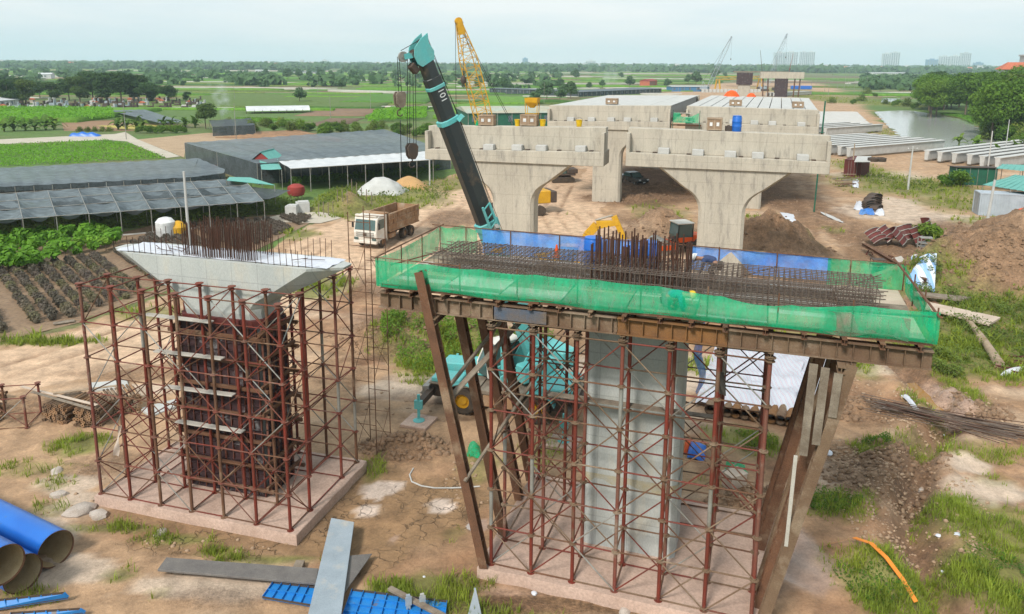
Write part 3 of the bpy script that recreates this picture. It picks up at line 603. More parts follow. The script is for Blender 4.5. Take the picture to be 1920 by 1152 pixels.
# ---- right pier: bare column, deck of steel beams, planks, cage, nets
T = thing('bridge_pier', 'grey concrete pier column inside the right scaffold with a yellow stain band', 'bridge pier', (RX, RY, 0), R(RT))
MB().loft([sh(octo(w, d, .18, .18, z), .0, .25) for z, w, d in ((.375, 1.64, .95), (3.1, 1.64, .95), (3.1, 1.62, .94), (7.6, 1.62, .94), (8.2, 1.66, .94), (8.6, 1.85, .95), (8.9, 2.2, .95), (9.15, 2.7, .96))]).build('column', MT['concrete_new'], T)
band = []
ringp = [p for i in range(8) for p in [tuple(Vector(octo(1.645, .955, .18, .18, 0)[i]).lerp(Vector(octo(1.645, .955, .18, .18, 0)[(i+1) % 8]), j/10)) for j in range(10)]]
lo = [2.95-abs(random.gauss(0, .16)) for _ in ringp]
MB().loft([[(p[0], p[1]+.25, l) for p, l in zip(ringp, lo)], [(p[0], p[1]+.25, 3.12) for p in ringp]], cap=False).build('stain_band', mat('stain', (.40, .33, .19), col2=(.36, .36, .32), scale=3, fine=.15), T)

DK = thing('falsework_deck', 'long rusty steel beam deck on top of the right scaffold', 'work platform', (RX, RY, 0), R(RT))
V0, V1, U0, U1 = -2.95, 2.0, -8.1, 8.25
def main_beam(v, u0, u1, m, z0=9.06, h=.52):
    o = MB().ibeam((u0, v, z0+h/2), (u1, v, z0+h/2), .34, h, .025).build('main_beam', m, DK)
    st = MB().box((0, 0, 0), (.018, .30, h-.056)).mesh('stiffener', m)
    for u in np.arange(u0+.35, u1, 1.1 if u1-u0 > 8 else .42): put('stiffener', st, o, (u, v, z0+h/2))
    return o
main_beam(-2.86, U0, -4.9, MT['rust_brown']); main_beam(-2.86, -4.88, -.2, MT['rust_brown']); main_beam(-2.86, -.18, 3.0, MT['rust_orange']); main_beam(-2.86, 3.02, U1, MT['rust_brown'])
main_beam(1.55, U0, 0, MT['rust_brown']); main_beam(1.55, .02, U1, MT['rust_brown'])
MB().box((-3.2, -3.035, 9.32), (1.7, .008, .40)).build('painted_web', mat('faded_blue', (.07, .10, .15), col2=(.15, .11, .08), scale=1.6, amt=.4, fine=.2), DK)
xb = MB().ibeam((0, -2.75, 0), (0, 2.75, 0), .14, .16, .015).mesh('cross_beam', MT['rust'])
for i in range(17): put('cross_beam', xb, DK, (U0+.3+i*(U1-U0-.6)/16+random.uniform(-.1, .1), -.45+random.uniform(-.12, .12), 9.665))
for (a, b) in ((U0+.1, -2.6), (-2.55, 2.9), (2.95, U1-.05)):
    MB().ibeam((a, -3.0, 9.82), (b, -3.0, 9.82), .10, .14, .014).build('edge_channel', MT['rust'], DK)
pk = [MB().box((0, 0, 0), (1.98, .40, .045)).mesh('deck_board', m, bevel=.006) for m in (MT['wood_grey'], MT['ply'], MT['wood'], MT['pale_plank'])]
for i in range(8):
    for j in range(12):
        u, v = U0+1.05+i*2.02, V0+.25+j*.415
        if v > V1: continue
        put('deck_board', pk[1 if (i == 7 and random.random() < .75) else random.choice((0, 0, 2, 3))], DK, (u, v, 9.772+random.uniform(0, .012)), R(random.uniform(-1, 1)))
# struts carrying the cantilevers
def strut(p, q, w=.30, h=.30, m='rust'):
    o = MB().ibeam(p, q, w, h, .02, up=(0, 1, 0)).build('raking_strut', MT[m], DK); p, q = Vector(p), Vector(q); L = (q-p).length
    for k in range(1, int(L/.95)): c = p+(q-p)*(k*.95/L); d = (q-p).normalized(); MB().beam(c-d*.009, c+d*.009, w*.96, h*.86, up=(0, 1, 0)).build('stiffener', MT[m], o)
    return o
for p, q in (((-4.36, -3.06, .385), (-6.46, -3.24, 10.5)), ((-4.36, -1.1, .385), (-6.1, -1.1, 9.05)), ((-4.5, 1.2, .385), (-6.3, 1.1, 9.05)), ((-4.5, 2.7, .385), (-6.0, 2.3, 9.05))): strut(p, q)
for p, q, m in (((4.48, -3.0, .385), (6.28, -3.12, 9.05), 'rust_brown'), ((4.40, -2.1, .385), (6.1, -2.1, 9.05), 'rust'), ((4.42, -1.3, .385), (6.1, -1.3, 9.05), 'rust_brown'), ((4.42, 1.0, .385), (6.1, 1.0, 9.05), 'rust'), ((4.42, 2.2, .385), (6.1, 1.9, 9.05), 'rust')): strut(p, q, .30, .34, m)
batten = lambda p, q, m, w=.06, h=.12: MB().beam(p, q, w, h).build('timber_tie', MT[m], DK)
batten((-5.95, -2.6, 6.2), (-4.2, 1.2, 9.0), 'wood_grey', .10, .10); batten((-5.7, -3.0, 6.1), (-3.6, .6, 8.7), 'wood_grey', .24, .04)
batten((-4.95, -3.35, 3.55), (-3.2, .2, 6.6), 'wood_grey', .10, .07)
batten((5.0, -3.2, 3.3), (5.05, -3.3, 6.2), 'pale_plank', .10, .06)
for p, q in (((5.55, -3.25, 6.6), (5.62, -3.3, 8.9)), ((5.25, -3.2, 6.2), (5.32, -3.25, 8.95)), ((5.9, -3.3, 7.5), (5.95, -3.35, 8.8))): batten(p, q, 'wood_grey', .22, .05)
for s in (-1, 1):                         # short corbel brackets welded to the struts
    MB().ibeam((s*6.02, -3.35, 8.88), (s*6.02, -2.2, 8.96), .2, .2, .02).build('bracket', MT['rust_brown'], DK)
for u in RU: MB().ibeam((u, -3.05, 8.98-.075+.06), (u, 3.0, 8.965), .16, .14, .015).build('head_beam', MT['rust_brown'], DK)
# guard rail posts and rails
gp_ = MB().tube((0, 0, 0), (0, 0, 1.0), .022, 6).mesh('guard_post', MT['rust'], True)
us = [U0+.02, -7.0, -5.2, -3.3, -1.4, .5, 2.4, 4.3, 6.2, U1-.02]
for u in us: put('guard_post', gp_, DK, (u, V0-.07, 9.8)); 
for u in us[:-2]+[6.6, U1-.05]: put('guard_post', gp_, DK, (u, V1+.05, 9.8))
for v in (-1.3, .4): put('guard_post', gp_, DK, (U0+.02, v, 9.8)); put('guard_post', gp_, DK, (U1-.02, v, 9.8))
def rail(p, q, r=.02): MB().tube(p, q, r, 6).build('guard_rail', MT['rust'], DK, smooth=True)
rail((U0-.2, V0-.07, 10.76), (-5.2, V0-.07, 10.72)); rail((U0+.02, V0-.3, 10.79), (U0+.02, V1+.4, 10.79), .026); rail((U0-.3, V1+.05, 10.82), (0, V1+.05, 10.78)); rail((-.1, V1+.08, 10.78), (U1+.1, V1+.05, 10.70))
rail((U1-.02, V0-.25, 10.62), (U1-.35, V1+.3, 10.80), .035); rail((5.2, V0-.05, 10.45), (U1+.1, V0-.07, 10.55), .03); rail((U0+.05, -2.2, 10.3), (-6.2, V1-.3, 10.45), .022)
# rebar cage of the cap
CG = thing('rebar_cage', 'long grey rebar cage lying inside the green net on the deck', 'rebar cage', (RX, RY, 0), R(RT))
cu0, cu1, cv, cz0, cz1 = -6.9, 7.1, 1.15, 9.9, 10.5
def stir():
    mb = MB(); pts = [(0, -cv, cz0), (0, -cv, cz1), (0, cv, cz1), (0, cv, cz0), (0, -cv, cz0)]; mb.path(pts, .013, 5)
    mb.tube((0, -cv*.35, cz0), (0, -cv*.35, cz1+.1), .012, 5); mb.tube((0, cv*.35, cz0), (0, cv*.35, cz1+.1), .012, 5); return mb.mesh('stirrup', MT['rebar_grey'])
sm = stir()
for i in range(88): put('stirrup', sm, CG, (cu0+(cu1-cu0)*i/87+random.uniform(-.02, .02), 0, random.uniform(-.01, .01)))
lb = stick(.016)(MT['rebar_grey'], 'long_bar')
for z in (cz0+.02, cz0+.25, cz1-.02):
    for v in np.linspace(-cv+.03, cv-.03, 12 if z != cz0+.25 else 4): put('long_bar', lb, CG, M=between((cu0-random.uniform(0, .5), v, z), (cu1+random.uniform(0, .4), v, z+random.uniform(-.01, .01))))
for s in (-1, 1):
    for k in range(5): MB().tube((cu0+.4+k*3.1, -cv, cz1), (cu0+1.9+k*3.1, cv, cz1+.02), .014, 5).build('diagonal_bar', MT['rebar_grey'], CG) if s > 0 else None
thick = MB().tube((0, 0, 0), (0, 0, 1), .026, 6).mesh('starter_bar', MT['rebar'], True)
for v, n in ((-.5, 22), (-.25, 14), (.5, 14), (.75, 22)):
    for i in range(n): rod(thick, CG, -1.55+3.1*i/(n-1)+random.uniform(-.03, .03), v, 9.6, random.uniform(1.5, 1.95), .012)
# nets
def net(name, label, mat_, fn, nx, ny, cat='safety net'):
    mb = MB(); mb.grid(nx, ny, fn); return tag(mb.build(name, mat_, smooth='all'), label, cat)
RM = Matrix.Translation((RX, RY, 0)) @ Matrix.Rotation(R(RT), 4, 'Z')
def wv(a, b, s=0): return .05*math.sin(a*60+s)*math.sin(b*3.1)+.03*math.sin(a*23+4*b+s)
def front(a, b):
    u = U0-.03+(U1-U0+.06)*a; top = 10.70-.06*abs(math.sin(a*9*PI))**.7*(.4+1.0*vn(np.array([a*9.]), np.array([.5]), 3)[0])-.22*max(0, math.sin(a*7-3.6))**4
    z = 9.80+(top-9.80)*b; return RM@Vector((u, V0-.11+wv(a, b)-.06*math.sin(b*PI), z-.03*math.sin(a*31)*(1-b)))
net('safety_net', 'bright green safety net along the near long side of the deck', MT['net_green'], front, 150, 12)
def left(a, b): return RM@Vector((U0-.05+wv(a*.4, b, 2), V0-.1+(V1-V0+.15)*a, 9.8+.93*b-.12*b*math.sin(a*PI)))
net('safety_net', 'green safety net across the left end of the deck', MT['net_green'], left, 40, 10)
def backl(a, b): return RM@Vector((U0+1.55*a, V1+.11+wv(a*.3, b, 1), 9.8+.98*b-.07*b*math.sin(a*8)))
net('safety_net', 'short green net panel at the far left corner of the deck', MT['net_green'], backl, 16, 10)
def right(a, b): return RM@Vector((U1+.05-.2*b+wv(a*.4, b, 3)*1.6, V0-.1+(V1-V0+.2)*a, 9.8+(.80+.15*a)*b))
net('safety_net', 'creased green safety net across the right end of the deck', MT['net_green'], right, 40, 10)
def backr(a, b): return RM@Vector((5.9+2.35*a, V1+.12+wv(a*.4, b, 5)*1.5, 9.8+.9*b))
net('safety_net', 'green net panel at the far right corner of the deck', MT['net_green'], backr, 22, 10)
def blue1(a, b): return RM@Vector((U0+1.75+6.1*a, V1+.1+wv(a, b, 7), 9.85+.95*b))
net('blue_sheet', 'translucent blue sheet along the far rail left of the starter bars', MT['net_blue'], blue1, 70, 8, 'sheet')
def blue2(a, b):
    top = 10.72-.62*(1-abs(a*2-1))*0; lift = 1 if a > .28 else 1
    t = abs(a-.22); sag = max(0, .55*(1-t/.22)) if a < .22 else 0
    z1 = 10.72; z0 = 9.9+(.75*(1-min(1, abs(a-.30)/.16)))
    return RM@Vector((1.4+4.6*a, V1+.12+wv(a*.6, b, 9), z0+(z1-z0)*b))
net('blue_sheet', 'blue sheet tied up at one point behind the bending worker', MT['net_blue'], blue2, 60, 8, 'sheet')
def torn(a, b): return RM@Vector((5.5+2.1*a, V0-.135+wv(a*.3, b), 9.86+.60*b-.1*math.sin(a*7)*(1-b)))
net('torn_net', 'brown torn patch on the near green net towards its right end', MT['net_torn'], torn, 20, 8)
# ================================================================ finished piers and girder spans behind
BT = -16.0                                   # turn of the finished caps
du, dv = dirv(BT); BD = Vector((math.sin(R(19)), math.cos(R(19)), 0))
def pier(x, y, label, tilt, gp=None):
    T = thing('bridge_pier', label, 'bridge pier', (x, y, 0), R(BT), gp)
    pr_ = [(-.3, 1.75, 1.0), (5.75, 1.75, 1.0), (6.1, 1.80, 1.0), (6.5, 1.95, 1.0), (6.9, 2.2, 1.02), (7.25, 2.6, 1.04), (7.6, 3.15, 1.06), (9.05, 5.0, 1.15)]
    rings = [octo(w, d, .25, .25, z) for z, w, d in pr_]
    MB().loft(rings[:2]).build('column', MT['concrete'], T); MB().loft(rings[1:]).build('flare', MT['concrete'], T, smooth=True)
    s = tilt
    def tb(x0, x1, y0, y1, z0, z1, zt=True):      # a block whose top follows the crossfall
        mb = MB(); vs = [(a, b, z0+(s*a if z0 > 9.2 else 0)) for a, b in ((x0, y0), (x1, y0), (x1, y1), (x0, y1))]+[(a, b, z1+s*a) for a, b in ((x0, y0), (x1, y0), (x1, y1), (x0, y1))]
        return mb.add(vs, [(3, 2, 1, 0), (4, 5, 6, 7), (0, 1, 5, 4), (1, 2, 6, 5), (2, 3, 7, 6), (3, 0, 4, 7)])
    tb(-7.5, 7.5, -1.35, 1.35, 9.05, 10.05).build('ledge_beam', MT['concrete'], T, bevel=.03)
    tb(-7.48, 7.48, -.55, .55, 10.052, 11.92).build('upstand_wall', MT['concrete'], T, bevel=.03)
    for e in (-1, 1): tb(e*7.36-.14, e*7.36+.14, -1.33, -.552, 10.052, 11.55).build('end_cheek', MT['concrete'], T, bevel=.02)
    for u in (-4.6, -2.0, .4, 2.4, 5.6): tb(u-.42, u+.42, -1.3, -.62, 10.054, 10.5).build('pedestal', MT['concrete_pale'], T, bevel=.02)
    for u in np.arange(-6.6, 7, 1.3): tb(u-.16, u+.16, -.95, -.60, 10.054, 10.13).build('bearing', MT['steel_dark'], T) if min(abs(u-q) for q in (-4.6, -2.0, .4, 2.4, 5.6)) > .62 else None
    return T
P_L1, P_R1, P_L2, P_R2 = (.3, 63.0), (16.5, 59.4), (11.9, 95.2), (28.3, 91.7)
P_L3 = (P_L2[0]+BD.x*34, P_L2[1]+BD.y*34); P_R3 = (P_R2[0]+BD.x*34, P_R2[1]+BD.y*34)
pier(*P_L1, 'finished hammerhead pier behind the teal crane boom, empty bearing ledge', .018)
pier(*P_R1, 'finished hammerhead pier in the middle with a blue barrel on its cap', -.012)
pier(*P_L2, 'hammerhead pier carrying the left girder deck, beside the dark pickup', .018)
pier(*P_R2, 'hammerhead pier carrying the right girder deck, column half hidden', -.012)
pier(*P_L3, 'far pier holding the back end of the left girder deck', .018)
pier(*P_R3, 'far pier holding the back end of the right girder deck', -.012)
# girders
def girder_mesh(L, h=1.75, w=1.26, m='concrete_pale'):
    sec = [(-w/2, h), (w/2, h), (w/2, h-.11), (.40, h-.22), (.30, .12), (.26, 0), (-.26, 0), (-.30, .12), (-.40, h-.22), (-w/2, h-.11)]
    return MB().prism(sec, 0, L, 'y').mesh('girder', MT[m], bevel=.012)
gm = girder_mesh(32.6)
ORD = 'first second third fourth fifth sixth seventh eighth ninth tenth eleventh twelfth thirteenth fourteenth fifteenth sixteenth seventeenth eighteenth'.split()
def span(P, tilt, label, grp):
    for i in range(11):
        u = -6.75+1.35*i; p = Vector((P[0], P[1], 0))+du*u+dv*.62
        o = put('girder', gm, None, (p.x, p.y, 10.16+tilt*u+random.uniform(-.015, .015)), -R(19)); tag(o, ORD[i]+' '+label+', counted from the left', 'girder', grp)
span(P_L2, .018, 'pale concrete girder of the left deck span', 'girders of the left deck span')
span(P_R2, -.012, 'pale concrete girder of the right deck span', 'girders of the right deck span')
def yard(p0, p1, n, step, label, grp, m, skip=0):
    a = G(*p0); b = G(*p1); d = (b-a).normalized(); perp = Vector((-d.y, d.x, 0)); L = (b-a).length; me = girder_mesh(L, m='concrete_pale')
    rz = math.atan2(d.y, d.x)-PI/2
    blk = MB().box((0, 0, 0), (1.2, .4, .3)).mesh('timber_block', MT['wood_grey'])
    for i in range(n):
        q = a+perp*step*i+d*random.uniform(-.5, .5)
        o = put('girder', me, None, (q.x, q.y, .30), rz); tag(o, ORD[i]+' '+label+', counted from the front', 'girder', grp)
        for t in (.06, .94):
            s_ = q+d*L*t; tag(put('timber_block', blk, None, (s_.x, s_.y, .15), rz), 'dark timber block under a stored girder', 'block', 'blocks under the stored girders')
yard((1592, 297), (1768, 281), 8, 2.5, 'pale girder stored on blocks beside the pond', 'girders stored beside the pond', 0)
yard((1545, 256), (1650, 248), 4, 3.0, 'pale girder stored behind the right deck near the yard pool', 'girders stored near the yard pool', 0)
yard((1870, 318), (2120, 280), 6, 2.4, 'pale girder stored beyond the green metal shed', 'girders stored beyond the green shed', 0)
yard((1450, 182), (1520, 178), 3, 2.0, 'far pale girder lying beside the far pier', 'girders beside the far pier', 0)
# ---- things standing on the caps
def on_cap(P, u, v, z): p = Vector((P[0], P[1], 0))+du*u+dv*v; return (p.x, p.y, z)
def crate(loc, s, label, rz=0, grp=None):
    T = thing('wooden_crate', label, 'crate', loc, rz, grp); w, d, h = s
    MB().box((0, 0, h/2+.05), (w, d, h)).build('body', MT['crate'], T, bevel=.01)
    for x in (-w/2-.012, w/2+.012):
        MB().box((x, 0, h/2+.05), (.02, d, .1)).build('batten', MT['wood'], T)
    for x in (-w*.45, 0, w*.45): MB().box((x, -d/2-.014, h/2+.05), (.09, .025, h)).build('batten', MT['wood'], T)
    for z in (.12, h): MB().box((0, -d/2-.036, z), (w, .02, .1)).build('batten', MT['wood'], T)
    for x in (-w*.22, w*.22): MB().box((x, -d/2-.0285, h*.55), (w*.18, .004, h*.3)).build('shipping_label', MT['white_pl'], T)
    for x in (-w*.4, w*.4): MB().box((x, 0, .025), (.1, d, .05)).build('runner', MT['wood'], T)
    return T
crate(on_cap(P_L1, -2.5, .1, 11.88), (1.3, .8, .85), 'wooden crate with white labels next to the green cone on the left cap', R(BT))
crate(on_cap(P_L1, 1.1, .1, 11.95), (1.4, .8, .9), 'wooden crate on the left cap below the yellow hopper', R(BT))
crate(on_cap(P_R1, -.9, .1, 11.92), (1.15, .8, .95), 'wooden crate beside the blue barrel on the middle cap', R(BT))
p = Vector((*P_R2, 0))+BD*3+du*(-2.0); crate((p.x, p.y, 11.95), (1.5, 1.0, .7), 'wooden crate near the middle of the right girder deck', R(BT))
p = Vector((*P_R2, 0))+BD*3+du*5.2; crate((p.x, p.y, 11.87), (1.3, 1.0, .7), 'brown crate near the right edge of the right girder deck', R(BT))
p = Vector((*P_L2, 0))+BD*2.5+du*(-.2); crate((p.x, p.y, 11.93), (1.5, 1.0, .7), 'wooden crate on the left girder deck', R(BT))
def barrel(loc, label, h=.95, r=.3, m='blue_plastic'):
    T = thing('barrel', label, 'barrel', loc)
    MB().lathe([(r*.93, 0), (r, .04), (r, h*.3), (r*1.03, h*.32), (r*1.03, h*.36), (r, h*.38), (r, h*.62), (r*1.03, h*.64), (r*1.03, h*.68), (r, h*.7), (r*.98, h*.93), (r*.88, h)], n=20).build('drum', MT[m], T, smooth=True)
    MB().lathe([(r*.86, h*1.0), (r*.92, h*1.005), (r*.92, h*1.05), (r*.8, h*1.055)], n=20).build('lid', MT[m], T, smooth=True)
    return T
barrel(on_cap(P_R1, .75, .1, 11.91), 'blue plastic barrel on the cap of the middle pier', 1.15, .36)
def bucket(loc, label):
    T = thing('bucket', label, 'bucket', loc)
    MB().lathe([(.20, 0), (.26, .5), (.28, .5), (.28, .54), (.24, .54), (.19, .03)], n=14).build('pail', MT['yellow_pl'], T, smooth=True)
    MB().path([(.27*math.cos(t), 0, .52+.2*math.sin(t)) for t in np.linspace(0, PI, 8)], .01, 4).build('handle', MT['steel_dark'], T)
bucket(on_cap(P_L1, .1, .1, 11.93), 'yellow bucket between the two crates on the left cap')
bucket(on_cap(P_L1, 2.2, .1, 11.97), 'yellow bucket right of the crate under the hopper')
bucket(on_cap(P_L1, 5.2, .1, 12.02), 'yellow bucket alone on the right of the left cap')
tag(MB().lathe([(.16, 0), (.16, .04), (.02, .5)], n=10).build('marker_cone', MT['net_green'], loc=on_cap(P_L1, -3.4, .1, 11.87)), 'small green cone beside a crate on the left cap', 'cone')
tag(MB().box((0, 0, .2), (.45, .35, .4)).lathe([(.12, .4), (.1, .46)], n=8).build('canister', MT['steel_dark'], loc=on_cap(P_R1, .15, .1, 11.915)), 'small dark canister between crate and barrel on the middle cap', 'canister')
# concrete skip (hopper) standing behind the left cap's crate
T = thing('hopper', 'yellow concrete hopper on a frame on the left cap', 'hopper', on_cap(P_L1, 1.25, .35, 12.86), R(BT))
MB().loft([[(a*.15, b*.15, .55) for a, b in ((-1, -1), (1, -1), (1, 1), (-1, 1))], [(a*.5, b*.45, 1.0) for a, b in ((-1, -1), (1, -1), (1, 1), (-1, 1))], [(a*.55, b*.5, 1.35) for a, b in ((-1, -1), (1, -1), (1, 1), (-1, 1))]], cap=False).build('skip', MT['yellow'], T)
for a in (-1, 1):
    for b in (-1, 1): MB().beam((a*.48, b*.28, .0), (a*.5, b*.4, 1.0), .05, .05).build('leg', MT['yellow'], T)
MB().beam((-.5, -.3, .1), (.5, -.3, .1), .05, .05).build('crossbar', MT['yellow'], T)
# green nets and planks between the two decks
p = Vector((*P_L2, 0)).lerp(Vector((*P_R2, 0)), .56)
T = thing('access_platform', 'green netted access platform between the two girder decks', 'platform', (p.x-.3, p.y-1.2, 0), R(BT))
MB().grid(20, 8, lambda a, b: (-1.6+3.0*a, -.5+.06*math.sin(a*20), 10.1+1.2*b-.5*b*math.sin(a*PI)*(a > .3))).build('net', MT['net_green'], T, smooth='all')
for z in (10.2, 10.7, 11.2): MB().box((-.5, .4, z), (2.2, .5, .06)).build('step_board', MT['pale_plank'], T)
for a in (-1.6, 1.5): MB().tube((a, -.5, 9.0), (a, -.5, 11.6), .04, 6).build('post', MT['green_sheet'], T)
MB().beam((-1.8, .0, 9.8), (1.7, .0, 9.8), .3, .2).build('bearer', MT['rust'], T)
for i, (u, lab) in enumerate(((7.75, 'green scaffold pole standing at the right end of the right deck'),)):
    q = Vector((*P_R2, 0))+du*u-dv*.9; tag(MB().tube((0, 0, 0), (.25, 0, 12.9), .09, 7).box((.18, 0, 9.3), (.5, .5, .05)).build('pole', MT['green_sheet'], loc=(q.x, q.y, 0)), lab, 'pole')
p = Vector((*P_R3, 0))+du*(-4.2)-BD*1.5
for k, (dx, s) in enumerate(((0, 1.0), (3.0, .6))):
    q = p+du*dx; tag(MB().lathe([(1.3*s, 0), (1.1*s, .3*s), (.7*s, .75*s), (.25*s, .95*s)], n=11).build('orange_cover', MT['orange'], loc=(q.x, q.y, 11.95), smooth=True), ('larger' if k == 0 else 'smaller')+' orange sheet heap at the far end of the right deck', 'cover')
# ================================================================ cranes and vehicles
def lattice(mb, p, q, w0, w1, n, rc, rb, sides=4):
    p, q, a, b = mb.fr(p, q); f = lambda t: w0+(w1-w0)*t
    cs = [(-.5, -.5), (.5, -.5), (.5, .5), (-.5, .5)]
    at_ = lambda t, c: p.lerp(q, t)+a*c[0]*f(t)+b*c[1]*f(t)
    for c in cs: mb.tube(at_(0, c), at_(1, c), rc, sides)
    for i in range(n):
        t0, t1 = i/n, (i+1)/n
        for k in range(4):
            c, d = cs[k], cs[(k+1) % 4]
            mb.tube(at_(t0, c if i % 2 else d), at_(t1, d if i % 2 else c), rb, 3, cap=False)
        for k in range(4): mb.tube(at_(t1, cs[k]), at_(t1, cs[(k+1) % 4]), rb, 3, cap=False)
    return mb
def wheel(par, x, y, r, w, tread=True, hub='yellow', side=1):
    W_ = put('wheel', None, par, (x, y, r)); M90 = Matrix.Rotation(PI/2, 3, 'X')
    pr_ = [(r*.52, -w/2), (r*.90, -w/2), (r*.97, -w*.42), (r, -w*.3), (r, w*.3), (r*.97, w*.42), (r*.90, w/2), (r*.52, w/2)]
    mb = MB().lathe(pr_, n=26, M=M90, cap=False)
    if tread:
        for i in range(26):
            t = 2*PI*i/26
            for s in (-1, 1): mb.box((r*.99*math.cos(t+s*.06), s*w*.24, r*.99*math.sin(t+s*.06)), (.05, w*.42, .06), M=Matrix.Rotation(-t, 3, 'Y') @ Matrix.Rotation(s*.3, 3, 'X'))
    mb.build('tyre', MT['tyre'], W_, smooth=True)
    h = MB().lathe([(r*.54, -w*.36), (r*.54, w*.36)], n=20, M=M90, cap=False)
    h.lathe([(.01, w*.26), (r*.30, w*.28), (r*.34, w*.16), (r*.52, w*.14), (r*.54, w*.38)], n=20, M=Matrix.Rotation(-PI/2, 3, 'X') if side > 0 else M90, cap=False)
    for i in range(8): t = 2*PI*i/8; h.box((r*.24*math.cos(t), side*w*.29, r*.24*math.sin(t)), (.05, .04, .05))
    h.build('rim', MT[hub], W_, smooth=True); return W_
def text_mesh(s, size, m, name='lettering', depth=.004):
    c = bpy.data.curves.new(name, 'FONT'); c.body = s; c.size = size; c.extrude = depth; c.align_x = 'CENTER'; c.align_y = 'CENTER'
    o = bpy.data.objects.new(name, c); C.objects.link(o); dg = bpy.context.evaluated_depsgraph_get()
    me = bpy.data.meshes.new_from_object(o.evaluated_get(dg)); me.name = name; bpy.data.objects.remove(o); me.materials.clear(); me.materials.append(m); return me

# ---------------- teal rough-terrain crane
CRX, CRY, CRZ = -.25, 35.9, R(180-16)
T = thing('mobile_crane', 'teal rough-terrain crane with raised dark telescopic boom behind the right scaffold', 'mobile crane', (CRX, CRY, 0), CRZ)
inv = (Matrix.Translation((CRX, CRY, 0)) @ Matrix.Rotation(CRZ, 4, 'Z')).inverted(); lw = lambda x, y, z: inv@Vector((x, y, z))
mb = MB(); mb.bx(-3.7, 3.6, -.55, .55, .62, 1.15); mb.prism([(-3.9, .9), (-3.7, .62), (3.5, .62), (3.75, .85), (3.75, 1.28), (-3.9, 1.28)], -.95, .95, 'y'); mb.build('chassis', MT['steel_dark'], T, bevel=.03)
MB().bx(-1.0, 1.0, -1.35, 1.35, 1.22, 1.42).bx(-3.8, -1.0, -1.32, 1.32, 1.42, 1.50).bx(1.0, 3.6, -1.32, 1.32, 1.42, 1.50).build('deck', MT['wood_grey'], T, bevel=.02)
for s in (-1, 1):
    for x in (-1.85, 1.85):
        wheel(T, x, s*1.08, .70, .52, side=s)
        arc = [(x+.98*math.cos(t), .70+.92*math.sin(t)) for t in np.linspace(R(18), R(162), 11)]
        arc2 = [(x+.93*math.cos(t), .70+.86*math.sin(t)) for t in np.linspace(R(162), R(18), 11)]
        MB().prism(arc+arc2, s*.72, s*1.36, 'y').build('mudguard', MT['teal'], T, bevel=.01)
    MB().bx(-.80, .80, s*1.0-.3, s*1.0+.3, .58, 1.18).build('side_box', MT['dump_body'], T, bevel=.03)
for s in (-1, 1):
    for x in (-3.55, 3.55):
        o = MB().bx(x-.16, x+.16, min(s*.2, s*2.75), max(s*.2, s*2.75), .80, 1.10).bx(x-.18, x+.18, min(s*2.62, s*2.82), max(s*2.62, s*2.82), .76, 1.14).build('outrigger_beam', MT['steel_dark'], T, bevel=.015)
        MB().tube((x, s*2.72, .18), (x, s*2.72, 1.45), .075, 10).lathe([(.28, 0), (.28, .05), (.1, .14)], (x, s*2.72, .10), n=14).build('jack', MT['teal'], o, smooth=True)
        MB().bx(x-.19, x+.19, s*2.74-.085, s*2.74+.085, .74, 1.16).build('end_plate', MT['teal'], o)
MB().prism([(3.60, 1.30), (3.95, 1.25), (3.95, 1.0), (4.1, .85), (3.8, .7), (3.6, .8)], -1.3, 1.3, 'y').build('front_bumper', MT['galv'], T, bevel=.02)
for s in (-1, 1): MB().bx(3.75, 3.98, s*1.05-.18, s*1.05+.18, 1.02, 1.22).build('headlight', MT['glass'], T)
mb = MB().prism([(1.15, 1.5), (3.55, 1.5), (3.62, 1.75), (3.45, 2.0), (1.4, 2.1), (1.15, 2.0)], -1.25, -.1, 'y'); mb.build('bonnet', MT['teal'], T, bevel=.05)
MB().bx(2.0, 3.5, .1, 1.2, 1.5, 1.72).build('tool_tray', MT['teal'], T, bevel=.03)
MB().bx(-3.6, -1.6, -1.2, 1.2, 1.5, 1.85).build('rear_cover', MT['teal'], T, bevel=.05)
# superstructure
MB().lathe([(.75, 1.42), (.75, 1.66)], n=22).build('slew_ring', MT['steel_dark'], T, smooth=True)
FOOT = lw(1.05, 36.75, 2.95); TIP = lw(-3.85, 33.0, 17.45); hd = Vector((TIP.x-FOOT.x, TIP.y-FOOT.y, 0)).normalized(); sd_ = Vector((-hd.y, hd.x, 0))
def fr3(a, s, z): return Vector((FOOT.x, FOOT.y, 0))+hd*a+sd_*s+Vector((0, 0, z))
for s in (-.42, .42):
    pts = [(-.55, 1.66), (2.3, 1.66), (2.3, 2.05), (.9, 2.4), (.35, 3.15), (-.35, 3.15), (-1.0, 2.3)]
    mb = MB(); n = len(pts); mb.add([fr3(a, s-.04, z) for a, z in pts]+[fr3(a, s+.04, z) for a, z in pts], [tuple(range(n-1, -1, -1)), tuple(range(n, 2*n))]+[(i, (i+1) % n, (i+1) % n+n, i+n) for i in range(n)])
    mb.build('boom_bracket', MT['teal'], T, bevel=.015)
def boxf(nm, a0, a1, s0, s1, z0, z1, m, bevel=.06):
    MB().add([fr3(a, s, z) for z in (z0, z1) for a, s in ((a0, s0), (a1, s0), (a1, s1), (a0, s1))], [(3, 2, 1, 0), (4, 5, 6, 7), (0, 1, 5, 4), (1, 2, 6, 5), (2, 3, 7, 6), (3, 0, 4, 7)]).build(nm, MT[m], T, bevel=bevel)
boxf('counterweight', -2.1, -1.0, -1.15, 1.15, 1.72, 2.75, 'teal', .12)
boxf('winch_housing', -1.05, -.1, -.36, .36, 1.7, 2.6, 'teal', .08)
boxf('machine_cover', -.6, 1.5, .55, 1.25, 1.68, 2.6, 'teal', .08)
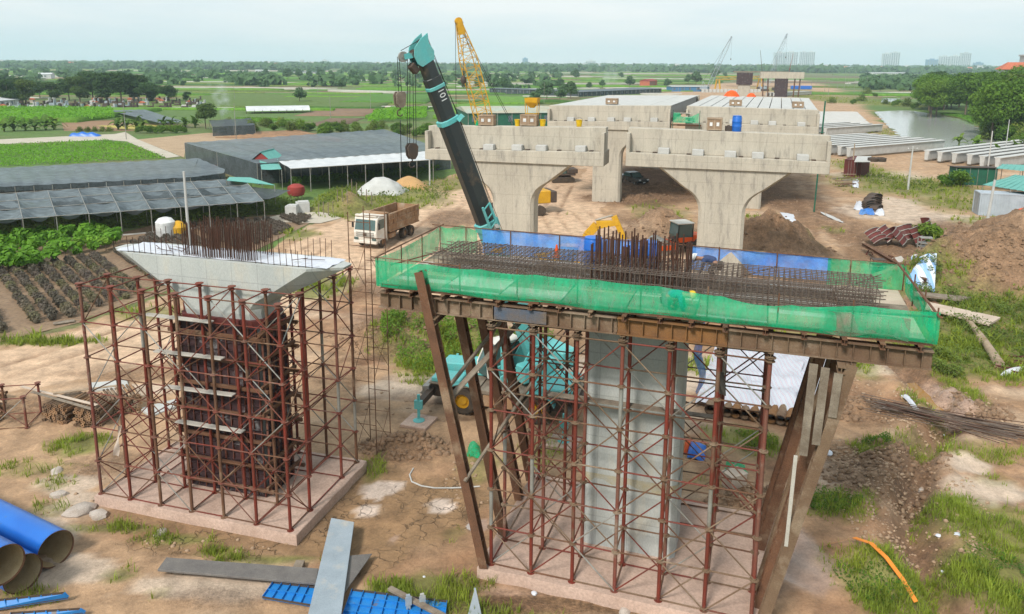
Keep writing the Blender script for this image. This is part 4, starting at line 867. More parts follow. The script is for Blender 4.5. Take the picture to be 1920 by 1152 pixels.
for sgn in (-1,):                       # operator's cab on the far-left side of the boom
    ca0, ca1, cs0, cs1 = .3, 2.2, -1.35, -.52
    pts = [(ca0, 1.68), (ca1+.15, 1.68), (ca1+.2, 2.3), (ca1-.35, 3.25), (ca0, 3.25)]; n = len(pts)
    for nm, m, e, zz in (('cab_glass', 'glass', 0, 0),):
        MB().add([fr3(a, cs0, z) for a, z in pts]+[fr3(a, cs1, z) for a, z in pts], [tuple(range(n-1, -1, -1)), tuple(range(n, 2*n))]+[(i, (i+1) % n, (i+1) % n+n, i+n) for i in range(n)]).build('cab_glass', MT['glass'], T, bevel=.02)
    for s in (cs0-.01, cs1+.01):
        for i in range(n): MB().beam(fr3(pts[i][0], s, pts[i][1]), fr3(pts[(i+1) % n][0], s, pts[(i+1) % n][1]), .07, .07).build('cab_frame', MT['white_paint'], T)
        MB().add([fr3(a, s+.03*(1 if s > cs0 else -1), z) for a, z in ((ca0, 1.68), (ca1+.15, 1.68), (ca1+.2, 2.2), (ca0, 2.2))], [(0, 1, 2, 3)]).build('cab_door', MT['teal'], T)
    boxf('cab_roof', ca0-.05, ca1-.3, cs0-.05, cs1+.05, 3.26, 3.34, 'white_paint', .02)
# telescopic boom
BV = (TIP-FOOT); BL = BV.length; bw = BV.normalized(); bs = sd_; bn = bs.cross(bw).normalized()
if bn.z < 0: bn = -bn
def bp_(t, s, n): return FOOT+BV*t+bs*s+bn*n
def sect(nm, t0, t1, w, h, m, off=0):
    k = [(-w/2, -h*.22), (-w*.30, -h/2), (w*.30, -h/2), (w/2, -h*.22), (w/2, h*.40), (w*.42, h/2), (-w*.42, h/2), (-w/2, h*.40)]
    return MB().loft([[bp_(t, a, b+off) for a, b in k] for t in (t0, t1)]).build(nm, MT[m], T, bevel=.02)
sect('boom_base_section', -.03, .46, .76, .95, 'teal'); sect('boom_collar', .445, .47, .84, 1.04, 'teal')
s2 = sect('boom_section', .45, .80, .67, .84, 'boom_grey'); sect('boom_collar', .788, .803, .74, .92, 'teal'); s3 = sect('boom_section', .79, .925, .58, .72, 'boom_grey'); sect('boom_collar', .892, .902, .63, .78, 'teal'); sect('boom_section', .90, .985, .50, .62, 'boom_grey')
for t in (.50, .56, .62, .68, .74):
    MB().beam(bp_(t, -.338, -.08), bp_(t+.006, -.338, .10), .006, .03).build('scale_mark', MT['orange'], s2)
tm = text_mesh('101', .42, MT['white_pl'])
lt = put('lettering', tm, s3, M=Matrix(((bn.x, bw.x, 0, 0), (bn.y, bw.y, 0, 0), (bn.z, bw.z, 0, 0), (0, 0, 0, 1))))
def face_text(side):
    ux = -bw; uy = bn; nz_ = ux.cross(uy)
    q = bp_(.872, 0, .05)+nz_*.294; return Matrix(((ux.x, uy.x, nz_.x, q.x), (ux.y, uy.y, nz_.y, q.y), (ux.z, uy.z, nz_.z, q.z), (0, 0, 0, 1)))
lt.matrix_local = face_text(1)
for s in (-1, 1):                        # boom head plates
    pl = [(.965, -.34), (.977, -.50), (1.0, -.54), (1.02, -.36), (1.034, .05), (1.040, .44), (1.015, .33), (.99, .44), (.97, .32)]; n = len(pl)
    MB().add([bp_(t, s*.24-.025, b) for t, b in pl]+[bp_(t, s*.24+.025, b) for t, b in pl], [tuple(range(n-1, -1, -1)), tuple(range(n, 2*n))]+[(i, (i+1) % n, (i+1) % n+n, i+n) for i in range(n)]).build('head_plate', MT['teal'], T)
def disc(nm, c, r, w, m='steel_dark'):
    MB().tube(c-bs*w/2, c+bs*w/2, r, 18).tube(c-bs*(w/2+.03), c+bs*(w/2+.03), r*.35, 10).build(nm, MT[m], T, smooth=True)
for s in (-.13, 0, .13): disc('sheave', bp_(1.0, s, -.34), .21, .07); disc('sheave', bp_(1.018, s, .18), .18, .07)
AUX = bp_(1.008, 0, -.9)
for s in (-.12, .12): MB().beam(bp_(1.0, s, -.35), AUX+bs*s, .05, .22).build('aux_arm', MT['teal'], T)
disc('sheave', AUX, .22, .10, 'galv')
MB().beam(bp_(.955, 0, -.55), bp_(.982, 0, -.72), .3, .30).build('limit_weight', MT['steel_dark'], T, bevel=.04)
def rope(a, b, r=.014): MB().tube(a, b, r, 4).build('rope', MT['cable'], T)
MAINB = Vector((*bp_(1.0, 0, -.60)[:2], 0)); AUXB = Vector((*AUX[:2], 0))-hd*(-.2)
def hook_block(c, z, sc, m):
    o = MB()
    k = [(-.26, .0), (-.30, .45), (-.18, .62), (.18, .62), (.30, .45), (.26, .0), (.12, -.2), (-.12, -.2)]
    for s in (-.11, .11):
        nn = len(k); o.add([Vector((c.x, c.y, z))+hd*a*sc+bs*(s-.03)+Vector((0, 0, b*sc)) for a, b in k]+[Vector((c.x, c.y, z))+hd*a*sc+bs*(s+.03)+Vector((0, 0, b*sc)) for a, b in k], [tuple(range(nn-1, -1, -1)), tuple(range(nn, 2*nn))]+[(i, (i+1) % nn, (i+1) % nn+nn, i+nn) for i in range(nn)])
    b = o.build('hook_block', MT[m], T)
    MB().tube(Vector((c.x, c.y, z+.3*sc))-bs*.07, Vector((c.x, c.y, z+.3*sc))+bs*.07, .24*sc, 14).build('sheave', MT['steel_dark'], b)
    pts = [Vector((c.x, c.y, z-.18*sc))]+[Vector((c.x, c.y, z-.48*sc))+hd*.17*sc*math.cos(t)+Vector((0, 0, .17*sc*math.sin(t))) for t in np.linspace(R(100), R(-150), 9)]
    MB().path(pts, .035*sc, 6).build('hook', MT['steel_dark'], b, smooth=True)
hook_block(MAINB, 13.1, .82, 'steel_dark'); hook_block(AUXB, 15.3, .8, 'wood_grey')
for s in (-.1, .1):
    for a in (-.16, .16): rope(bp_(1.0, s, -.42)+hd*(.22 if a > 0 else -.02), Vector((MAINB.x, MAINB.y, 13.5))+hd*a+bs*s)
rope(AUX+hd*.27, Vector((AUXB.x, AUXB.y, 15.7))+hd*.05); rope(AUX+hd*.2, Vector((AUXB.x, AUXB.y, 15.7))-hd*.1); rope(Vector((AUXB.x, AUXB.y, 14.6)), Vector((AUXB.x, AUXB.y, 12.4)), .018)
rope(bp_(1.035, 0, .42), bp_(.80, .1, .56)); rope(bp_(.80, .1, .56), bp_(.02, .1, .56)); rope(AUX+bw*.27, bp_(1.03, 0, .45)); rope(bp_(1.035, .15, .42), bp_(.30, .25, .60))
# luffing ram and stowed lattice jib
MB().tube(fr3(1.75, 0, 2.0), bp_(.22, 0, -.52), .17, 14).build('luffing_cylinder', MT['teal'], T, smooth=True); MB().tube(bp_(.17, 0, -.62), bp_(.27, 0, -.45), .11, 12).build('cylinder_rod', MT['galv'], T, smooth=True)
jb = MB()
for n_ in (-.25, .25): jb.beam(bp_(.26, .62, n_), bp_(.53, .60, n_*.8), .09, .09)
for t in np.linspace(.27, .52, 9): jb.beam(bp_(t, .62, -.25), bp_(t+.012, .61, .24), .04, .05)
jb.build('stowed_jib', MT['teal'], T)
MB().beam(bp_(.44, .5, 0), bp_(.46, .72, .1), .2, .3).build('jib_bracket', MT['galv'], T); MB().beam(bp_(.885, -.37, -.1), bp_(.91, -.37, .3), .06, .5).build('rope_guide', MT['teal'], T); MB().beam(bp_(.79, .40, .3), bp_(.80, .55, .5), .2, .2).build('rope_guide', MT['teal'], T)
# outrigger pads
for k, (x, y) in enumerate(((3.55, 2.72), (-3.55, 2.72))):
    q = Matrix.Translation((CRX, CRY, 0)) @ Matrix.Rotation(CRZ, 4, 'Z') @ Vector((x, y, 0))
    tag(MB().box((0, 0, .05), (1.35, 1.35, .15)).build('outrigger_pad', MT['slab'], loc=(q.x, q.y, .0), rz=R(-20), bevel=.02), ('square concrete pad under the crane outrigger left of the raking struts', 'square concrete pad under the crane outrigger behind the right column')[k], 'pad')

# ---------------- dump truck
def dump_truck(front, rear, label):
    a, b = front, rear; rz = math.atan2(a.y-b.y, a.x-b.x); c = (a+b)/2
    T = thing('dump_truck', label, 'truck', (c.x, c.y, .03), rz)
    MB().bx(-3.7, 3.4, -.45, .45, .75, 1.05).build('chassis', MT['steel_dark'], T)
    cab = [(2.0, .75), (3.85, .70), (3.95, 1.5), (3.70, 2.85), (3.45, 3.05), (2.0, 3.05)]
    cb = MB().prism(cab, -1.22, 1.22, 'y').build('cab', MT['white_paint'], T, bevel=.06)
    MB().add([(3.945, -1.08, 1.78), (3.945, 1.08, 1.78), (3.755, 1.04, 2.72), (3.755, -1.04, 2.72)], [(0, 1, 2, 3)]).build('windscreen', MT['glass'], cb)
    for s in (-1, 1):
        MB().add([(2.45, s*1.232, 1.85), (3.62, s*1.232, 1.80), (3.50, s*1.232, 2.70), (2.45, s*1.232, 2.70)], [(0, 1, 2, 3)]).build('side_window', MT['glass'], cb)
        MB().bx(3.70, 3.78, s*1.42-.09, s*1.42+.09, 1.9, 2.45).tube((3.6, s*1.2, 2.5), (3.74, s*1.42, 2.3), .02, 5).build('mirror', MT['black'], cb)
        MB().bx(3.86, 3.99, s*.95-.2, s*.95+.2, .85, 1.05).build('headlight', MT['glass'], cb)
    for z in (1.18, 1.34, 1.50): MB().bx(3.93, 3.99, -.95, .95, z, z+.06).build('grille_bar', MT['galv'], cb)
    MB().bx(3.96, 4.0, -.18, .18, 1.22, 1.46).build('badge', MT['steel_dark'], cb); MB().bx(3.75, 4.02, -1.24, 1.24, .52, .80).build('bumper', MT['white_paint'], cb, bevel=.04); MB().bx(3.4, 3.75, -1.15, 1.15, 2.98, 3.16).build('sun_visor', MT['white_paint'], cb, bevel=.03)
    x0, x1, w, z0, z1 = -3.95, 1.75, 1.22, 1.25, 2.95
    BD_ = MB().bx(x0, x1, -w, w, z0, z0+.1)
    for s in (-1, 1): BD_.bx(x0, x1, s*w-.04, s*w+.04, z0, z1)
    BD_.bx(x1-.08, x1, -w, w, z0, z1+.2).bx(x0, x0+.08, -w, w, z0, z1); bd = BD_.build('tipper_body', MT['dump_body'], T)
    for s in (-1, 1):
        for x in np.linspace(x0+.05, x1-.05, 8): MB().bx(x-.06, x+.06, s*(w+.05)-.05, s*(w+.05)+.05, z0+.62, z1-.05).build('rib', MT['dump_body'], bd)
        for z in (z0+.05, z0+.62, z0+1.15, z1): MB().bx(x0, x1, s*(w+.06)-.07, s*(w+.06)+.07, z-.06, z+.06).build('side_rail', MT['dump_body'], bd)
    MB().bx(x1, x1+.7, -1.2, 1.2, z1+.1, z1+.22).build('cab_guard', MT['dump_body'], bd)
    mb = MB(); mb.grid(16, 10, lambda p, q: (x0+.1+(x1-x0-.2)*p, -w+.06+(2*w-.12)*q, z0+.55+.6*math.sin(p*PI)*math.sin(q*PI)*(1-p*.5)+random.uniform(-.05, .05))); mb.build('load', MT['clod'], bd, smooth=True)
    for s in (-1, 1):
        wheel(T, 2.75, s*1.05, .53, .32, False, 'dump_body', s)
        for x in (-1.3, -2.65): wheel(T, x, s*.98, .53, .5, False, 'dump_body', s)
        MB().bx(.3, 1.5, s*.85-.28, s*.85+.28, .55, 1.05).build('fuel_tank', MT['dump_body'], T, bevel=.05)
        MB().prism([(2.75+.72*math.cos(t), .53+.68*math.sin(t)) for t in np.linspace(0, PI, 9)]+[(2.75+.66*math.cos(t), .53+.62*math.sin(t)) for t in np.linspace(PI, 0, 9)], s*.85, s*1.25, 'y').build('mudguard', MT['white_paint'], T)
    return T
dump_truck(G(699, 462), G(753, 440.5), 'white-cabbed dump truck with a rusty tipper body on the dirt road')

# ---------------- dark pickup
def pickup(c, rz, label):
    T = thing('pickup_truck', label, 'pickup', (c.x, c.y, c.z), rz); m = mat('pickup_paint', (.02, .03, .034), rough=.25, fine=.05, bump=0, spec=.7, col3=(.13, .10, .08), c3=(.6, .75))
    side = [(-2.6, .55), (2.45, .5), (2.62, .7), (2.58, 1.0), (1.2, 1.12), (.45, 1.72), (-.85, 1.75), (-1.15, 1.15), (-2.6, 1.15)]
    b = MB().prism(side, -.9, .9, 'y').build('body', m, T, bevel=.06)
    MB().add([(1.16, -.76, 1.17), (1.16, .76, 1.17), (.52, .70, 1.68), (.52, -.70, 1.68)], [(0, 1, 2, 3)]).build('windscreen', MT['glass'], b)
    for s in (-1, 1):
        MB().add([(.95, s*.908, 1.18), (.40, s*.908, 1.64), (-.75, s*.908, 1.66), (-.95, s*.908, 1.18)], [(0, 1, 2, 3)]).build('side_window', MT['glass'], b)
        for x in (-1.65, 1.6): wheel(T, x, s*.8, .38, .26, False, 'galv', s)
        MB().box((2.56, s*.68, .92), (.1, .36, .16)).build('headlight', MT['white_pl'], b)
        MB().box((.95, s*1.02, 1.2), (.1, .2, .16)).build('mirror', MT['black'], b)
    MB().box((2.60, 0, .80), (.08, .9, .22)).build('grille', MT['black'], b); MB().box((2.655, 0, .58), (.02, .4, .12)).build('number_plate', MT['white_pl'], b)
pc = G(1186, 347); pickup(Vector((pc.x, pc.y, hz(pc.x, pc.y)-.1)), R(-62), 'dark pickup truck parked on churned mud under the deck')

# ---------------- road roller
def roller(c, rz):
    T = thing('road_roller', 'orange road roller with a grey drum half behind the middle column', 'road roller', (c.x, c.y, hz(c.x, c.y)-.03), rz)
    M90 = Matrix.Rotation(PI/2, 3, 'X')
    MB().lathe([(.01, -1.05), (.74, -1.05), (.76, -1.03), (.76, 1.03), (.74, 1.05), (.01, 1.05)], (1.9, 0, .76), n=36, M=M90).build('drum', MT['galv'], T, smooth=True)
    f = MB()
    for s in (-1, 1): f.bx(.6, 2.9, s*1.17-.07, s*1.17+.07, .55, 1.0)
    f.bx(2.78, 2.95, -1.2, 1.2, .6, 1.0).bx(.5, .75, -1.2, 1.2, .55, 1.05).build('drum_frame', MT['orange'], T, bevel=.03)
    MB().bx(-.6, .55, -.5, .5, .6, 1.1).bx(-2.9, -.5, -.95, .95, .85, 1.15).build('rear_frame', MT['steel_dark'], T)
    MB().prism([(-2.95, 1.1), (-1.1, 1.1), (-1.1, 1.75), (-2.6, 1.6), (-2.95, 1.4)], -.85, .85, 'y').build('engine_hood', MT['orange'], T, bevel=.06)
    cab = MB().prism([(-1.05, 1.15), (.45, 1.15), (.55, 1.7), (.35, 2.75), (-1.0, 2.75)], -.78, .78, 'y').build('cab', MT['glass'], T, bevel=.03)
    MB().bx(-1.15, .5, -.88, .88, 2.76, 2.9).build('cab_roof', MT['white_paint'], cab, bevel=.05)
    for s in (-1, 1):
        for x in (-1.03, .40): MB().beam((x, s*.79, 1.15), (x-.03, s*.79, 2.75), .08, .06).build('cab_pillar', MT['black'], cab)
        MB().bx(-1.05, .5, s*.8-.02, s*.8+.02, 1.1, 1.55).build('cab_door', MT['orange'], cab)
        wheel(T, -1.75, s*.9, .72, .5, True, 'orange', s)
c_ = G(1270, 473); roller(c_, R(196))

# ---------------- excavator behind the deck
def excavator(c, rz, label, m='yellow'):
    T = thing('excavator', label, 'excavator', (c.x, c.y, hz(c.x, c.y)), rz)
    for s in (-1, 1):
        prof = [(-1.7, .25), (-1.5, .04), (1.5, .04), (1.8, .3), (1.75, .62), (1.5, .78), (-1.5, .78), (-1.75, .6)]
        tr = MB().prism(prof, s*1.05-.28, s*1.05+.28, 'y').build('track', MT['tyre'], T, bevel=.03)
        for x in np.linspace(-1.4, 1.4, 12): MB().bx(x-.04, x+.04, s*1.05-.29, s*1.05+.29, .77, .83).build('track_shoe', MT['steel_dark'], tr)
    MB().lathe([(.6, .7), (.6, 1.0)], n=18).build('slew_ring', MT['steel_dark'], T)
    MB().bx(-1.9, 1.1, -1.2, 1.2, 1.0, 1.3).bx(-2.2, -.6, -1.2, 1.2, 1.3, 1.95).build('upper_frame', MT[m], T, bevel=.08)
    cab = MB().prism([(-.5, 1.3), (1.05, 1.3), (1.15, 1.9), (.8, 2.8), (-.5, 2.8)], .3, 1.18, 'y').build('cab', MT['glass'], T, bevel=.04); MB().bx(-.55, .85, .27, 1.21, 2.8, 2.88).build('cab_roof', MT[m], cab)
    def arm(nm, pts, w, hh):
        mb = MB()
        for i in range(len(pts)-1):
            (x0, z0, h0), (x1, z1, h1) = pts[i], pts[i+1]; d = Vector((x1-x0, z1-z0)).normalized(); nx_, nz_ = -d.y, d.x
            mb.prism([(x0-nx_*h0, z0-nz_*h0), (x1-nx_*h1, z1-nz_*h1), (x1+nx_*h1, z1+nz_*h1), (x0+nx_*h0, z0+nz_*h0)], -w, w, 'y')
        return mb.build(nm, MT[m], T, bevel=.02)
    arm('boom', [(.8, 1.5, .2), (1.6, 3.9, .34), (2.3, 4.75, .32), (4.0, 5.0, .18)], .2, 0); arm('stick', [(3.6, 5.5, .22), (4.5, 3.6, .2), (4.9, 2.0, .12)], .16, 0)
    MB().tube((1.2, 0, 1.4), (1.9, 0, 3.6), .09, 8).tube((2.2, 0, 5.1), (3.5, 0, 5.55), .08, 8).tube((3.9, 0, 5.2), (4.7, 0, 2.9), .07, 8).build('rams', MT['galv'], T)
    MB().prism([(4.7, 2.1), (5.3, 1.8), (5.4, 1.0), (4.9, .6), (4.2, .9), (4.6, 1.2)], -.5, .5, 'y').build('bucket', MT['steel_dark'], T, bevel=.03)
excavator(Vector((4.3, 58.5, 0)), R(-12), 'yellow excavator behind the deck, only its bent arm showing')

# ---------------- crawler cranes
def crawler(c, tip, bw_, label, m, mseg=14, grp=None, foot=1.6, tag_hook=True):
    az = math.atan2(tip[1]-c.y, tip[0]-c.x); T = thing('crawler_crane', label, 'crawler crane', (c.x, c.y, 0), az, grp)
    L = math.hypot(tip[0]-c.x, tip[1]-c.y)
    for s in (-1, 1):
        t = MB().prism([(-2.7, .4), (-2.4, .05), (2.4, .05), (2.7, .4), (2.7, .75), (2.4, 1.05), (-2.4, 1.05), (-2.7, .75)], s*1.75-.4, s*1.75+.4, 'y').build('track', MT['tyre'], T, bevel=.04)
        for x in np.linspace(-2.2, 2.2, 14): MB().bx(x-.06, x+.06, s*1.75-.41, s*1.75+.41, 1.04, 1.10).build('track_shoe', MT['steel_dark'], t)
    MB().bx(-1.5, 1.5, -1.4, 1.4, .5, 1.2).build('undercarriage', MT['steel_dark'], T); MB().bx(-3.6, 1.2, -1.4, 1.4, 1.25, 2.7).build('machine_house', MT[m], T, bevel=.08)
    MB().bx(-4.3, -3.6, -1.5, 1.5, 1.3, 2.6).build('counterweight', MT['steel_dark'], T, bevel=.06); cb = MB().prism([(1.2, 1.25), (2.5, 1.25), (2.55, 2.0), (2.2, 3.1), (1.2, 3.1)], .5, 1.45, 'y').build('cab', MT['glass'], T, bevel=.04)
    MB().bx(1.15, 2.3, .45, 1.5, 3.1, 3.2).build('cab_roof', MT[m], cb)
    f, e = Vector((foot, 0, 1.8)), Vector((L, 0, tip[2])); g = lambda t: f.lerp(e, t)
    mb = MB(); lattice(mb, g(.0), g(.12), .5*bw_, bw_, 3, bw_*.035, bw_*.018); lattice(mb, g(.12), g(.80), bw_, bw_*.95, mseg, bw_*.035, bw_*.018); lattice(mb, g(.80), g(.985), bw_*.95, .32*bw_, 5, bw_*.035, bw_*.018); mb.build('lattice_boom', MT[m], T)
    hd_ = MB().beam(g(.93), g(1.0), bw_*.35, bw_*.5).tube(g(1.0)+Vector((0, -.2, 0)), g(1.0)+Vector((0, .2, 0)), .4, 12).build('boom_head', MT[m] if bw_ > 1.4 else MT['steel_dark'], T)
    MB().beam((-2.6, 0, 2.6), (-1.5, 0, 6.5), .2, .2).beam((.5, 0, 2.6), (-1.5, 0, 6.5), .2, .2).build('gantry_mast', MT[m], T)
    r = .016*bw_
    for s in (-.3, .3): MB().tube((-1.5, s, 6.5), g(.96)+Vector((0, s, .2)), r, 4).build('pendant', MT['cable'], T)
    for dx, z in ((.35, tip[2]*.42), (-.5, tip[2]*.72)) if tag_hook else ((.35, tip[2]*.6),):
        q = g(1.0)+Vector((dx, 0, 0)); MB().tube(q, (q.x, 0, z), r, 4).build('rope', MT['cable'], T)
        MB().lathe([(.05, .3), (.28, .1), (.34, -.25), (.2, -.55), (.05, -.6)], (q.x, 0, z), n=12).path([(q.x+.16*math.cos(t), 0, z-.8+.16*math.sin(t)) for t in np.linspace(R(110), R(-150), 8)], .035, 5).build('hook', MT['steel_dark'], T, smooth=True)
crawler(Vector((.6, 86.5, 0)), (-5.8, 84.0, 21.3), 1.65, 'yellow lattice crawler crane behind the left finished pier', 'yellow')
c1 = G(1322, 172); t1 = 430.0; crawler(c1, (c1.x+14, c1.y-2, 33.5), 2.1, 'far dark lattice crane leaning right, the left one of two', 'plate', 10, None, 1.6, False)
c2 = G(1432, 171); crawler(c2, (c2.x+13, c2.y+2, 36.0), 2.0, 'far thin lattice crane leaning right beside the tower blocks', 'plate', 10, None, 1.6, False)
excavator(G(1052, 341), R(-170), 'dark mud-caked excavator at the edge of the left finished pier', 'steel_dark')
# ================================================================ vegetation helpers
def leaf_mat(name, a, b, tr=.35): return mat(name, a, rough=.7, col2=b, scale=.35, amt=.6, fine=.35, fscale=1.7, bump=0, trans=tr, spec=.25, objrand=.22 if 'grass' not in name and 'crop' not in name and 'field' not in name and 'far' not in name else 0)
LM = dict(tree=leaf_mat('leaf_tree', (.15, .27, .03), (.075, .165, .02), .45), dark=leaf_mat('leaf_dark', (.065, .125, .03), (.035, .08, .022)), bright=leaf_mat('leaf_bright', (.16, .34, .025), (.09, .22, .02)),
          shrub=leaf_mat('leaf_shrub', (.20, .155, .13), (.13, .12, .085), .4), seed=leaf_mat('leaf_seedling', (.17, .36, .03), (.10, .24, .02)), olive=leaf_mat('leaf_olive', (.17, .23, .04), (.10, .15, .03)),
          banana=leaf_mat('leaf_banana', (.16, .28, .045), (.09, .18, .03), .45), grass=leaf_mat('leaf_grass', (.33, .38, .05), (.19, .27, .035), .45), crop=leaf_mat('leaf_crop', (.18, .40, .02), (.11, .28, .015)), far=leaf_mat('leaf_far', (.095, .18, .06), (.06, .12, .05), .3))
def leaves(pts, nrm, size, asp=.55, r=None):
    """leaf-sized quads at pts, facing roughly along nrm, as (verts, faces) arrays"""
    r = r or rng; n = len(pts); nrm = nrm+r.normal(0, .55, (n, 3)); nrm /= np.linalg.norm(nrm, axis=1)[:, None]+1e-9
    t = r.normal(0, 1, (n, 3)); t -= nrm*(t*nrm).sum(1)[:, None]; t /= np.linalg.norm(t, axis=1)[:, None]+1e-9; b = np.cross(nrm, t)
    s = size*r.uniform(.6, 1.35, (n, 1)); v = np.stack([pts-t*s, pts-b*s*asp, pts+t*s, pts+b*s*asp], 1).reshape(-1, 3)
    return v, np.arange(4*n).reshape(n, 4)
def np_mesh(name, v, f, m, smooth=False):
    me = bpy.data.meshes.new(name); me.vertices.add(len(v)); me.vertices.foreach_set('co', v.astype(np.float32).reshape(-1)); k = f.shape[1]
    me.loops.add(f.size); me.loops.foreach_set('vertex_index', f.reshape(-1).astype(np.int32)); me.polygons.add(len(f)); me.polygons.foreach_set('loop_start', np.arange(0, f.size, k).astype(np.int32))
    me.update(calc_edges=True); me.materials.append(m); return me
def crown_mesh(name, m, H_, W_, n, leaf, lobes=9, seed=0, low=.28):
    r = np.random.default_rng(seed); P = []; N = []
    for k in range(lobes):
        a = 2*PI*k/lobes+r.uniform(-.5, .5); rr = W_*.5*r.uniform(.25, .68) if k else 0; h = H_*(low+(.86-low)*r.uniform(.15, 1)) if k else H_*.8
        c = np.array([math.cos(a)*rr, math.sin(a)*rr, h]); R3 = W_*r.uniform(.20, .34); q = r.normal(0, 1, (n//lobes, 3)); q /= np.linalg.norm(q, axis=1)[:, None]
        rad = R3*(r.uniform(.55, 1.08, (n//lobes, 1))); o = q*rad*np.array([1, 1, .72]); keep = o[:, 2] > -R3*.5; P.append((c+o)[keep]); N.append((q*np.array([1, 1, 1.2])+np.array([0, 0, .4]))[keep])
    P = np.concatenate(P); N = np.concatenate(N); v, f = leaves(P, N, leaf, .6, r); return np_mesh(name, v, f, m)
def trunk_mesh(H_, r0, seed=0):
    r = random.Random(seed); mb = MB(); mb.tube((0, 0, -.3), (r.uniform(-.2, .2), r.uniform(-.2, .2), H_*.45), r0, 7, r0*.7)
    for k in range(5):
        a = 2*PI*k/5+r.uniform(-.4, .4); mb.tube((0, 0, H_*r.uniform(.3, .45)), (math.cos(a)*H_*.22, math.sin(a)*H_*.22, H_*r.uniform(.6, .8)), r0*.5, 5, r0*.15)
    return mb.mesh('trunk', MT['bark'])
TREES = {}
def tree_kind(key, name, m, H_, W_, n, leaf, **k): TREES[key] = (name, crown_mesh('crown', m, H_, W_, n, leaf, **k), trunk_mesh(H_, H_*.022, k.get('seed', 0)))
tree_kind('broad', 'broadleaf_tree', LM['tree'], 13, 11, 5200, .36, seed=1, lobes=13, low=.22); tree_kind('broad2', 'broadleaf_tree', LM['tree'], 12, 12, 5200, .36, seed=2, lobes=14, low=.2)
tree_kind('dark', 'broadleaf_tree', LM['dark'], 13, 12, 4600, .38, seed=3, lobes=12, low=.2); tree_kind('dark2', 'broadleaf_tree', LM['dark'], 12, 9, 4200, .36, seed=4, lobes=10, low=.15)
tree_kind('round', 'round_tree', LM['dark'], 5.2, 4.6, 2600, .22, seed=5, lobes=8, low=.15); tree_kind('small', 'small_tree', LM['far'], 7, 6, 900, .42, seed=6, lobes=7, low=.2); tree_kind('bush', 'bush', LM['olive'], 2.2, 3.2, 1100, .16, seed=7, lobes=7, low=.05)
tree_kind('gbush', 'bush', LM['tree'], 2.0, 3.0, 1100, .17, seed=8, lobes=7, low=.05)
def tree(key, p, label, s=1.0, sz=None, grp=None, cat='tree'):
    nm, c, t = TREES[key]; T = thing(nm, label, cat, (p.x, p.y, p.z if p.z else hz(p.x, p.y)), random.uniform(0, 6.28), grp); T.scale = (s, s, sz or s)
    put('crown', c, T); put('trunk', t, T); return T
def banana_mesh(seed=0, n=15, H_=2.0, m='banana'):
    r = random.Random(seed); mb = MB()
    for k in range(n):
        a = 2*PI*k/n+r.uniform(-.4, .4); L = r.uniform(1.5, 2.3); b0 = r.uniform(.15, .75)*H_*.8; up = r.uniform(.35, 1.35); w = r.uniform(.24, .36); d = Vector((math.cos(a), math.sin(a), 0)); s = Vector((-d.y, d.x, 0)); prev = None
        for i in range(8):
            t = i/7; c = d*L*t*(.75 if up < 1 else .45)+Vector((0, 0, b0+up*L*t-1.15*up*L*t*t*(1 if up < 1.0 else .6))); ww = w*math.sin(min(1, t*1.1+.08)*PI)**.6*(1 if i < 7 else .1)
            cur = (c-s*ww-Vector((0, 0, .06)), c+Vector((0, 0, .03)), c+s*ww-Vector((0, 0, .06)))
            if prev: mb.add([prev[0], prev[1], cur[1], cur[0]], [(0, 1, 2, 3)]); mb.add([prev[1], prev[2], cur[2], cur[1]], [(0, 1, 2, 3)])
            prev = cur
    return mb.mesh('leaf_crown', LM[m])
BAN = [banana_mesh(i) for i in range(4)]; BTR = MB().tube((0, 0, -.1), (0, 0, 1.25), .16, 7, .09).mesh('stem', LM['olive'])
def banana(p, label, s=1.0, grp=None):
    T = thing('banana_plant', label, 'banana plant', (p.x, p.y, 0), random.uniform(0, 6.28), grp); T.scale = (s,)*3; put('leaf_crown', random.choice(BAN), T); put('stem', BTR, T)
def ball(name, m, r_, n, leaf, seed, sq=.9, lift=.55):
    r = np.random.default_rng(seed); q = r.normal(0, 1, (n, 3)); q /= np.linalg.norm(q, axis=1)[:, None]; P = q*r_*r.uniform(.6, 1.05, (n, 1))*np.array([1, 1, sq])+np.array([0, 0, r_*sq+lift*0+.05]); v, f = leaves(P, q+np.array([0, 0, .4]), leaf, .6, r); return np_mesh(name, v, f, m)
def scatter(poly, n, jitter=True):
    xs = [p[0] for p in poly]; ys = [p[1] for p in poly]; out = []
    while len(out) < n:
        X = rng.uniform(min(xs), max(xs), 4*n); Y = rng.uniform(min(ys), max(ys), 4*n); k = inpoly(X, Y, poly); out += list(zip(X[k], Y[k]))
    return np.array(out[:n])
def leafy(name, poly, h, n, leaf, m, label, cat, rows=None, top=True):
    """ground cover nobody could count: leaves standing over a plot"""
    P = scatter(poly, n); x, y = P[:, 0], P[:, 1]; hh = h*(.75+.5*vn(x*.6, y*.6, 3))
    if rows: a = R(rows[0]); s = np.sin((x*-math.sin(a)+y*math.cos(a))*2*PI/rows[1]); hh = hh*np.clip(.55+.6*s, .12, 1)
    z = hh*rng.uniform(.25, 1, n)**.6+heights(x, y); v, f = leaves(np.stack([x, y, z], 1), np.tile([0, -.25, 1.], (n, 1)), leaf, .5); o = put(name, np_mesh(name, v, f, m)); return tag(o, label, cat, kind='stuff')

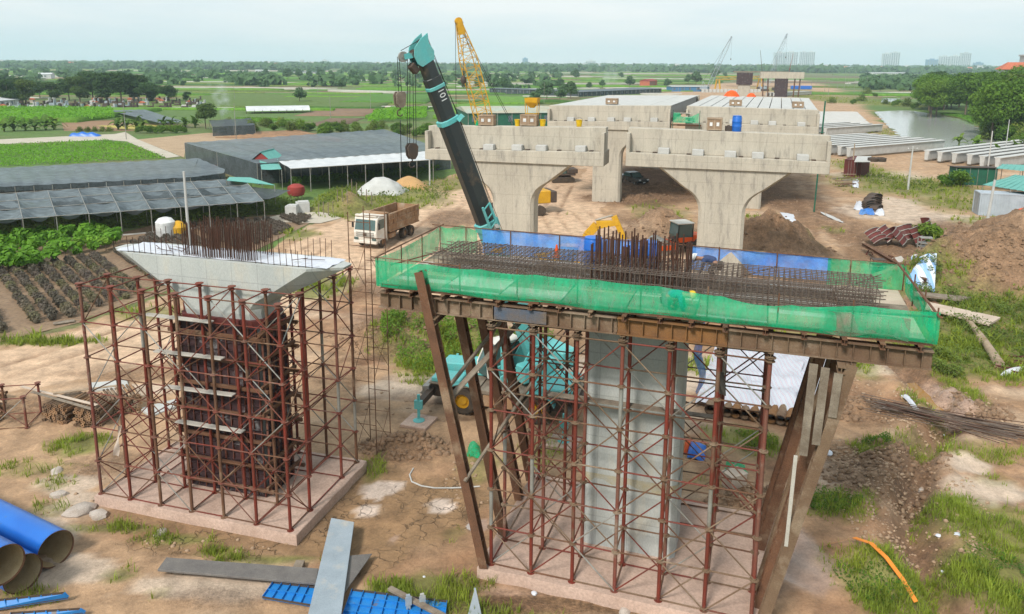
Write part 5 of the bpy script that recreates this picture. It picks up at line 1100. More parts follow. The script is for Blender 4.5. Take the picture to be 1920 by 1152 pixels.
# ================================================================ nursery and fields on the left
def lift(pts, z): return [G(x, y, z) for x, y in pts]
def patch(name, poly, z, m, kind='structure'):
    mb = MB(); mb.add([(x, y, z) for x, y in poly], [tuple(range(len(poly)))]); o = mb.build(name, m); o['kind'] = kind; return o
SO = dict(nursery=mat('nursery_soil', (.27, .185, .115), col2=(.19, .125, .08), scale=.5, fine=.3, fscale=4), brown=mat('tilled_soil', (.30, .18, .10), col2=(.22, .13, .075), scale=.3, fine=.25, fscale=2, stretch=(.15, 1, 1)), path=mat('concrete_path', (.50, .45, .37), col2=(.40, .35, .28), scale=.4, fine=.12), tan=mat('dry_plot', (.42, .30, .19), col2=(.33, .23, .14), scale=.3, fine=.2, fscale=3), dark=mat('wet_soil', (.13, .085, .05), col2=(.09, .06, .04), scale=.4, fine=.2))
patch('path', gp((-200, 268), (0, 262), (215, 252), (235, 248), (258, 262), (338, 294), (312, 297), (238, 266), (200, 263), (0, 271), (-200, 278)), .05, SO['path'])
patch('path', gp((470, 416), (560, 396), (590, 390), (640, 410), (600, 420)), .06, SO['path'])
patch('plot', gp((258, 262), (385, 250), (555, 246), (640, 262), (350, 268), (345, 296), (338, 293)), .03, SO['tan']); patch('tilled_plot', gp((430, 250), (560, 244), (650, 268), (560, 262)), .06, SO['brown'])
patch('nursery_soil', gp((-200, 480), (215, 440), (300, 420), (570, 400), (600, 410), (480, 470), (300, 552), (150, 606), (0, 642), (-250, 705)), .035, SO['nursery'])
patch('plot', gp((115, 228), (215, 226), (270, 236), (250, 246), (120, 246)), .04, SO['brown']); patch('plot', gp((180, 236), (340, 234), (345, 243), (260, 246)), .05, mat('straw', (.45, .36, .08), col2=(.34, .30, .08), scale=.4))
leafy('crop', gp((-80, 276), (40, 272), (200, 264), (245, 272), (312, 298), (150, 306), (-80, 317)), .55, 16000, .16, LM['crop'], 'bright green leafy crop plot in front of the path on the left', 'crop', (-4, 2.0))
# ridged soil strips of the tilled plot
rm = MB().prism([(-.35, 0), (.35, 0), (.12, .22), (-.12, .22)], 0, 1, 'x').mesh('ridge', SO['brown'])
tp = thing('tilled_bed', 'brown ridged bed of bare soil behind the large black net house', 'soil bed', (0, 0, 0))
for i in range(11):
    t = i/10; a = G(405+145*t, 259-13*t); b = G(560+95*t, 263-3*t+5*math.sin(t)); put('ridge', rm, tp, M=Matrix.Translation((0, 0, .05)) @ between((a.x, a.y, 0), (b.x, b.y, 0)))
# rows of potted shrubs
road_dir = (G(480, 478)-G(0, 652)).normalized(); road_n = Vector((-road_dir.y, road_dir.x, 0))
SH = [ball('foliage', LM['shrub'], .33, 120, .10, i) for i in range(3)]; SD = [ball('foliage', LM['seed'], .62, 80, .26, 10+i, .7) for i in range(3)]
SHP = gp((-150, 555), (0, 505), (215, 478), (300, 432), (420, 420), (575, 404), (585, 412), (480, 462), (300, 540), (150, 592), (0, 628), (-150, 668)); SDP = gp((-120, 462), (60, 452), (200, 441), (222, 462), (205, 476), (60, 512), (-120, 545))
cand = []
o0 = G(0, 560); row_d = (G(74, 517)-G(130, 581)).normalized(); row_n = Vector((-row_d.y, row_d.x, 0))
for i in range(-110, 130):
    for j in range(-60, 60):
        p = o0+row_d*(i*.66+random.uniform(-.06, .06))+row_n*(j*1.0+random.uniform(-.05, .05))
        if inpoly(np.array([p.x]), np.array([p.y]), SHP)[0] and i % 23 != 0 and j % 9 != 0: cand.append(p)
cand.sort(key=lambda p: p.y)
for p in cand[:290]:
    o = put('potted_shrub', random.choice(SH), None, (p.x, p.y, 0), random.uniform(0, 6)); s = random.uniform(.85, 1.15); o.scale = (s, s, s*random.uniform(.9, 1.15)); tag(o, 'dark purple-brown shrub in the nursery rows along the road', 'shrub', 'dark shrubs in the nursery rows')
rest = cand[290:]
if rest:
    v0 = []; f0 = []; k = 0
    for p in rest:
        me = SH[0]; n = len(me.vertices); co = np.zeros(n*3); me.vertices.foreach_get('co', co); v0.append(co.reshape(-1, 3)*random.uniform(.85, 1.15)+np.array([p.x, p.y, 0])); f0.append(np.arange(n).reshape(-1, 4)+k); k += n
    tag(put('shrub_rows', np_mesh('shrub_rows', np.concatenate(v0), np.concatenate(f0), LM['shrub'])), 'further dark shrub rows of the nursery behind the left pier', 'shrubs', kind='stuff')
st = MB().tube((0, 0, 0), (0, 0, .8), .04, 5).mesh('stem', MT['bark'])
for i in range(-40, 60):
    for j in range(-40, 60):
        p = o0+road_dir*(j*1.35+random.uniform(-.3, .3))+road_n*(i*1.5+random.uniform(-.3, .3))
        if inpoly(np.array([p.x]), np.array([p.y]), SDP)[0] and j % 7 != 0:
            T = thing('sapling', 'bright green sapling in the plot beyond the dark shrubs', 'sapling', (p.x, p.y, 0), random.uniform(0, 6), 'bright green saplings'); s = random.uniform(.8, 1.25); T.scale = (s, s, s); put('foliage', random.choice(SD), T, (0, 0, .55)); put('stem', st, T)
tag(MB().beam(G(-60, 462), G(250, 441), .12, .3).beam(G(250, 441), G(420, 424), .12, .3).build('kerb', MT['concrete_pale']), 'low concrete kerb between the net house and the sapling plot', 'kerb')
# shade net houses
def net_roof(T, quad, z, nx, ny, sag, m, nm='net_roof', bays=(1, 1)):
    A, B, C_, D = [Vector((p.x, p.y, 0)) for p in quad]
    def fn(a, b):
        p = A.lerp(B, a).lerp(D.lerp(C_, a), b); s = abs(math.sin(a*PI*bays[0]))*abs(math.sin(b*PI*bays[1]))
        return (p.x, p.y, z-sag*s*(.7+.6*vn(np.array([p.x*.2]), np.array([p.y*.2]), 5)[0])+.05*math.sin(a*90+b*7))
    return MB().grid(nx, ny, fn).build(nm, m, T, smooth='all')
def post_rows(T, quad, z, na, nb, r=.05, m='galv', line=True):
    A, B, C_, D = [Vector((p.x, p.y, 0)) for p in quad]; pm = MB().tube((0, 0, 0), (0, 0, z), r, 6).mesh('post', MT[m])
    for i in range(na+1):
        for j in range(nb+1): p = A.lerp(B, i/na).lerp(D.lerp(C_, i/na), j/nb); put('post', pm, T, (p.x, p.y, 0))
# A: flat pale-grey net
qa = lift([(-120, 357), (357, 333), (372, 297), (-120, 321)], 2.5); T = thing('net_house', 'flat grey shade-net house with a straight front edge on the left', 'net house'); net_roof(T, qa, 2.5, 90, 30, .12, MT['shade_net'], bays=(1, 14)); post_rows(T, qa, 2.45, 14, 3)
qa2 = lift([(357, 333), (420, 325), (422, 318), (372, 297)], 2.5); net_roof(T, qa2, 2.49, 12, 12, .05, MT['shade_net'])
MB().add([qa[1], qa[0], Vector((qa[0].x, qa[0].y, 1.9)), Vector((qa[1].x, qa[1].y, 1.9))], [(0, 1, 2, 3)]).build('valance', MT['shade_dark'], T)
MB().add([qa2[1], qa2[2], Vector((qa2[2].x, qa2[2].y, .1)), Vector((qa2[1].x, qa2[1].y, .1))], [(0, 1, 2, 3)]).build('end_wall', MT['shade_dark'], T)
MB().add([qa2[0], qa2[1], Vector((qa2[1].x, qa2[1].y, .1)), Vector((qa2[0].x, qa2[0].y, .1))], [(0, 1, 2, 3)]).build('end_wall', MT['shade_dark'], T)
p = G(393, 335); tag(MB().box((0, 0, 1.0), (2.2, .2, 2.0)).box((0, -.12, .35), (2.3, .06, .7)).build('sheet_hut', MT['container_red'], loc=(p.x, p.y, 0), rz=R(6)), 'small dark red sheet panel at the end of the flat net house', 'panel')
# B: sagging dark net
qb = lift([(-160, 425), (495, 378), (455, 335), (-160, 374)], 2.6); T = thing('net_house', 'sagging dark shade net on posts above rows of dark plants', 'net house')
net_roof(T, qb, 2.6, 180, 48, .75, MT['shade_net'], bays=(11, 3)); post_rows(T, qb, 2.55, 11, 3)
A, B, C_, D = qb
for i in range(12): t = i/11; MB().tube(A.lerp(B, t)+Vector((0, 0, .03)), D.lerp(C_, t)+Vector((0, 0, .03)), .035, 4).build('cable', MT['galv'], T)
for j in (0, 1/3, 2/3, 1): MB().tube(A.lerp(D, j)+Vector((0, 0, .03)), B.lerp(C_, j)+Vector((0, 0, .03)), .03, 4).build('cable', MT['galv'], T)
for i in (1, 2, 4, 5, 7, 8, 9): a, b = A.lerp(B, i/11), A.lerp(B, (i+1)/11); c, d = D.lerp(C_, (i+1)/11), D.lerp(C_, i/11); q = [a.lerp(d, .36), b.lerp(c, .36), b.lerp(c, .68), a.lerp(d, .68)]; net_roof(T, q, 2.58, 14, 8, .55, MT['shade_dark'], 'slack_net')
q = lift([(455, 372), (505, 372), (545, 356), (430, 344)], 2.3); net_roof(T, q, 2.2, 16, 10, .5, MT['shade_dark'], 'slack_net', (2, 1))
leafy('nursery_plants', gp((-120, 455), (60, 446), (300, 424), (560, 398), (590, 392), (520, 372), (440, 352), (-120, 388)), 1.0, 30000, .17, LM['olive'], 'dark green nursery plants growing under the sagging net', 'plants', (-2, 1.6))
leafy('nursery_plants', gp((-120, 385), (360, 350), (430, 342), (380, 335), (-120, 358)), .9, 9000, .2, LM['shrub'], 'dark plants in the gap between the two grey net houses', 'plants')
q = lift([(425, 338), (515, 347), (470, 333), (430, 332)], 2.8); T = thing('canopy', 'small pale teal canopy beside the sagging net', 'canopy'); MB().add([p for p in q]+[p-Vector((0, 0, .06)) for p in q], [(0, 1, 2, 3), (7, 6, 5, 4), (0, 4, 5, 1), (1, 5, 6, 2), (2, 6, 7, 3), (3, 7, 4, 0)]).build('roof_sheet', MT['roof_teal'], T); post_rows(T, q, 2.72, 1, 1)
# C: large black net house with closed wall
qc = lift([(482, 307), (845, 283), (720, 243), (346, 268)], 3.0); T = thing('net_house', 'large black net house with a closed dark wall, behind the red hut', 'net house'); net_roof(T, qc, 3.0, 110, 40, .3, MT['shade_net'], bays=(9, 4)); post_rows(T, qc, 2.95, 8, 2)
for a, b in ((qc[3], qc[0]), (qc[0], qc[1])):
    MB().grid(40, 4, lambda s, t: (a.lerp(b, s).x, a.lerp(b, s).y, 3.0*t+.0)).build('net_wall', MT['shade_dark'], T)
# white-roofed open shed
qw = lift([(545, 317), (812, 300), (815, 283), (523, 303)], 3.2); T = thing('open_shed', 'long open shed with a white sheet roof on thin posts', 'shed'); net_roof(T, qw, 3.2, 60, 8, .12, MT['roof_pale'], bays=(8, 1)); post_rows(T, qw, 3.15, 8, 1, .06)
for j in (0, 1): MB().tube(qw[0].lerp(qw[3], j), qw[1].lerp(qw[2], j), .05, 5).build('purlin', MT['galv'], T)
leafy('nursery_plants', gp((540, 352), (800, 330), (830, 318), (560, 330)), .9, 5000, .2, LM['tree'], 'green plants growing under the white-roofed shed', 'plants')
# red hut with teal roof
p = G(492, 335); T = thing('hut', 'narrow red hut with a teal sheet roof beside the black net house', 'hut', (p.x, p.y, 0), R(-8))
MB().prism([(-1.0, 0), (1.0, 0), (1.0, 3.0), (0, 3.9), (-1.0, 3.0)], 0, 4.0, 'y').build('wall', MT['brick_red'], T); MB().add([(-.1, -.2, 3.98), (1.4, -.2, 2.8), (1.4, 4.4, 2.8), (-.1, 4.4, 3.98)], [(0, 1, 2, 3)]).build('roof', MT['roof_teal'], T)
MB().add([(.1, -.2, 3.98), (-1.4, -.2, 2.8), (-1.4, 4.4, 2.8), (.1, 4.4, 3.98)], [(0, 1, 2, 3)]).build('roof', MT['roof_teal'], T); MB().bx(-.4, .4, -.03, .0, .1, 2.0).build('door', MT['container_red'], T)
q = lift([(490, 318), (528, 318), (520, 298), (486, 298)], 2.8); T = thing('lean_to', 'teal lean-to roof between the red hut and the white shed', 'roof'); net_roof(T, q, 2.8, 6, 6, 0, MT['roof_teal'], 'roof_sheet'); post_rows(T, q, 2.75, 1, 1)
# water tank, blocks, white tank
p = G(556, 376); T = thing('water_tank', 'shiny red round water tank at the end of the sagging net', 'water tank', (p.x, p.y, 0)); MB().lathe([(.3, .5), (.95, .7), (1.1, 1.2), (1.0, 1.75), (.5, 2.05), (.1, 2.1)], n=18).build('tank', MT['brick_red'], T, smooth=True)
for a in range(4): MB().tube((.7*math.cos(a*PI/2), .7*math.sin(a*PI/2), 0), (.7*math.cos(a*PI/2), .7*math.sin(a*PI/2), .7), .05, 6).build('leg', MT['galv'], T)
for k, (px, py, s) in enumerate(((548, 402, 1.3), (568, 398, 1.5))): p = G(px, py); tag(MB().box((0, 0, s*.4), (s, s*.9, s*.8)).box((.1, 0, s*.83), (s*.8, s*.7, .1)).build('bulk_bag', MT['concrete_pale'], loc=(p.x, p.y, 0), rz=R(20*k), bevel=.12), ('smaller' if k == 0 else 'bigger')+' white bulk bag beside the nursery path', 'bag')
p = G(312, 446); T = thing('water_tank', 'white upright tank seen behind the left starter bars', 'water tank', (p.x, p.y, 0)); MB().lathe([(.85, 0), (.9, .1), (.9, 1.6), (.6, 1.95), (.25, 2.05)], n=18).build('tank', MT['white_pl'], T, smooth=True); MB().tube((-.95, 0, 0), (-.95, .1, 1.6), .06, 6).build('pipe', MT['blue_plastic'], T)
p = G(335, 444); tag(MB().lathe([(.3, 0), (.75, .3), (.8, 1.0), (.4, 1.5), (.1, 1.6)], n=14).build('machine_cover', MT['yellow'], loc=(p.x, p.y, 0), smooth=True), 'orange-yellow rounded cover next to the white tank', 'cover')
# mounds with covers
p = on(712, 362); tag(MB().grid(22, 16, lambda a, b: (p.x-3.4+6.2*a+b, p.y-2+4.4*b, p.z+2.1*max(0, math.sin(a*PI))**.8*max(0, math.sin(b*PI))**.8+.12*math.sin(a*21)*math.sin(b*17))).build('covered_heap', MT['concrete_pale'], smooth='all'), 'dirty white sheet over a heap left of the crane boom', 'covered heap')
p = on(766, 353); tag(MB().grid(18, 14, lambda a, b: (p.x-2.6+5.2*a, p.y-1.6+4*b, p.z+1.6*max(0, math.sin(a*PI))*max(0, math.sin(b*PI))+random.uniform(0, .05))).build('sand_heap', mat('orange_sand', (.50, .30, .13), col2=(.42, .25, .11), scale=1), smooth='all'), 'orange sand heap next to the white covered heap', 'sand heap')
# fences of small posts by the road
pm = MB().tube((0, 0, 0), (0, 0, 1.5), .05, 5).mesh('fence_post', MT['wood_grey'])
for k in range(12): p = on(598+k*9, 408-k*2.2+random.uniform(-3, 3)); tag(put('fence_post', pm, None, p, 0), 'thin wooden stake in the row beside the grassy mound', 'stake', 'stakes beside the grassy mound')
# utility poles
def pole(px, py, h, label, r=.13, m='concrete_pale', lean=0, arm=False):
    p = on(px, py); T = thing('utility_pole', label, 'pole', (p.x, p.y, p.z-.1)); MB().tube((0, 0, 0), (lean, 0, h), r, 8, r*.65).build('shaft', MT[m], T, smooth=True)
    if arm: MB().beam((lean-.7, 0, h-.5), (lean+.7, 0, h-.5), .09, .09).build('crossarm', MT['galv'], T); [MB().lathe([(.05, 0), (.07, .1), (.03, .2)], (lean+x, 0, h-.45), n=6).build('insulator', MT['white_pl'], T) for x in (-.6, 0, .6)]
pole(356, 470, 7.4, 'pale concrete pole rising behind the left pier starter bars', .16)
pole(806, 348, 4.6, 'short concrete post at the end of the white-roofed shed')
for k, (px, py, h) in enumerate(((237, 262, 9), (443, 262, 8), (620, 222, 7), (596, 178, 8), (440, 188, 7), (1020, 195, 9), (695, 205, 7))): pole(px, py, h, ('thin pole on the path junction left of the black net house', 'thin pole at the edge of the tilled bed', 'thin pole in the fields right of the white tunnel', 'thin far pole in the green strips left of the boom', 'thin far pole above the smoke', 'thin pole in the fields between the two decks', 'thin pole beside the boom hook')[k], .09, 'galv')
# bananas, hedges, trees
for k, px in enumerate((8, 26, 48, 66, 86, 102)): banana(G(px, 247-k*.6), ORD[k]+' banana plant from the left picture edge', random.uniform(1.5, 1.9), 'bananas at the left edge')
for k, px in enumerate((222, 238, 256, 268)): banana(G(px, 244), ORD[k]+' banana plant from the left in the clump before the yellow straw', random.uniform(1.5, 1.85), 'bananas in the middle clump')
for k, px in enumerate((306, 322, 348, 366)): banana(G(px, 240), ORD[k]+' banana plant from the left in the clump beside the dark round tree', random.uniform(1.4, 1.8), 'bananas beside the round tree')
tree('round', G(386, 242), 'dark round dense tree next to the smoke', 1.25)
for k, px in enumerate(range(264, 345, 11)): tree('gbush', G(px, 250), ORD[k]+' yellow-green bush from the left in the hedge below the bananas', .8, None, 'hedge bushes below the bananas', 'bush')
for k, px in enumerate(range(150, 215, 14)): tree('bush', G(px, 247), ORD[k]+' low bush from the left behind the blue tarpaulin', .55, None, 'low bushes beside the blue tarpaulin', 'bush')
for k in range(46):
    t = k/45; px = 430+370*t+random.uniform(-10, 10); py = 236+26*t+random.uniform(-8, 8)-(8 if px > 640 else 0); tree(random.choice(('bush', 'gbush')), G(px, py), 'rounded bush in the belt behind the black net house', random.uniform(.7, 1.2), None, 'bushes behind the black net house', 'bush')
p = G(160, 256); tag(MB().grid(20, 10, lambda a, b: (p.x-3.4+6.8*a, p.y-.9+1.8*b, 1.1*max(0, math.sin(b*PI))**.5*(.85+.15*math.sin(a*19))*(max(0, math.sin(a*PI))**.25))).build('tarpaulin_heap', MT['blue_plastic'], smooth='all'), 'light blue tarpaulin over a long heap beside the path', 'tarpaulin')
q = lift([(398, 238), (478, 235), (470, 222), (392, 226)], 2.2); T = thing('net_screen', 'small black net shelter in the smoke beside the round tree', 'net shelter'); net_roof(T, q, 2.2, 12, 8, .3, MT['shade_dark']); post_rows(T, q, 2.2, 2, 1); MB().add([q[0], q[1], Vector((q[1].x, q[1].y, 0)), Vector((q[0].x, q[0].y, 0))], [(0, 1, 2, 3)]).build('net_wall', MT['shade_dark'], T)
q = lift([(300, 232), (350, 230), (270, 206), (205, 208)], 1.2); T = thing('net_screen', 'low grey net over plants behind the banana clumps', 'net shelter'); net_roof(T, q, 1.3, 20, 10, .3, MT['shade_net'], bays=(3, 2)); post_rows(T, q, 1.3, 3, 1)
# white low tunnel
a, b = G(462, 214), G(582, 212); d = b-a; T = thing('poly_tunnel', 'long low white tunnel in the fields beyond the smoke', 'tunnel'); n_ = Vector((-d.y, d.x, 0)).normalized()
MB().grid(24, 9, lambda s, t: tuple(a+d*s+n_*(9*t)+Vector((0, 0, 2.3*math.sin(.15+t*(PI-.3))**.5)))).build('cover', MT['roof_pale'], T, smooth='all')
for s in np.linspace(0, 1, 9): q = a+d*s; MB().tube((q.x, q.y, 0), (q.x, q.y, 1.2), .07, 5).build('post', MT['steel_dark'], T)
leafy('crop', gp((445, 232), (560, 226), (590, 229), (500, 222), (440, 222)), .35, 4000, .22, LM['bright'], 'pale green crop rows in front of the white tunnel', 'crop', (-2, 2.5))
# ================================================================ yard on the right, foreground clutter
def plank(p, q, w, h, m, label, nm='plank', cat='plank', z0=None, grp=None):
    p = Vector(p); q = Vector(q); o = MB().beam(p, q, w, h).build(nm, MT[m], bevel=.01); return tag(o, label, cat, grp)
def quadslab(nm, pts, t, m, label, cat, z=None, bevel=.008):
    top = [Vector(p) for p in pts]; n = len(top)
    return tag(MB().add(top+[p-Vector((0, 0, t)) for p in top], [tuple(range(n)), tuple(range(2*n-1, n-1, -1))]+[(i, i+n, (i+1) % n+n, (i+1) % n) for i in range(n)]).build(nm, MT[m], bevel=bevel), label, cat)
def cloth(nm, pts4, nx, ny, amp, m, label, cat, base=0.0, hump=0.0, seed=1):
    A, B, C_, D = [Vector(p) for p in pts4]
    def fn(a, b):
        p = A.lerp(B, a).lerp(D.lerp(C_, a), b); e = min(1, 6*min(a, 1-a, b, 1-b)); z = hump*max(0, math.sin(a*PI))**.6*max(0, math.sin(b*PI))**.6
        return (p.x, p.y, p.z+base+z+amp*float(fbm(np.array([p.x*2.5+seed]), np.array([p.y*2.5]), seed, 3)[0]))
    return tag(MB().grid(nx, ny, fn).build(nm, m if not isinstance(m, str) else MT[m], smooth='all'), label, cat)
# containers
def container(px, py, qx, qy, L, m, label):
    a = G(px, py); b = G(qx, qy); rz = math.atan2(b.y-a.y, b.x-a.x); T = thing('shipping_container', label, 'container', (a.x, a.y, 0), rz); h, w = 2.6, 2.44
    prof = []
    MB().bx(.05, L-.05, .05, w-.05, .12, h-.05).build('shell', MT[m], T)
    for y in (.04, w-.04):
        mb = MB()
        for x in np.arange(.2, L-.2, .28): mb.prism([(x, y-.035), (x+.08, y-.035 if y < 1 else y+.035), (x+.16, y-.035 if y < 1 else y+.035), (x+.22, y)], .16, h-.12) if False else mb.bx(x, x+.14, y-.035, y+.035, .18, h-.14)
        mb.build('corrugation', MT[m], T)
    for x in (.05, L-.05):
        for y in (.05, w-.05): MB().bx(x-.07, x+.07, y-.07, y+.07, .0, h).build('corner_post', MT[m], T)
        for z in (.08, h-.05): MB().bx(x-.065, x+.065, .12, w-.12, z-.08, z+.06).build('end_rail', MT[m], T)
    for y in (.05, w-.05):
        for z in (.08, h-.05): MB().bx(.12, L-.12, y-.06, y+.06, z-.07, z+.055).build('side_rail', MT[m], T)
    for y in (.62, .98, 1.46, 1.82): MB().tube((-.03, y, .15), (-.03, y, h-.1), .022, 6).build('lock_rod', MT['galv'], T)
    return T
a_ = G(1612, 333); T = container(1613, 333, 1642, 318, 6.0, 'container_red', 'dark red shipping container with junk on its roof')
c0 = G(1628, 322); quadslab('roof_sheet', [G(1602, 303, 2.75), G(1632, 303, 2.75), G(1634, 293, 2.75), G(1607, 293, 2.75)], .12, 'concrete_pale', 'cream sheets stacked on the roof of the red container', 'sheets')
for k, px in enumerate((1637, 1651)): p = G(px, 303, 2.62); tag(MB().lathe([(.75, 0), (.8, .1), (.8, .55), (.6, .6), (.55, .3)], n=14).build('coil', MT['steel_dark'], loc=p, smooth=True), ('left' if k == 0 else 'right')+' one of two dark coils on the red container', 'coil')
container(1834, 404, 1990, 412, 9.0, 'container_grey', 'pale blue-grey container at the right edge under the teal roof')
p = G(1790, 347); T = thing('metal_shed', 'dark green sheet-metal shed in front of the stored girders', 'shed', (p.x, p.y, 0), R(-6))
MB().bx(0, 5.6, 0, 2.2, 0, 2.5).build('wall', MT['green_sheet'], T); MB().add([(-.2, -.3, 2.65), (5.9, -.3, 2.65), (5.9, 2.5, 2.5), (-.2, 2.5, 2.5), (-.2, -.3, 2.58), (5.9, -.3, 2.58), (5.9, 2.5, 2.43), (-.2, 2.5, 2.43)], [(0, 1, 2, 3), (7, 6, 5, 4), (0, 4, 5, 1), (1, 5, 6, 2), (2, 6, 7, 3), (3, 7, 4, 0)]).build('roof', MT['steel_dark'], T)
for x in (0, 1.9, 3.0, 4.3, 5.6): MB().beam((x, -.04, 0), (x, -.04, 2.5), .06, .05).build('stud', MT['galv'], T)
for k, (pts, z, lab) in enumerate((([(1843, 347), (2010, 372), (2000, 340), (1905, 328)], 3.0, 'large teal sheet roof over the blue-grey container'), ([(1868, 316), (2010, 330), (2000, 312), (1880, 308)], 3.2, 'smaller teal sheet roof behind the larger one at the right edge'))):
    q = lift(pts, z); T = thing('canopy', lab, 'roof'); net_roof(T, q, z, 30, 10, .0, MT['roof_teal'], 'roof_sheet', (1, 1)); post_rows(T, q, z-.05, 3, 1, .05)
    for i in range(14): MB().tube(q[0].lerp(q[1], i/13)+Vector((0, 0, .03)), q[3].lerp(q[2], i/13)+Vector((0, 0, .03)), .03, 4).build('roof_rib', MT['roof_teal'], T)
tag(MB().beam(G(1900, 396, 1.2), G(1960, 380, 1.6), .25, .1).build('orange_sheet', MT['orange'], bevel=.03), 'orange strip sticking out beside the blue-grey container', 'strip')
pole(1845, 447, 6.0, 'pale concrete pole standing at the foot of the big dirt mound', .17, 'concrete_pale', .35); pole(1702, 356, 6.2, 'concrete pole with fittings in the grass right of the red container', .15, 'concrete_pale', .1, True); pole(1597, 331, 5.2, 'weathered wooden pole left of the red container', .12, 'wood')
pole(1852, 318, 6.5, 'pale pole beside the stored girders near the green shed', .12); pole(1884, 292, 7, 'thin pale pole in front of the wooded bank', .1); pole(1730, 187, 7, 'far pole at the near end of the wooded bank', .12)
for k, (px, py, h) in enumerate(((1500, 172, 9), (1520, 172, 8), (1546, 172, 9), (1553, 178, 7), (1570, 168, 9), (1583, 170, 12), (1590, 165, 12), (1601, 176, 14), (1625, 168, 9), (1655, 150, 9), (1530, 160, 10), (1560, 158, 10))): pole(px, py, h, 'weathered utility pole in the far pole yard beyond the girders', .12, 'galv', random.uniform(-.2, .2), k % 2 == 0)
for o in [o for o in C.objects if o.get('label', '').startswith('weathered utility pole')]: o['group'] = 'poles beyond the girders'
# rusty beam, curved forms, planks of the scrap corner
p, q = on(1615, 472), on(1742, 478); tag(MB().ibeam(p+Vector((0, 0, .75)), q+Vector((0, 0, .75)), .3, .3, .03).build('steel_beam', MT['rust']), 'long rusty steel beam lying across trestles by the dirt mounds', 'beam')
for k, px in enumerate((1630, 1727)): p = on(px, 478); tag(MB().beam((-.3, 0, 0), (0, 0, .62), .07, .07).beam((.3, 0, 0), (0, 0, .62), .07, .07).beam((-.2, 0, .25), (.2, 0, .25), .06, .06).build('trestle', MT['container_red'], loc=p), ('left' if k == 0 else 'right')+' trestle under the long rusty beam', 'trestle')
def curved(p, rz, tilt, label, s=1.0):
    T = thing('curved_form', label, 'formwork', p, rz, 'curved steel forms in the scrap heap'); T.rotation_euler = (tilt, 0, rz); mb = MB(); arc = [(1.2*s*math.cos(t), 1.2*s*math.sin(t)-.6) for t in np.linspace(R(30), R(150), 9)]; arc2 = [(1.15*s*math.cos(t), 1.15*s*math.sin(t)-.6) for t in np.linspace(R(150), R(30), 9)]
    MB().prism(arc+arc2, 0, 1.6, 'y').build('skin', MT['container_red'], T)
    for y in (.05, .55, 1.05, 1.55): MB().prism([(1.28*s*math.cos(t), 1.28*s*math.sin(t)-.6) for t in np.linspace(R(28), R(152), 9)]+[(1.21*s*math.cos(t), 1.21*s*math.sin(t)-.6) for t in np.linspace(R(152), R(28), 9)], y-.03, y+.03, 'y').build('rib', MT['galv'], T)
for k, (px, py) in enumerate(((1655, 462), (1672, 458), (1690, 462), (1706, 458), (1722, 462), (1738, 446))): p = on(px, py, .3); curved(p, R(20+25*k % 70), R(30+8*k), 'brown curved steel form leaning in the weedy scrap heap')
for k, (px, py) in enumerate(((1636, 396), (1640, 389), (1645, 383), (1650, 396))):
    p = on(px, py); T = thing('form_stack', 'pile of dark curved steel plates next to the sacks', 'plates', p, R(15*k), 'dark curved plates')
    for i in range(4 if k < 3 else 2): MB().prism([(1.0*math.cos(t), .5*math.sin(t)) for t in np.linspace(0, PI, 9)]+[(.92*math.cos(t), .44*math.sin(t)) for t in np.linspace(PI, 0, 9)], 0, .9, 'y').build('plate', MT['steel_dark'], T, loc=(0, 0, .28*i))
for k, (pts, m, lab) in enumerate((([(1610, 402), (1640, 404), (1636, 396), (1614, 394)], 'net_blue', 'crumpled blue and white sack before the dark plates'), ([(1600, 394), (1622, 396), (1620, 382), (1606, 380)], 'tarp_white', 'crumpled white sack on the left of the dark plates'), ([(1598, 352), (1610, 353), (1610, 340), (1598, 340)], 'tarp_white', 'white sheet hanging on the plank pile'), ([(1640, 405), (1660, 406), (1655, 397), (1642, 396)], 'tarp_white', 'small white sack right of the blue one'))): cloth('sack', [on(*p, .05) for p in pts], 16, 14, .42, m, lab, 'sack', base=.05, hump=.28, seed=k+3)
for k in range(14):
    px, py = 1565+random.uniform(0, 38), 352-random.uniform(0, 28); p = on(px, py, .15+.1*(k % 5)); a = random.uniform(-.6, .6); d = Vector((math.cos(a), math.sin(a), random.uniform(-.05, .15)))*random.uniform(.8, 1.4); plank(p-d, p+d, .25, .08, random.choice(('wood_grey', 'wood', 'rust')), 'weathered board in the heap left of the red container', 'board', 'board', None, 'boards left of the container')
cloth('striped_tarp', [on(1697, 541, .1), on(1752, 552, .1), on(1750, 532, .1), on(1704, 518, .1)], 24, 14, .1, mat('striped_tarp', (.75, .77, .80), col2=(.25, .42, .70), scale=1.2, amt=.15, stretch=(3, .2, .2), fine=.05), 'white tarpaulin bundle with blue stripes beside the deck corner', 'tarpaulin', hump=.6)
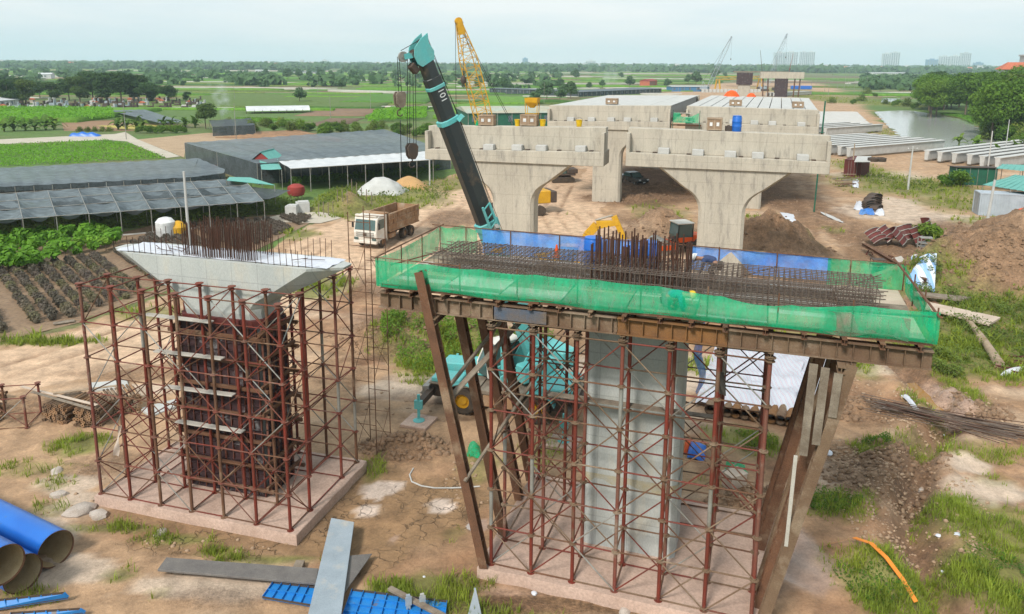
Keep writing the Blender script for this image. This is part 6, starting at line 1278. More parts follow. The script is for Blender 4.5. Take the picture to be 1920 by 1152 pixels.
for k, (c4, m, lab, z) in enumerate((([(1770, 525), (1868, 540), (1876, 533), (1762, 517)], 'ply', 'pale plywood-topped panel at the foot of the dirt mound', .4), ([(1712, 552), (1800, 562), (1822, 557), (1706, 545)], 'wood_grey', 'long grey weathered panel below the striped tarpaulin', .5), ([(1735, 577), (1855, 608), (1876, 595), (1740, 566)], 'ply', 'long pale board lying in the weeds right of the deck', .6), ([(1666, 486), (1690, 520), (1722, 520), (1690, 480)], 'pale_plank', 'grey-topped timber box beside the rusty beam', .6), ([(1646, 512), (1660, 516), (1672, 502), (1660, 498)], 'galv', 'short bent metal sheet by the timber box', .3))):
    quadslab('timber_platform', [G(x, y, z) for x, y in c4], .14, m, lab, 'panel')
    for s in (0.15, .85): q = G(c4[0][0]*(1-s)+c4[1][0]*s, c4[0][1]*(1-s)+c4[1][1]*s-3, 0); tag(MB().box((0, 0, z/2-.09), (.25, .5, z-.16)).build('timber_block', MT['rust'], loc=(q.x, q.y, 0)), 'dark block propping up a board right of the deck', 'block', 'blocks under the boards')
for k, (px, py) in enumerate(((1645, 508), (1730, 508))): p = on(px, py); T = thing('rack', ('dark open metal rack by the grey timber box', 'pale stacked metal frames by the dirt mound')[k], 'rack', p, R(-10)); [MB().bx(x-.03, x+.03, y-.03, y+.03, 0, 1.0).build('post', MT['steel_dark' if k == 0 else 'galv'], T) for x in (-.5, .5) for y in (-.4, .4)]; [MB().bx(-.5, .5, -.4, .4, z, z+.05).build('shelf', MT['steel_dark' if k == 0 else 'galv'], T) for z in (.2, .5, .95)]
p, q = on(1812, 612, .5), on(1872, 690, .25); tag(MB().tube(p, p.lerp(q, .5)+Vector((.1, 0, 0)), .17, 9, .22).tube(p.lerp(q, .5)+Vector((.1, 0, 0)), q, .22, 9, .30).tube(p.lerp(q, .45)-Vector((0, 0, .05)), p.lerp(q, .55), .30, 9).build('log', MT['wood'], smooth=True), 'pale broken log lying in the weeds at the right', 'log')
for k in range(6): p = on(1850+k*3, 668+k*5, .12); plank(p, on(1945, 675+k*7, .12), .08, .08, 'container_red', 'dull red tube in the bundle at the right edge', 'tube', 'tube', None, 'red tubes at the right edge')
cloth('plastic_sheet', [on(1875, 705), on(1940, 700), on(1935, 690), on(1885, 694)], 14, 8, .12, 'tarp_white', 'white plastic sheet crumpled beside the red tubes', 'sheet', .05, .2); cloth('rag', [on(1688, 742), on(1700, 740), on(1728, 776), on(1722, 778)], 8, 14, .12, 'tarp_white', 'white crumpled rag on the slope above the rod bundle', 'rag', .08, .15)
cloth('plastic_sheet', [on(1462, 398), on(1488, 402), on(1496, 424), on(1484, 426)], 8, 10, .1, 'tarp_white', 'white plastic sheet in the gully behind the middle column', 'sheet', .03, .1)
# bundle of long dark rods across the ditch
T = thing('rod_bundle', 'bundle of long dark thin rods lying across the muddy ditch', 'rods')
for k in range(42):
    t = random.random(); a = on(1612+random.uniform(-4, 70), 764+random.uniform(-4, 10)+t*10, .22+random.uniform(0, .12)); b = on(1930+random.uniform(-60, 60), 812+t*26+random.uniform(-3, 3), .18+random.uniform(0, .14)); MB().tube(a, (a+b)/2+Vector((0, 0, -.03)), .019, 4).tube((a+b)/2+Vector((0, 0, -.03)), b, .019, 4).build('rod', MT['rebar_grey' if k % 3 else 'rebar'], T)
# white striped tarpaulin over stacked pipes behind the right column
p0 = [G(1322, 770), G(1500, 800), G(1545, 680), G(1345, 660)]
for k in range(11):
    t = (k+.5)/11; a = G(1322, 778).lerp(G(1505, 806), t); b = G(1350, 664).lerp(G(1545, 676), t); o = MB().tube((a.x, a.y, .30), (b.x, b.y, .30), .26, 12, cap=False).tube((a.x, a.y, .30), (b.x, b.y, .30), .22, 12, cap=False).build('steel_pipe', MT['rust_orange' if k % 2 else 'rust_brown'], smooth=True); tag(o, ORD[k]+' rusty pipe from the left under the white tarpaulin', 'pipe', 'pipes under the white tarpaulin')
stripe = bpy.data.materials.new('striped_sheet'); stripe.use_nodes = True; n = stripe.node_tree; b = n.nodes['Principled BSDF']; g = n.nodes.new('ShaderNodeNewGeometry'); w = n.nodes.new('ShaderNodeTexWave'); w.inputs['Scale'].default_value = 1.3; w.inputs['Distortion'].default_value = 2.2; w.inputs['Detail'].default_value = 2
cr_ = n.nodes.new('ShaderNodeValToRGB'); e = cr_.color_ramp.elements; e[0].position = 0; e[0].color = (.47, .49, .53, 1); e[1].position = 1; e[1].color = (.49, .50, .54, 1)
for pos, c in ((.60, (.47, .49, .53, 1)), (.66, (.12, .25, .55, 1)), (.72, (.47, .49, .53, 1)), (.86, (.47, .49, .53, 1)), (.91, (.50, .12, .12, 1)), (.96, (.49, .50, .54, 1))): q = e.new(pos); q.color = c
n.links.new(g.outputs['Position'], w.inputs['Vector']); n.links.new(w.outputs['Fac'], cr_.inputs[0]); n.links.new(cr_.outputs[0], b.inputs['Base Color']); b.inputs['Roughness'].default_value = .6
A, B, C_, D = G(1302, 766), G(1535, 806), G(1560, 664), G(1342, 652)
def tarp(a, b):
    p = A.lerp(B, a).lerp(D.lerp(C_, a), b); z = .74+.05*math.sin(a*33+3*math.sin(b*5))+.035*math.sin(b*27+4*a)+.22*float(fbm(np.array([p.x*1.5]), np.array([p.y*1.5]), 3, 3)[0]); ed = min(a*9, (1-a)*6, b*7+(.3 if a < .6 else 0), (1-b)*6, 1); z = z*max(.1, ed)**.5
    return (p.x+.15*math.sin(b*20)*(a > .8), p.y, max(.04, z))
tag(MB().grid(60, 36, tarp).build('tarpaulin', stripe, smooth='all'), 'large white striped tarpaulin over pipes behind the right column', 'tarpaulin')
cloth('blue_net', [on(1288, 862), on(1322, 866), on(1324, 838), on(1292, 832)], 16, 12, .2, 'blue_plastic', 'crumpled blue tarpaulin heap on the ground right of the column', 'tarpaulin', .05, .45, 5); cloth('orange_cloth', [on(1282, 850), on(1296, 850), on(1296, 832), on(1284, 830)], 10, 8, .15, 'orange', 'orange cloth heap beside the blue tarpaulin', 'cloth', .05, .3, 6)
cloth('green_net_heap', [on(1358, 882), on(1402, 894), on(1396, 872), on(1362, 866)], 14, 10, .15, 'net_green', 'crumpled green net behind the yellow box', 'net heap', .05, .25, 7); cloth('green_net_heap', [on(874, 856), on(902, 864), on(900, 840), on(880, 834)], 14, 10, .2, 'net_green', 'crumpled green net beside the raking struts', 'net heap', .05, .45, 8)
p = on(1376, 912); tag(MB().box((0, 0, .3), (.8, .6, .6)).box((0, 0, .62), (.86, .66, .05)).build('box', MT['ply'], loc=p, rz=R(25), bevel=.015), 'pale yellow box on the footing behind the right scaffold', 'box')
uR, vR = dirv(RT); RP = lambda u, v, z: Vector((RX, RY, 0))+uR*u+vR*v+Vector((0, 0, z))
tag(MB().grid(8, 20, lambda a, b: tuple(RP(1.85+.30*a*math.sin(b*PI*.9+.3)+.12*math.sin(b*9), 1.9+.1*math.sin(a*6+b*8), 5.4+3.0*b))).build('blue_net', MT['net_blue'], smooth='all'), 'blue net hanging behind the right edge of the column', 'net'); tag(MB().grid(6, 10, lambda a, b: tuple(RP(2.75+.28*a*(1-.4*b), -1.62+.06*math.sin(a*5+b*7), 7.0+.75*b))).build('work_jacket', MT['cloth_dark'], smooth='all'), 'grey-green jacket hung on the right scaffold', 'jacket')
tag(MB().grid(5, 14, lambda a, b: tuple(Vector((LX, LY, 0))+dirv(LT)[0]*(-2.9-.18*a*(1.4-b)-.25*(1-b))+dirv(LT)[1]*(-2.7+.05*math.sin(b*8+a*3))+Vector((0, 0, 2.2+1.3*b)))).build('rag', MT['ply'], smooth='all'), 'pale rag tied to a post of the left scaffold', 'rag')
# orange strap
pts = [on(1545, 1028, .12), on(1600, 1022, .30), on(1632, 1034, .32), on(1660, 1062, .34), on(1690, 1100, .30), on(1716, 1142, .26)]
mb = MB(); side = Vector((.05, .02, 0))
for a, b in zip(pts[:-1], pts[1:]):
    for t0 in range(4): p, q = a.lerp(b, t0/4), a.lerp(b, (t0+1)/4); mb.add([p-side*1.6, p+side*1.6, q+side*1.6, q-side*1.6], [(0, 1, 2, 3)])
mb2 = MB(); mb2.v = mb.v+[(x, y, z-.015) for x, y, z in mb.v]; nv = len(mb.v); mb2.f = mb.f+[tuple(i+nv for i in f[::-1]) for f in mb.f]; mb2.m = [0]*len(mb2.f)
tag(mb2.build('strap', MT['orange_strap']), 'long orange strap lying on the grass at the bottom right', 'strap')
# hose
hp = [on(x, y, .04) for x, y in ((775, 880), (768, 892), (772, 905), (790, 913), (815, 917), (845, 917), (870, 916), (900, 914))]; tag(MB().path(hp, .03, 6).build('hose', MT['concrete_pale'], smooth=True), 'pale hose curling over the cracked mud between the footings', 'hose')
# big blue pipes
_d = G(0, 935, 1.37)-G(117, 991, 1.37); PIPED = (_d.x, _d.y)
def blue_pipe(px, py, r, L, label, dr=PIPED, z=None):
    c = G(px, py, z or r); d = Vector((dr[0], dr[1], 0)).normalized(); T = thing('steel_pipe', label, 'pipe', (c.x, c.y, 0), math.atan2(d.y, d.x)); My = Matrix.Rotation(PI/2, 3, 'Y'); z = z or r
    MB().lathe([(r, 0), (r, L)], (0, 0, z), 40, My, False).build('shell', MT['blue_pipe'], T, smooth=True); MB().lathe([(r-.022, .004), (r-.022, L)], (0, 0, z), 40, My, False).build('lining', MT['pipe_in'], T, smooth=True); MB().lathe([(r+.003, -.003), (r-.024, -.004), (r-.024, .06), (r+.003, .05)], (0, 0, z), 40, My, False).build('rim', MT['rust'], T, smooth=True)
blue_pipe(105, 1030, .63, 9, 'uppermost big blue steel pipe at the lower left'); blue_pipe(43, 1076, .63, 9, 'middle big blue steel pipe, its open end lowest'); blue_pipe(8, 1060, .63, 9, 'leftmost big blue steel pipe cut by the picture edge', z=1.74)
# steel plates, ribbed blue panels
quadslab('steel_plate', [G(621, 971, .45), G(664, 979, .45), G(636, 1180, .5), G(572, 1175, .5)], .05, 'plate', 'long pale blue-grey steel plate at the bottom left of centre', 'plate'); quadslab('steel_plate', [G(652, 1042, .38), G(698, 1038, .20), G(640, 1120, .36)], .03, 'plate_dark', 'triangular grey plate under the long pale plate', 'plate')
quadslab('steel_plate', [G(312, 1045, .32), G(597, 1066, .32), G(592, 1094, .32), G(295, 1068, .32)], .08, 'plate_dark', 'long dark plate lying across the grass at the bottom left', 'plate'); 
for k, x in enumerate((340, 560)): p = G(x, 1070); tag(MB().box((0, 0, .1), (.3, .5, .24)).build('timber_block', MT['wood_grey'], loc=(p.x, p.y, 0)), ('block under the left end of the long dark plate', 'block under the right end of the long dark plate')[k], 'block')
def ribbed_panel(c4, nx, ny, label, m='blue_paint'):
    A, B, C_, D = [Vector(p) for p in c4]; T = thing('ribbed_form', label, 'form panel'); P = lambda a, b, z=0: A.lerp(B, a).lerp(D.lerp(C_, a), b)+Vector((0, 0, z))
    MB().add([P(0, 0), P(1, 0), P(1, 1), P(0, 1), P(0, 0, -.02), P(1, 0, -.02), P(1, 1, -.02), P(0, 1, -.02)], [(0, 1, 2, 3), (7, 6, 5, 4), (0, 4, 5, 1), (1, 5, 6, 2), (2, 6, 7, 3), (3, 7, 4, 0)]).build('skin', MT[m], T)
    for i in range(nx+1): MB().beam(P(i/nx, 0, .04), P(i/nx, 1, .04), .012, .08).build('rib', MT[m], T)
    for j in range(ny+1): MB().beam(P(0, j/ny, .037), P(1, j/ny, .037), .012, .074).build('rib', MT[m if 0 < j < ny else 'steel_dark'], T)
ribbed_panel([G(492, 1122, .12), G(600, 1140, .12), G(612, 1106, .12), G(512, 1094, .12)], 6, 2, 'ribbed blue form panel left of the long pale plate'); ribbed_panel([G(640, 1162, .14), G(832, 1185, .14), G(838, 1130, .14), G(660, 1108, .14)], 8, 4, 'ribbed blue form panel right of the long pale plate')
ribbed_panel([G(-60, 1152, .15), G(128, 1122, .15), G(120, 1114, .35), G(-60, 1134, .35)], 8, 1, 'narrow ribbed blue panel edge below the blue pipes'); ribbed_panel([G(20, 1165, .15), G(160, 1150, .15), G(150, 1144, .3), G(20, 1152, .3)], 6, 1, 'narrow blue panel edge at the bottom left corner')
plank(G(730, 1103, .35), G(850, 1165, .35), .18, .1, 'wood_grey', 'dark weathered beam across the right blue form panel', 'beam', 'beam')
for k, (px, py) in enumerate(((766, 1150), (792, 1148))): p = G(px, py); tag(MB().bx(-.06, .06, -.04, .04, 0, .55).bx(-.1, .1, -.05, -.03, .2, .5).build('bracket', MT['plate'], loc=(p.x, p.y, .1), rz=R(20)), ('left' if k == 0 else 'right')+' pale bracket standing on the blue form panel', 'bracket')
a = G(885, 1158); tag(MB().add([Vector((a.x-.15, a.y, 0)), Vector((a.x+.28, a.y+.05, 0)), Vector((a.x+.08, a.y+.2, .85)), Vector((a.x-.15, a.y+.03, 0)), Vector((a.x+.28, a.y+.08, 0)), Vector((a.x+.08, a.y+.23, .85))], [(0, 1, 2), (5, 4, 3), (0, 3, 4, 1), (1, 4, 5, 2), (2, 5, 3, 0)]).beam(Vector((a.x+.28, a.y+.05, 0)), Vector((a.x+.08, a.y+.2, .88)), .06, .05).build('gusset_plate', MT['plate']), 'upright pale blue triangular plate at the bottom edge', 'plate')
# stacks of scaffold tubes at the left
tm_ = MB().tube((0, 0, 0), (0, 1.6, 0), .058, 10, cap=False).lathe([(.085, 0), (.085, .02), (.03, .02)], (0, 0, 0), 10, Matrix.Rotation(PI/2, 3, 'X'), False).mesh('tube', MT['rust_brown'], True); tm2 = MB().tube((0, 0, 0), (0, 1.6, 0), .058, 10, cap=False).lathe([(.085, 0), (.085, .02), (.03, .02)], (0, 0, 0), 10, Matrix.Rotation(PI/2, 3, 'X'), False).mesh('tube', MT['dump_body'], True)
def tube_stack(px, py, rz, cols, rows, label):
    p = G(px, py); T = thing('tube_stack', label, 'tube stack', (p.x, p.y, 0), rz)
    for j in range(rows):
        for i in range(cols-(j % 2)): put('tube', random.choice((tm_, tm2)), T, (i*.175+(j % 2)*.09+random.uniform(-.02, .02), random.uniform(-.08, .08), .09+j*.155))
tube_stack(84, 790, R(-14), 8, 6, 'stack of scaffold tubes with ringed ends, the left one'); tube_stack(142, 800, R(-2), 8, 6, 'stack of scaffold tubes with ringed ends, the middle one'); tube_stack(206, 785, R(38), 9, 6, 'stack of scaffold tubes with ringed ends, the right one behind a post')
for k in range(3): tube_stack(-20+4*k, 800-20*k, R(70), 5, 3, 'low pile of rusty tubes at the left picture edge, '+('nearest', 'second', 'furthest')[k]+' of three')
for k, (a, b, m) in enumerate((((40, 725), (182, 760), 'ply'), ((100, 738), (230, 722), 'wood'), ((60, 735), (175, 768), 'wood_grey'))): plank(G(a[0], a[1], 1.05+.07*k), G(b[0], b[1], 1.05+.07*k), .16, .05, m, ('pale bamboo-like plank lying over the tube stacks', 'thin plank pointing right on the tube stacks', 'grey plank under the pale one on the tube stacks')[k])
scS = scaffold(G(30, 790).x, G(30, 790).y, 10, [-2.4, -.8, .8], [-.8, .8], [0, 1.5], .055, 'low red scaffold frame at the left picture edge', lambda u, v: False, [MT['red_dusty'], MT['rust'], MT['red_dusty'], MT['rust'], MT['red_dusty'], MT['rust']], .4)
for k, c4 in enumerate((([(165, 722), (238, 716), (242, 728), (172, 736)]), ([(262, 770), (330, 752), (345, 760), (285, 784)]))): quadslab('slab', [on(*p, .12) for p in c4], .14, 'concrete_pale', ('pale flat slab on the ground behind the left tube stacks', 'pale flat slab beside the left scaffold')[k], 'slab')
plank(on(100, 610, .1), on(140, 604, .1), .5, .06, 'wood_grey', 'small pallet of grey boards beside the dirt road', 'pallet', 'pallet')
# thin frame towers behind the left scaffold
def frame_tower(px, py, h, label, rz):
    p = G(px, py); T = thing('frame_tower', label, 'scaffold tower', (p.x, p.y, 0), rz); st_ = MB().tube((0, 0, 0), (0, 0, h), .022, 5).mesh('leg', MT['rust']); rg_ = MB().tube((0, 0, 0), (1.0, 0, 0), .016, 4).mesh('rung', MT['rust'])
    for x in (0, 1.0):
        for y in (0, 1.4): put('leg', st_, T, (x, y, 0))
    for y in (0, 1.4):
        for z in np.arange(.5, h, 1.0): put('rung', rg_, T, (0, y, z))
    br = MB().tube((0, 0, 0), (0, 1.4, 1.7), .013, 4).mesh('brace', MT['rust']); br2 = MB().tube((0, 1.4, 0), (0, 0, 1.7), .013, 4).mesh('brace', MT['rust'])
    for z in np.arange(.1, h-1.7, 3.6):
        for x in (0, 1.0): put('brace', br, T, (x, 0, z)); put('brace', br2, T, (x, 0, z))
frame_tower(668, 852, 10.9, 'tall thin rusty frame tower at the right of the left scaffold', R(-16))
# barrels and crates on the deck
for k, (u, lab) in enumerate(((-1.95, 'tall blue barrel on the netted deck near the far rail'), (.05, 'blue barrel behind the starter bars on the netted deck'))): p = RP(u, 1.65, 9.8); barrel(p, lab, 1.05, .33)
p = RP(-.55, 1.7, 9.8); barrel(p, 'second blue barrel close behind the starter bars', .8, .36)
for k, (u, v, lab) in enumerate(((-3.6, .8, 'yellow tool on the rebar cage left of the barrel'), (-5.3, .9, 'yellow tool at the far left of the rebar cage'))): p = RP(u, v, 10.2); tag(MB().box((0, 0, .1), (.34, .14, .14)).tube((-.3, 0, .1), (.35, 0, .2), .035, 6).build('power_tool', MT['yellow'], loc=p, rz=R(30*k), bevel=.03), lab, 'tool')
p = RP(-3.1, .9, 10.25); tag(MB().lathe([(.16, 0), (.16, .03), (.09, .05), (.03, .45)], n=10).build('traffic_cone', MT['orange'], loc=p), 'small orange cone on the rebar cage', 'cone')
# ================================================================ far land
GM = [leaf_mat('field_green_%d' % i, a, tuple(c*.65 for c in a), .2) for i, a in enumerate(((.11, .26, .025), (.16, .34, .03), (.07, .17, .025), (.14, .22, .04), (.20, .28, .06)))]
FB = [mat('field_soil_%d' % i, a, col2=tuple(c*.7 for c in a), scale=.08, fine=.2, fscale=.6) for i, a in enumerate(((.24, .15, .09), (.34, .25, .16), (.17, .11, .07)))]
FW = mat('field_fleece', (.55, .53, .48), col2=(.40, .38, .33), scale=.1, fine=.1)
corr = lambda x, y: abs((x-P_L2[0]-8)*BD.y-(y-P_L2[1])*BD.x)
def field(x0, x1, y0, y1, h, m, skew):
    nx, ny = max(6, int((x1-x0)/6)), max(3, int((y1-y0)/4)); X, Y = np.meshgrid(np.linspace(x0, x1, nx), np.linspace(y0, y1, ny)); Y = Y+(X-x0)*skew
    Z = np.full(X.shape, .04)+h*(.7+.45*fbm(X*.25, Y*.4, 5, 3)); Z[0, :] = .02; Z[:, 0] = .02; Z[:, -1] = .02; Z = np.maximum(Z, .03); Y = Y.copy(); Y[0, :] = Y[0, :] if ny < 3 else Y[1, :]-.05; X = X.copy(); X[:, 0] = X[:, 1]-.05; X[:, -1] = X[:, -2]+.05
    idx = np.arange(nx*ny).reshape(ny, nx); F = np.stack([idx[:-1, :-1], idx[:-1, 1:], idx[1:, 1:], idx[1:, :-1]], -1).reshape(-1, 4)
    o = put('field', np_mesh('field', np.stack([X, Y, Z], -1).reshape(-1, 3), F, m)); o['kind'] = 'structure'; return o
y = 268.0; fr_ = random.Random(5)
while y < 1500:
    dep = fr_.uniform(.018, .048)*y; x = -y*.95-40; xe = y*.8
    while x < xe:
        L = fr_.uniform(.10, .32)*y; x1 = x+L; xc = (x+x1)/2; yc = y+dep/2
        # leave the bridge corridor, the bank of trees and the ponds free
        left = xc < P_L2[0]+(yc-P_L2[1])*.344-26-(0 if yc < 420 else -10); right = xc > P_L2[0]+(yc-P_L2[1])*.344+60 and yc > 420
        if (left or right) and not (yc < 350 and xc < -120):
            t = fr_.random(); sk = fr_.uniform(-.03, .02)
            if x1 > P_L2[0]+(yc-P_L2[1])*.344-26 and left: x1 = P_L2[0]+(yc-P_L2[1])*.344-28
            if x1-x > 6:
                if t < .52: field(x, x1-1, y, y+dep-fr_.uniform(.5, 2), fr_.uniform(.4, 1.4), fr_.choice(GM), sk)
                elif t < .82: field(x, x1-1, y, y+dep-1, .12, fr_.choice(FB), sk)
                else: field(x, x1-1, y, y+dep*.5, .35, FW, sk)
        x = x1+fr_.uniform(1, 3)
    y += dep+fr_.uniform(.5, 2.5)
# nearer plots between the bush belt and the far strips
for pts, h, m in (([(0, 208), (215, 208), (222, 226), (0, 232)], 1.5, GM[1]), ([(680, 225), (800, 222), (800, 205), (700, 208)], 1.3, GM[0]), ([(600, 222), (690, 228), (660, 240), (560, 236)], .1, FB[2]), ([(560, 205), (760, 200), (760, 214), (590, 220)], .1, FB[0]), ([(390, 178), (620, 186), (760, 196), (600, 204), (380, 198)], .6, GM[3]), ([(800, 205), (1020, 200), (1020, 215), (800, 225)], 1.2, GM[1]), ([(420, 190), (560, 196), (560, 203), (400, 202)], .15, FB[1]), ([(640, 186), (840, 180), (840, 190), (660, 195)], .9, GM[0]), ([(880, 188), (1030, 184), (1030, 193), (890, 197)], 1.0, GM[1])):
    P = gp(*pts); xs = [p[0] for p in P]; ys = [p[1] for p in P]; field(min(xs), max(xs), min(ys), max(ys), h, m, 0)
leafy('crop', gp((0, 234), (215, 226), (212, 208), (0, 207)), 1.6, 9000, .35, LM['crop'], 'bright green tall crop field in front of the tombs on the left', 'crop')
leafy('crop', gp((690, 232), (800, 226), (800, 206), (705, 210)), 1.4, 5000, .35, LM['crop'], 'bright green crop field behind the hanging hooks', 'crop')
# dark net houses and sheds in the middle distance
def shed(px, py, qx, qy, dep, h, wm, rm_, label, roofz=.6, cat='shed'):
    a, b = G(px, py), G(qx, qy); L = (b-a).length; T = thing('long_shed', label, cat, (a.x, a.y, 0), math.atan2(b.y-a.y, b.x-a.x))
    MB().bx(0, L, 0, dep, 0, h).build('wall', wm, T); MB().prism([(-.4, h+.01), (dep+.4, h+.01), (dep/2, h+roofz)], -.4, L+.4, 'x').build('roof', rm_, T)
    for i in range(int(L/5)): MB().bx(1+i*5, 2.2+i*5, -.04, .0, h*.35, h*.8).build('window', MT['win'], T)
    for i in range(int(L/4)+1): MB().bx(i*4-.08, i*4+.08, -.12, -.05, 0, h).build('post', MT['galv'], T)
    return T
shed(918, 175, 1056, 180, 14, 2.6, MT['shade_dark'], MT['shade_net'], 'long low dark net shed in the fields right of the yellow boom', .4); shed(1085, 182, 1240, 174, 20, 2.4, MT['shade_dark'], MT['shade_net'], 'long black net shed just behind the left girder deck', .3)
shed(878, 238, 1075, 236, 26, 3.6, MT['green_sheet'], mat('rusty_roof', (.33, .42, .38), col2=(.40, .33, .22), scale=.15, amt=.6, fine=.15, fscale=1.5), 'wide workshop with a pale teal rusty roof behind the left cap', 1.2, 'workshop'); shed(1260, 172, 1330, 172, 10, 3, MT['bld_blue'], MT['concrete_pale'], 'pale low shed with a blue end near the gantry', .6)
shed(1218, 162, 1232, 161, 8, 4, MT['tile'], MT['brick_red'], 'small red-roofed hut in the far fields', 1.2, 'hut'); shed(70, 148, 96, 148, 12, 4, MT['bld'], MT['roof_pale'], 'small white house between the dark trees at the left', 1.4, 'house'); shed(480, 138, 505, 138, 20, 4, MT['bld'], MT['roof_pale'], 'white-roofed shed far in the fields at left', 1, 'shed')
shed(0, 203, 36, 200, 8, 2.6, MT['concrete_pale'], MT['roof_pale'], 'white-roofed shelter beside the tombs at the left edge', .8, 'shelter'); shed(550, 139, 590, 140, 14, 3, MT['bld'], MT['shade_net'], 'grey-roofed far shed before the distant trees', .8); shed(1640, 140, 1700, 140, 20, 3, MT['bld'], MT['roof_pale'], 'far white-roofed shed left of the wooded bank', .8)
for k_, (a, b) in enumerate((((820, 172), (1120, 168)), ((940, 160), (1200, 158)), ((860, 165), (900, 164)), ((1130, 148), (1330, 150)), ((620, 172), (760, 176)), ((580, 152), (720, 152)), ((1440, 152), (1500, 152)), ((1590, 158), (1760, 148)))): p, q = G(*a), G(*b); tag(MB().beam((p.x, p.y, .6), (q.x, q.y, .6), 5, 1.1).build('row_cover', FW), ORD[k_]+' pale strip of covered beds in the far fields', 'row cover', 'covered beds in the far fields')
# tombs
tm3 = [MB().bx(-1.1, 1.1, -.6, .6, 0, .7).bx(-1.0, 1.0, -.5, .5, .7, .95).bx(.7, 1.05, -.5, .5, .7, 2.0).mesh('stone', m) for m in (MT['steel_dark'], MT['steel_dark'], MT['plate'], MT['concrete_pale'])]
tr3 = MB().prism([(-1.5, 2.1), (1.5, 2.1), (0, 3.1)], -1.2, 1.2, 'y').mesh('roof', MT['tile']); tb3 = MB().bx(-1.1, 1.1, -.9, .9, 0, 2.1).mesh('wall', MT['stone'])
for k in range(130):
    px = random.uniform(-20, 385); py = random.uniform(192, 208) if px < 230 else random.uniform(188, 205); p = G(px, py)
    if random.random() < (.03 if px < 160 else .12): T = thing('tomb', 'little walled tomb with a red roof among the grey tombs', 'tomb', (p.x, p.y, 0), R(random.uniform(-20, 20)), 'red-roofed tombs'); T.scale = (.7, .7, .62); put('wall', tb3, T); put('roof', tr3, T)
    else: tag(put('tomb', random.choice(tm3), None, (p.x, p.y, 0), R(random.uniform(-20, 20))), 'low grey stone tomb in the rows under the dark trees', 'tomb', 'grey tombs in rows')
for k, (px, py, s) in enumerate(sorted(((15, 200, 1.0), (50, 196, .95), (-20, 198, 1.0), (100, 190, .8), (130, 188, .85), (150, 192, 1.05), (175, 190, 1.15), (200, 192, 1.2), (228, 192, 1.15), (252, 190, 1.1), (275, 192, .75), (318, 192, .65), (288, 190, .7), (35, 188, .9), (75, 185, .7), (350, 190, .4)), key=lambda q: q[0])):
    tree(('dark', 'dark2')[k % 2], G(px, py), ORD[k]+' dark broad tree from the left in the grove behind the tombs', s*1.05, s*.88, 'dark trees behind the tombs')
# wooded bank on the right
wb = random.Random(3)
for k in range(72):
    t = wb.random(); d = 175+170*wb.random(); px0 = (1850 if d < 262 else 1735)+wb.random()*(180 if d < 262 else 200); yy = 124+17*1467/d; p = G(px0, yy); s = wb.uniform(.75, 1.15); tree(wb.choice(('broad', 'broad2', 'broad', 'dark2')), p, 'green broadleaf tree on the wooded bank beyond the pond', s*1.05, s*wb.uniform(1.0, 1.2), 'trees of the wooded bank')
for k in range(34): px = 1846+3.2*k; py = 246+1.1*k+wb.uniform(-12, 12); tree(wb.choice(('gbush', 'bush', 'gbush')), G(px, py), 'low bush at the foot of the wooded bank', wb.uniform(1.0, 2.0), None, 'bushes at the foot of the bank', 'bush')
for k, (px, py) in enumerate(((1770, 296), (1798, 272), (1803, 300), (1830, 278), (1845, 288), (1870, 297), (1880, 283), (1905, 290))): banana(G(px, py), ORD[k]+' young banana plant from the left on the near shore of the pond', wb.uniform(.9, 1.4), 'bananas on the pond shore')
for k, (px, py) in enumerate(((1660, 196), (1680, 200), (1700, 200), (1715, 205), (1655, 168), (1690, 172), (1625, 178), (1640, 182), (1720, 170), (1740, 172), (1615, 190), (1600, 196), (1560, 194))): tree('gbush' if k % 2 else 'bush', G(px, py), 'bush between the two ponds and the pole yard', wb.uniform(1.0, 1.9), None, 'bushes between the ponds', 'bush')
leafy('water_plants', gp((1722, 218), (1790, 214), (1830, 222), (1825, 232), (1760, 226)), .5, 3500, .3, LM['bright'], 'bright green plants along the far shore of the pond', 'plants')
# houses on the bank
p = G(1905, 192); T = thing('house', 'house with a red tiled hip roof above the wooded bank', 'house', (p.x, p.y, 0), R(-20)); MB().bx(-7, 6, 0, 12, 0, 15.2).build('wall', MT['bld'], T); MB().loft([[(-8, -1, 15.2), (7, -1, 15.2), (7, 13, 15.2), (-8, 13, 15.2)], [(-4, 5, 18.6), (3, 5, 18.6), (3, 7, 18.6), (-4, 7, 18.6)]]).build('roof', MT['tile'], T)
for x in (-6, -2, 2): MB().bx(x, x+1.6, -.05, 0, 12.5, 15).build('window', MT['win'], T)
p = G(1938, 192); T = thing('house', 'tall white house at the right edge above the bank', 'house', (p.x, p.y, 0), R(-15)); MB().bx(-5, 6, 0, 10, 0, 21.5).bx(-5.5, 6.5, -.6, 10.4, 21.5, 22.2).build('wall', MT['bld'], T); [MB().bx(x, x+1.4, -.05, 0, z, z+1.8).build('window', MT['win'], T) for x in (-3.5, -.5, 2.5) for z in (13, 17)]
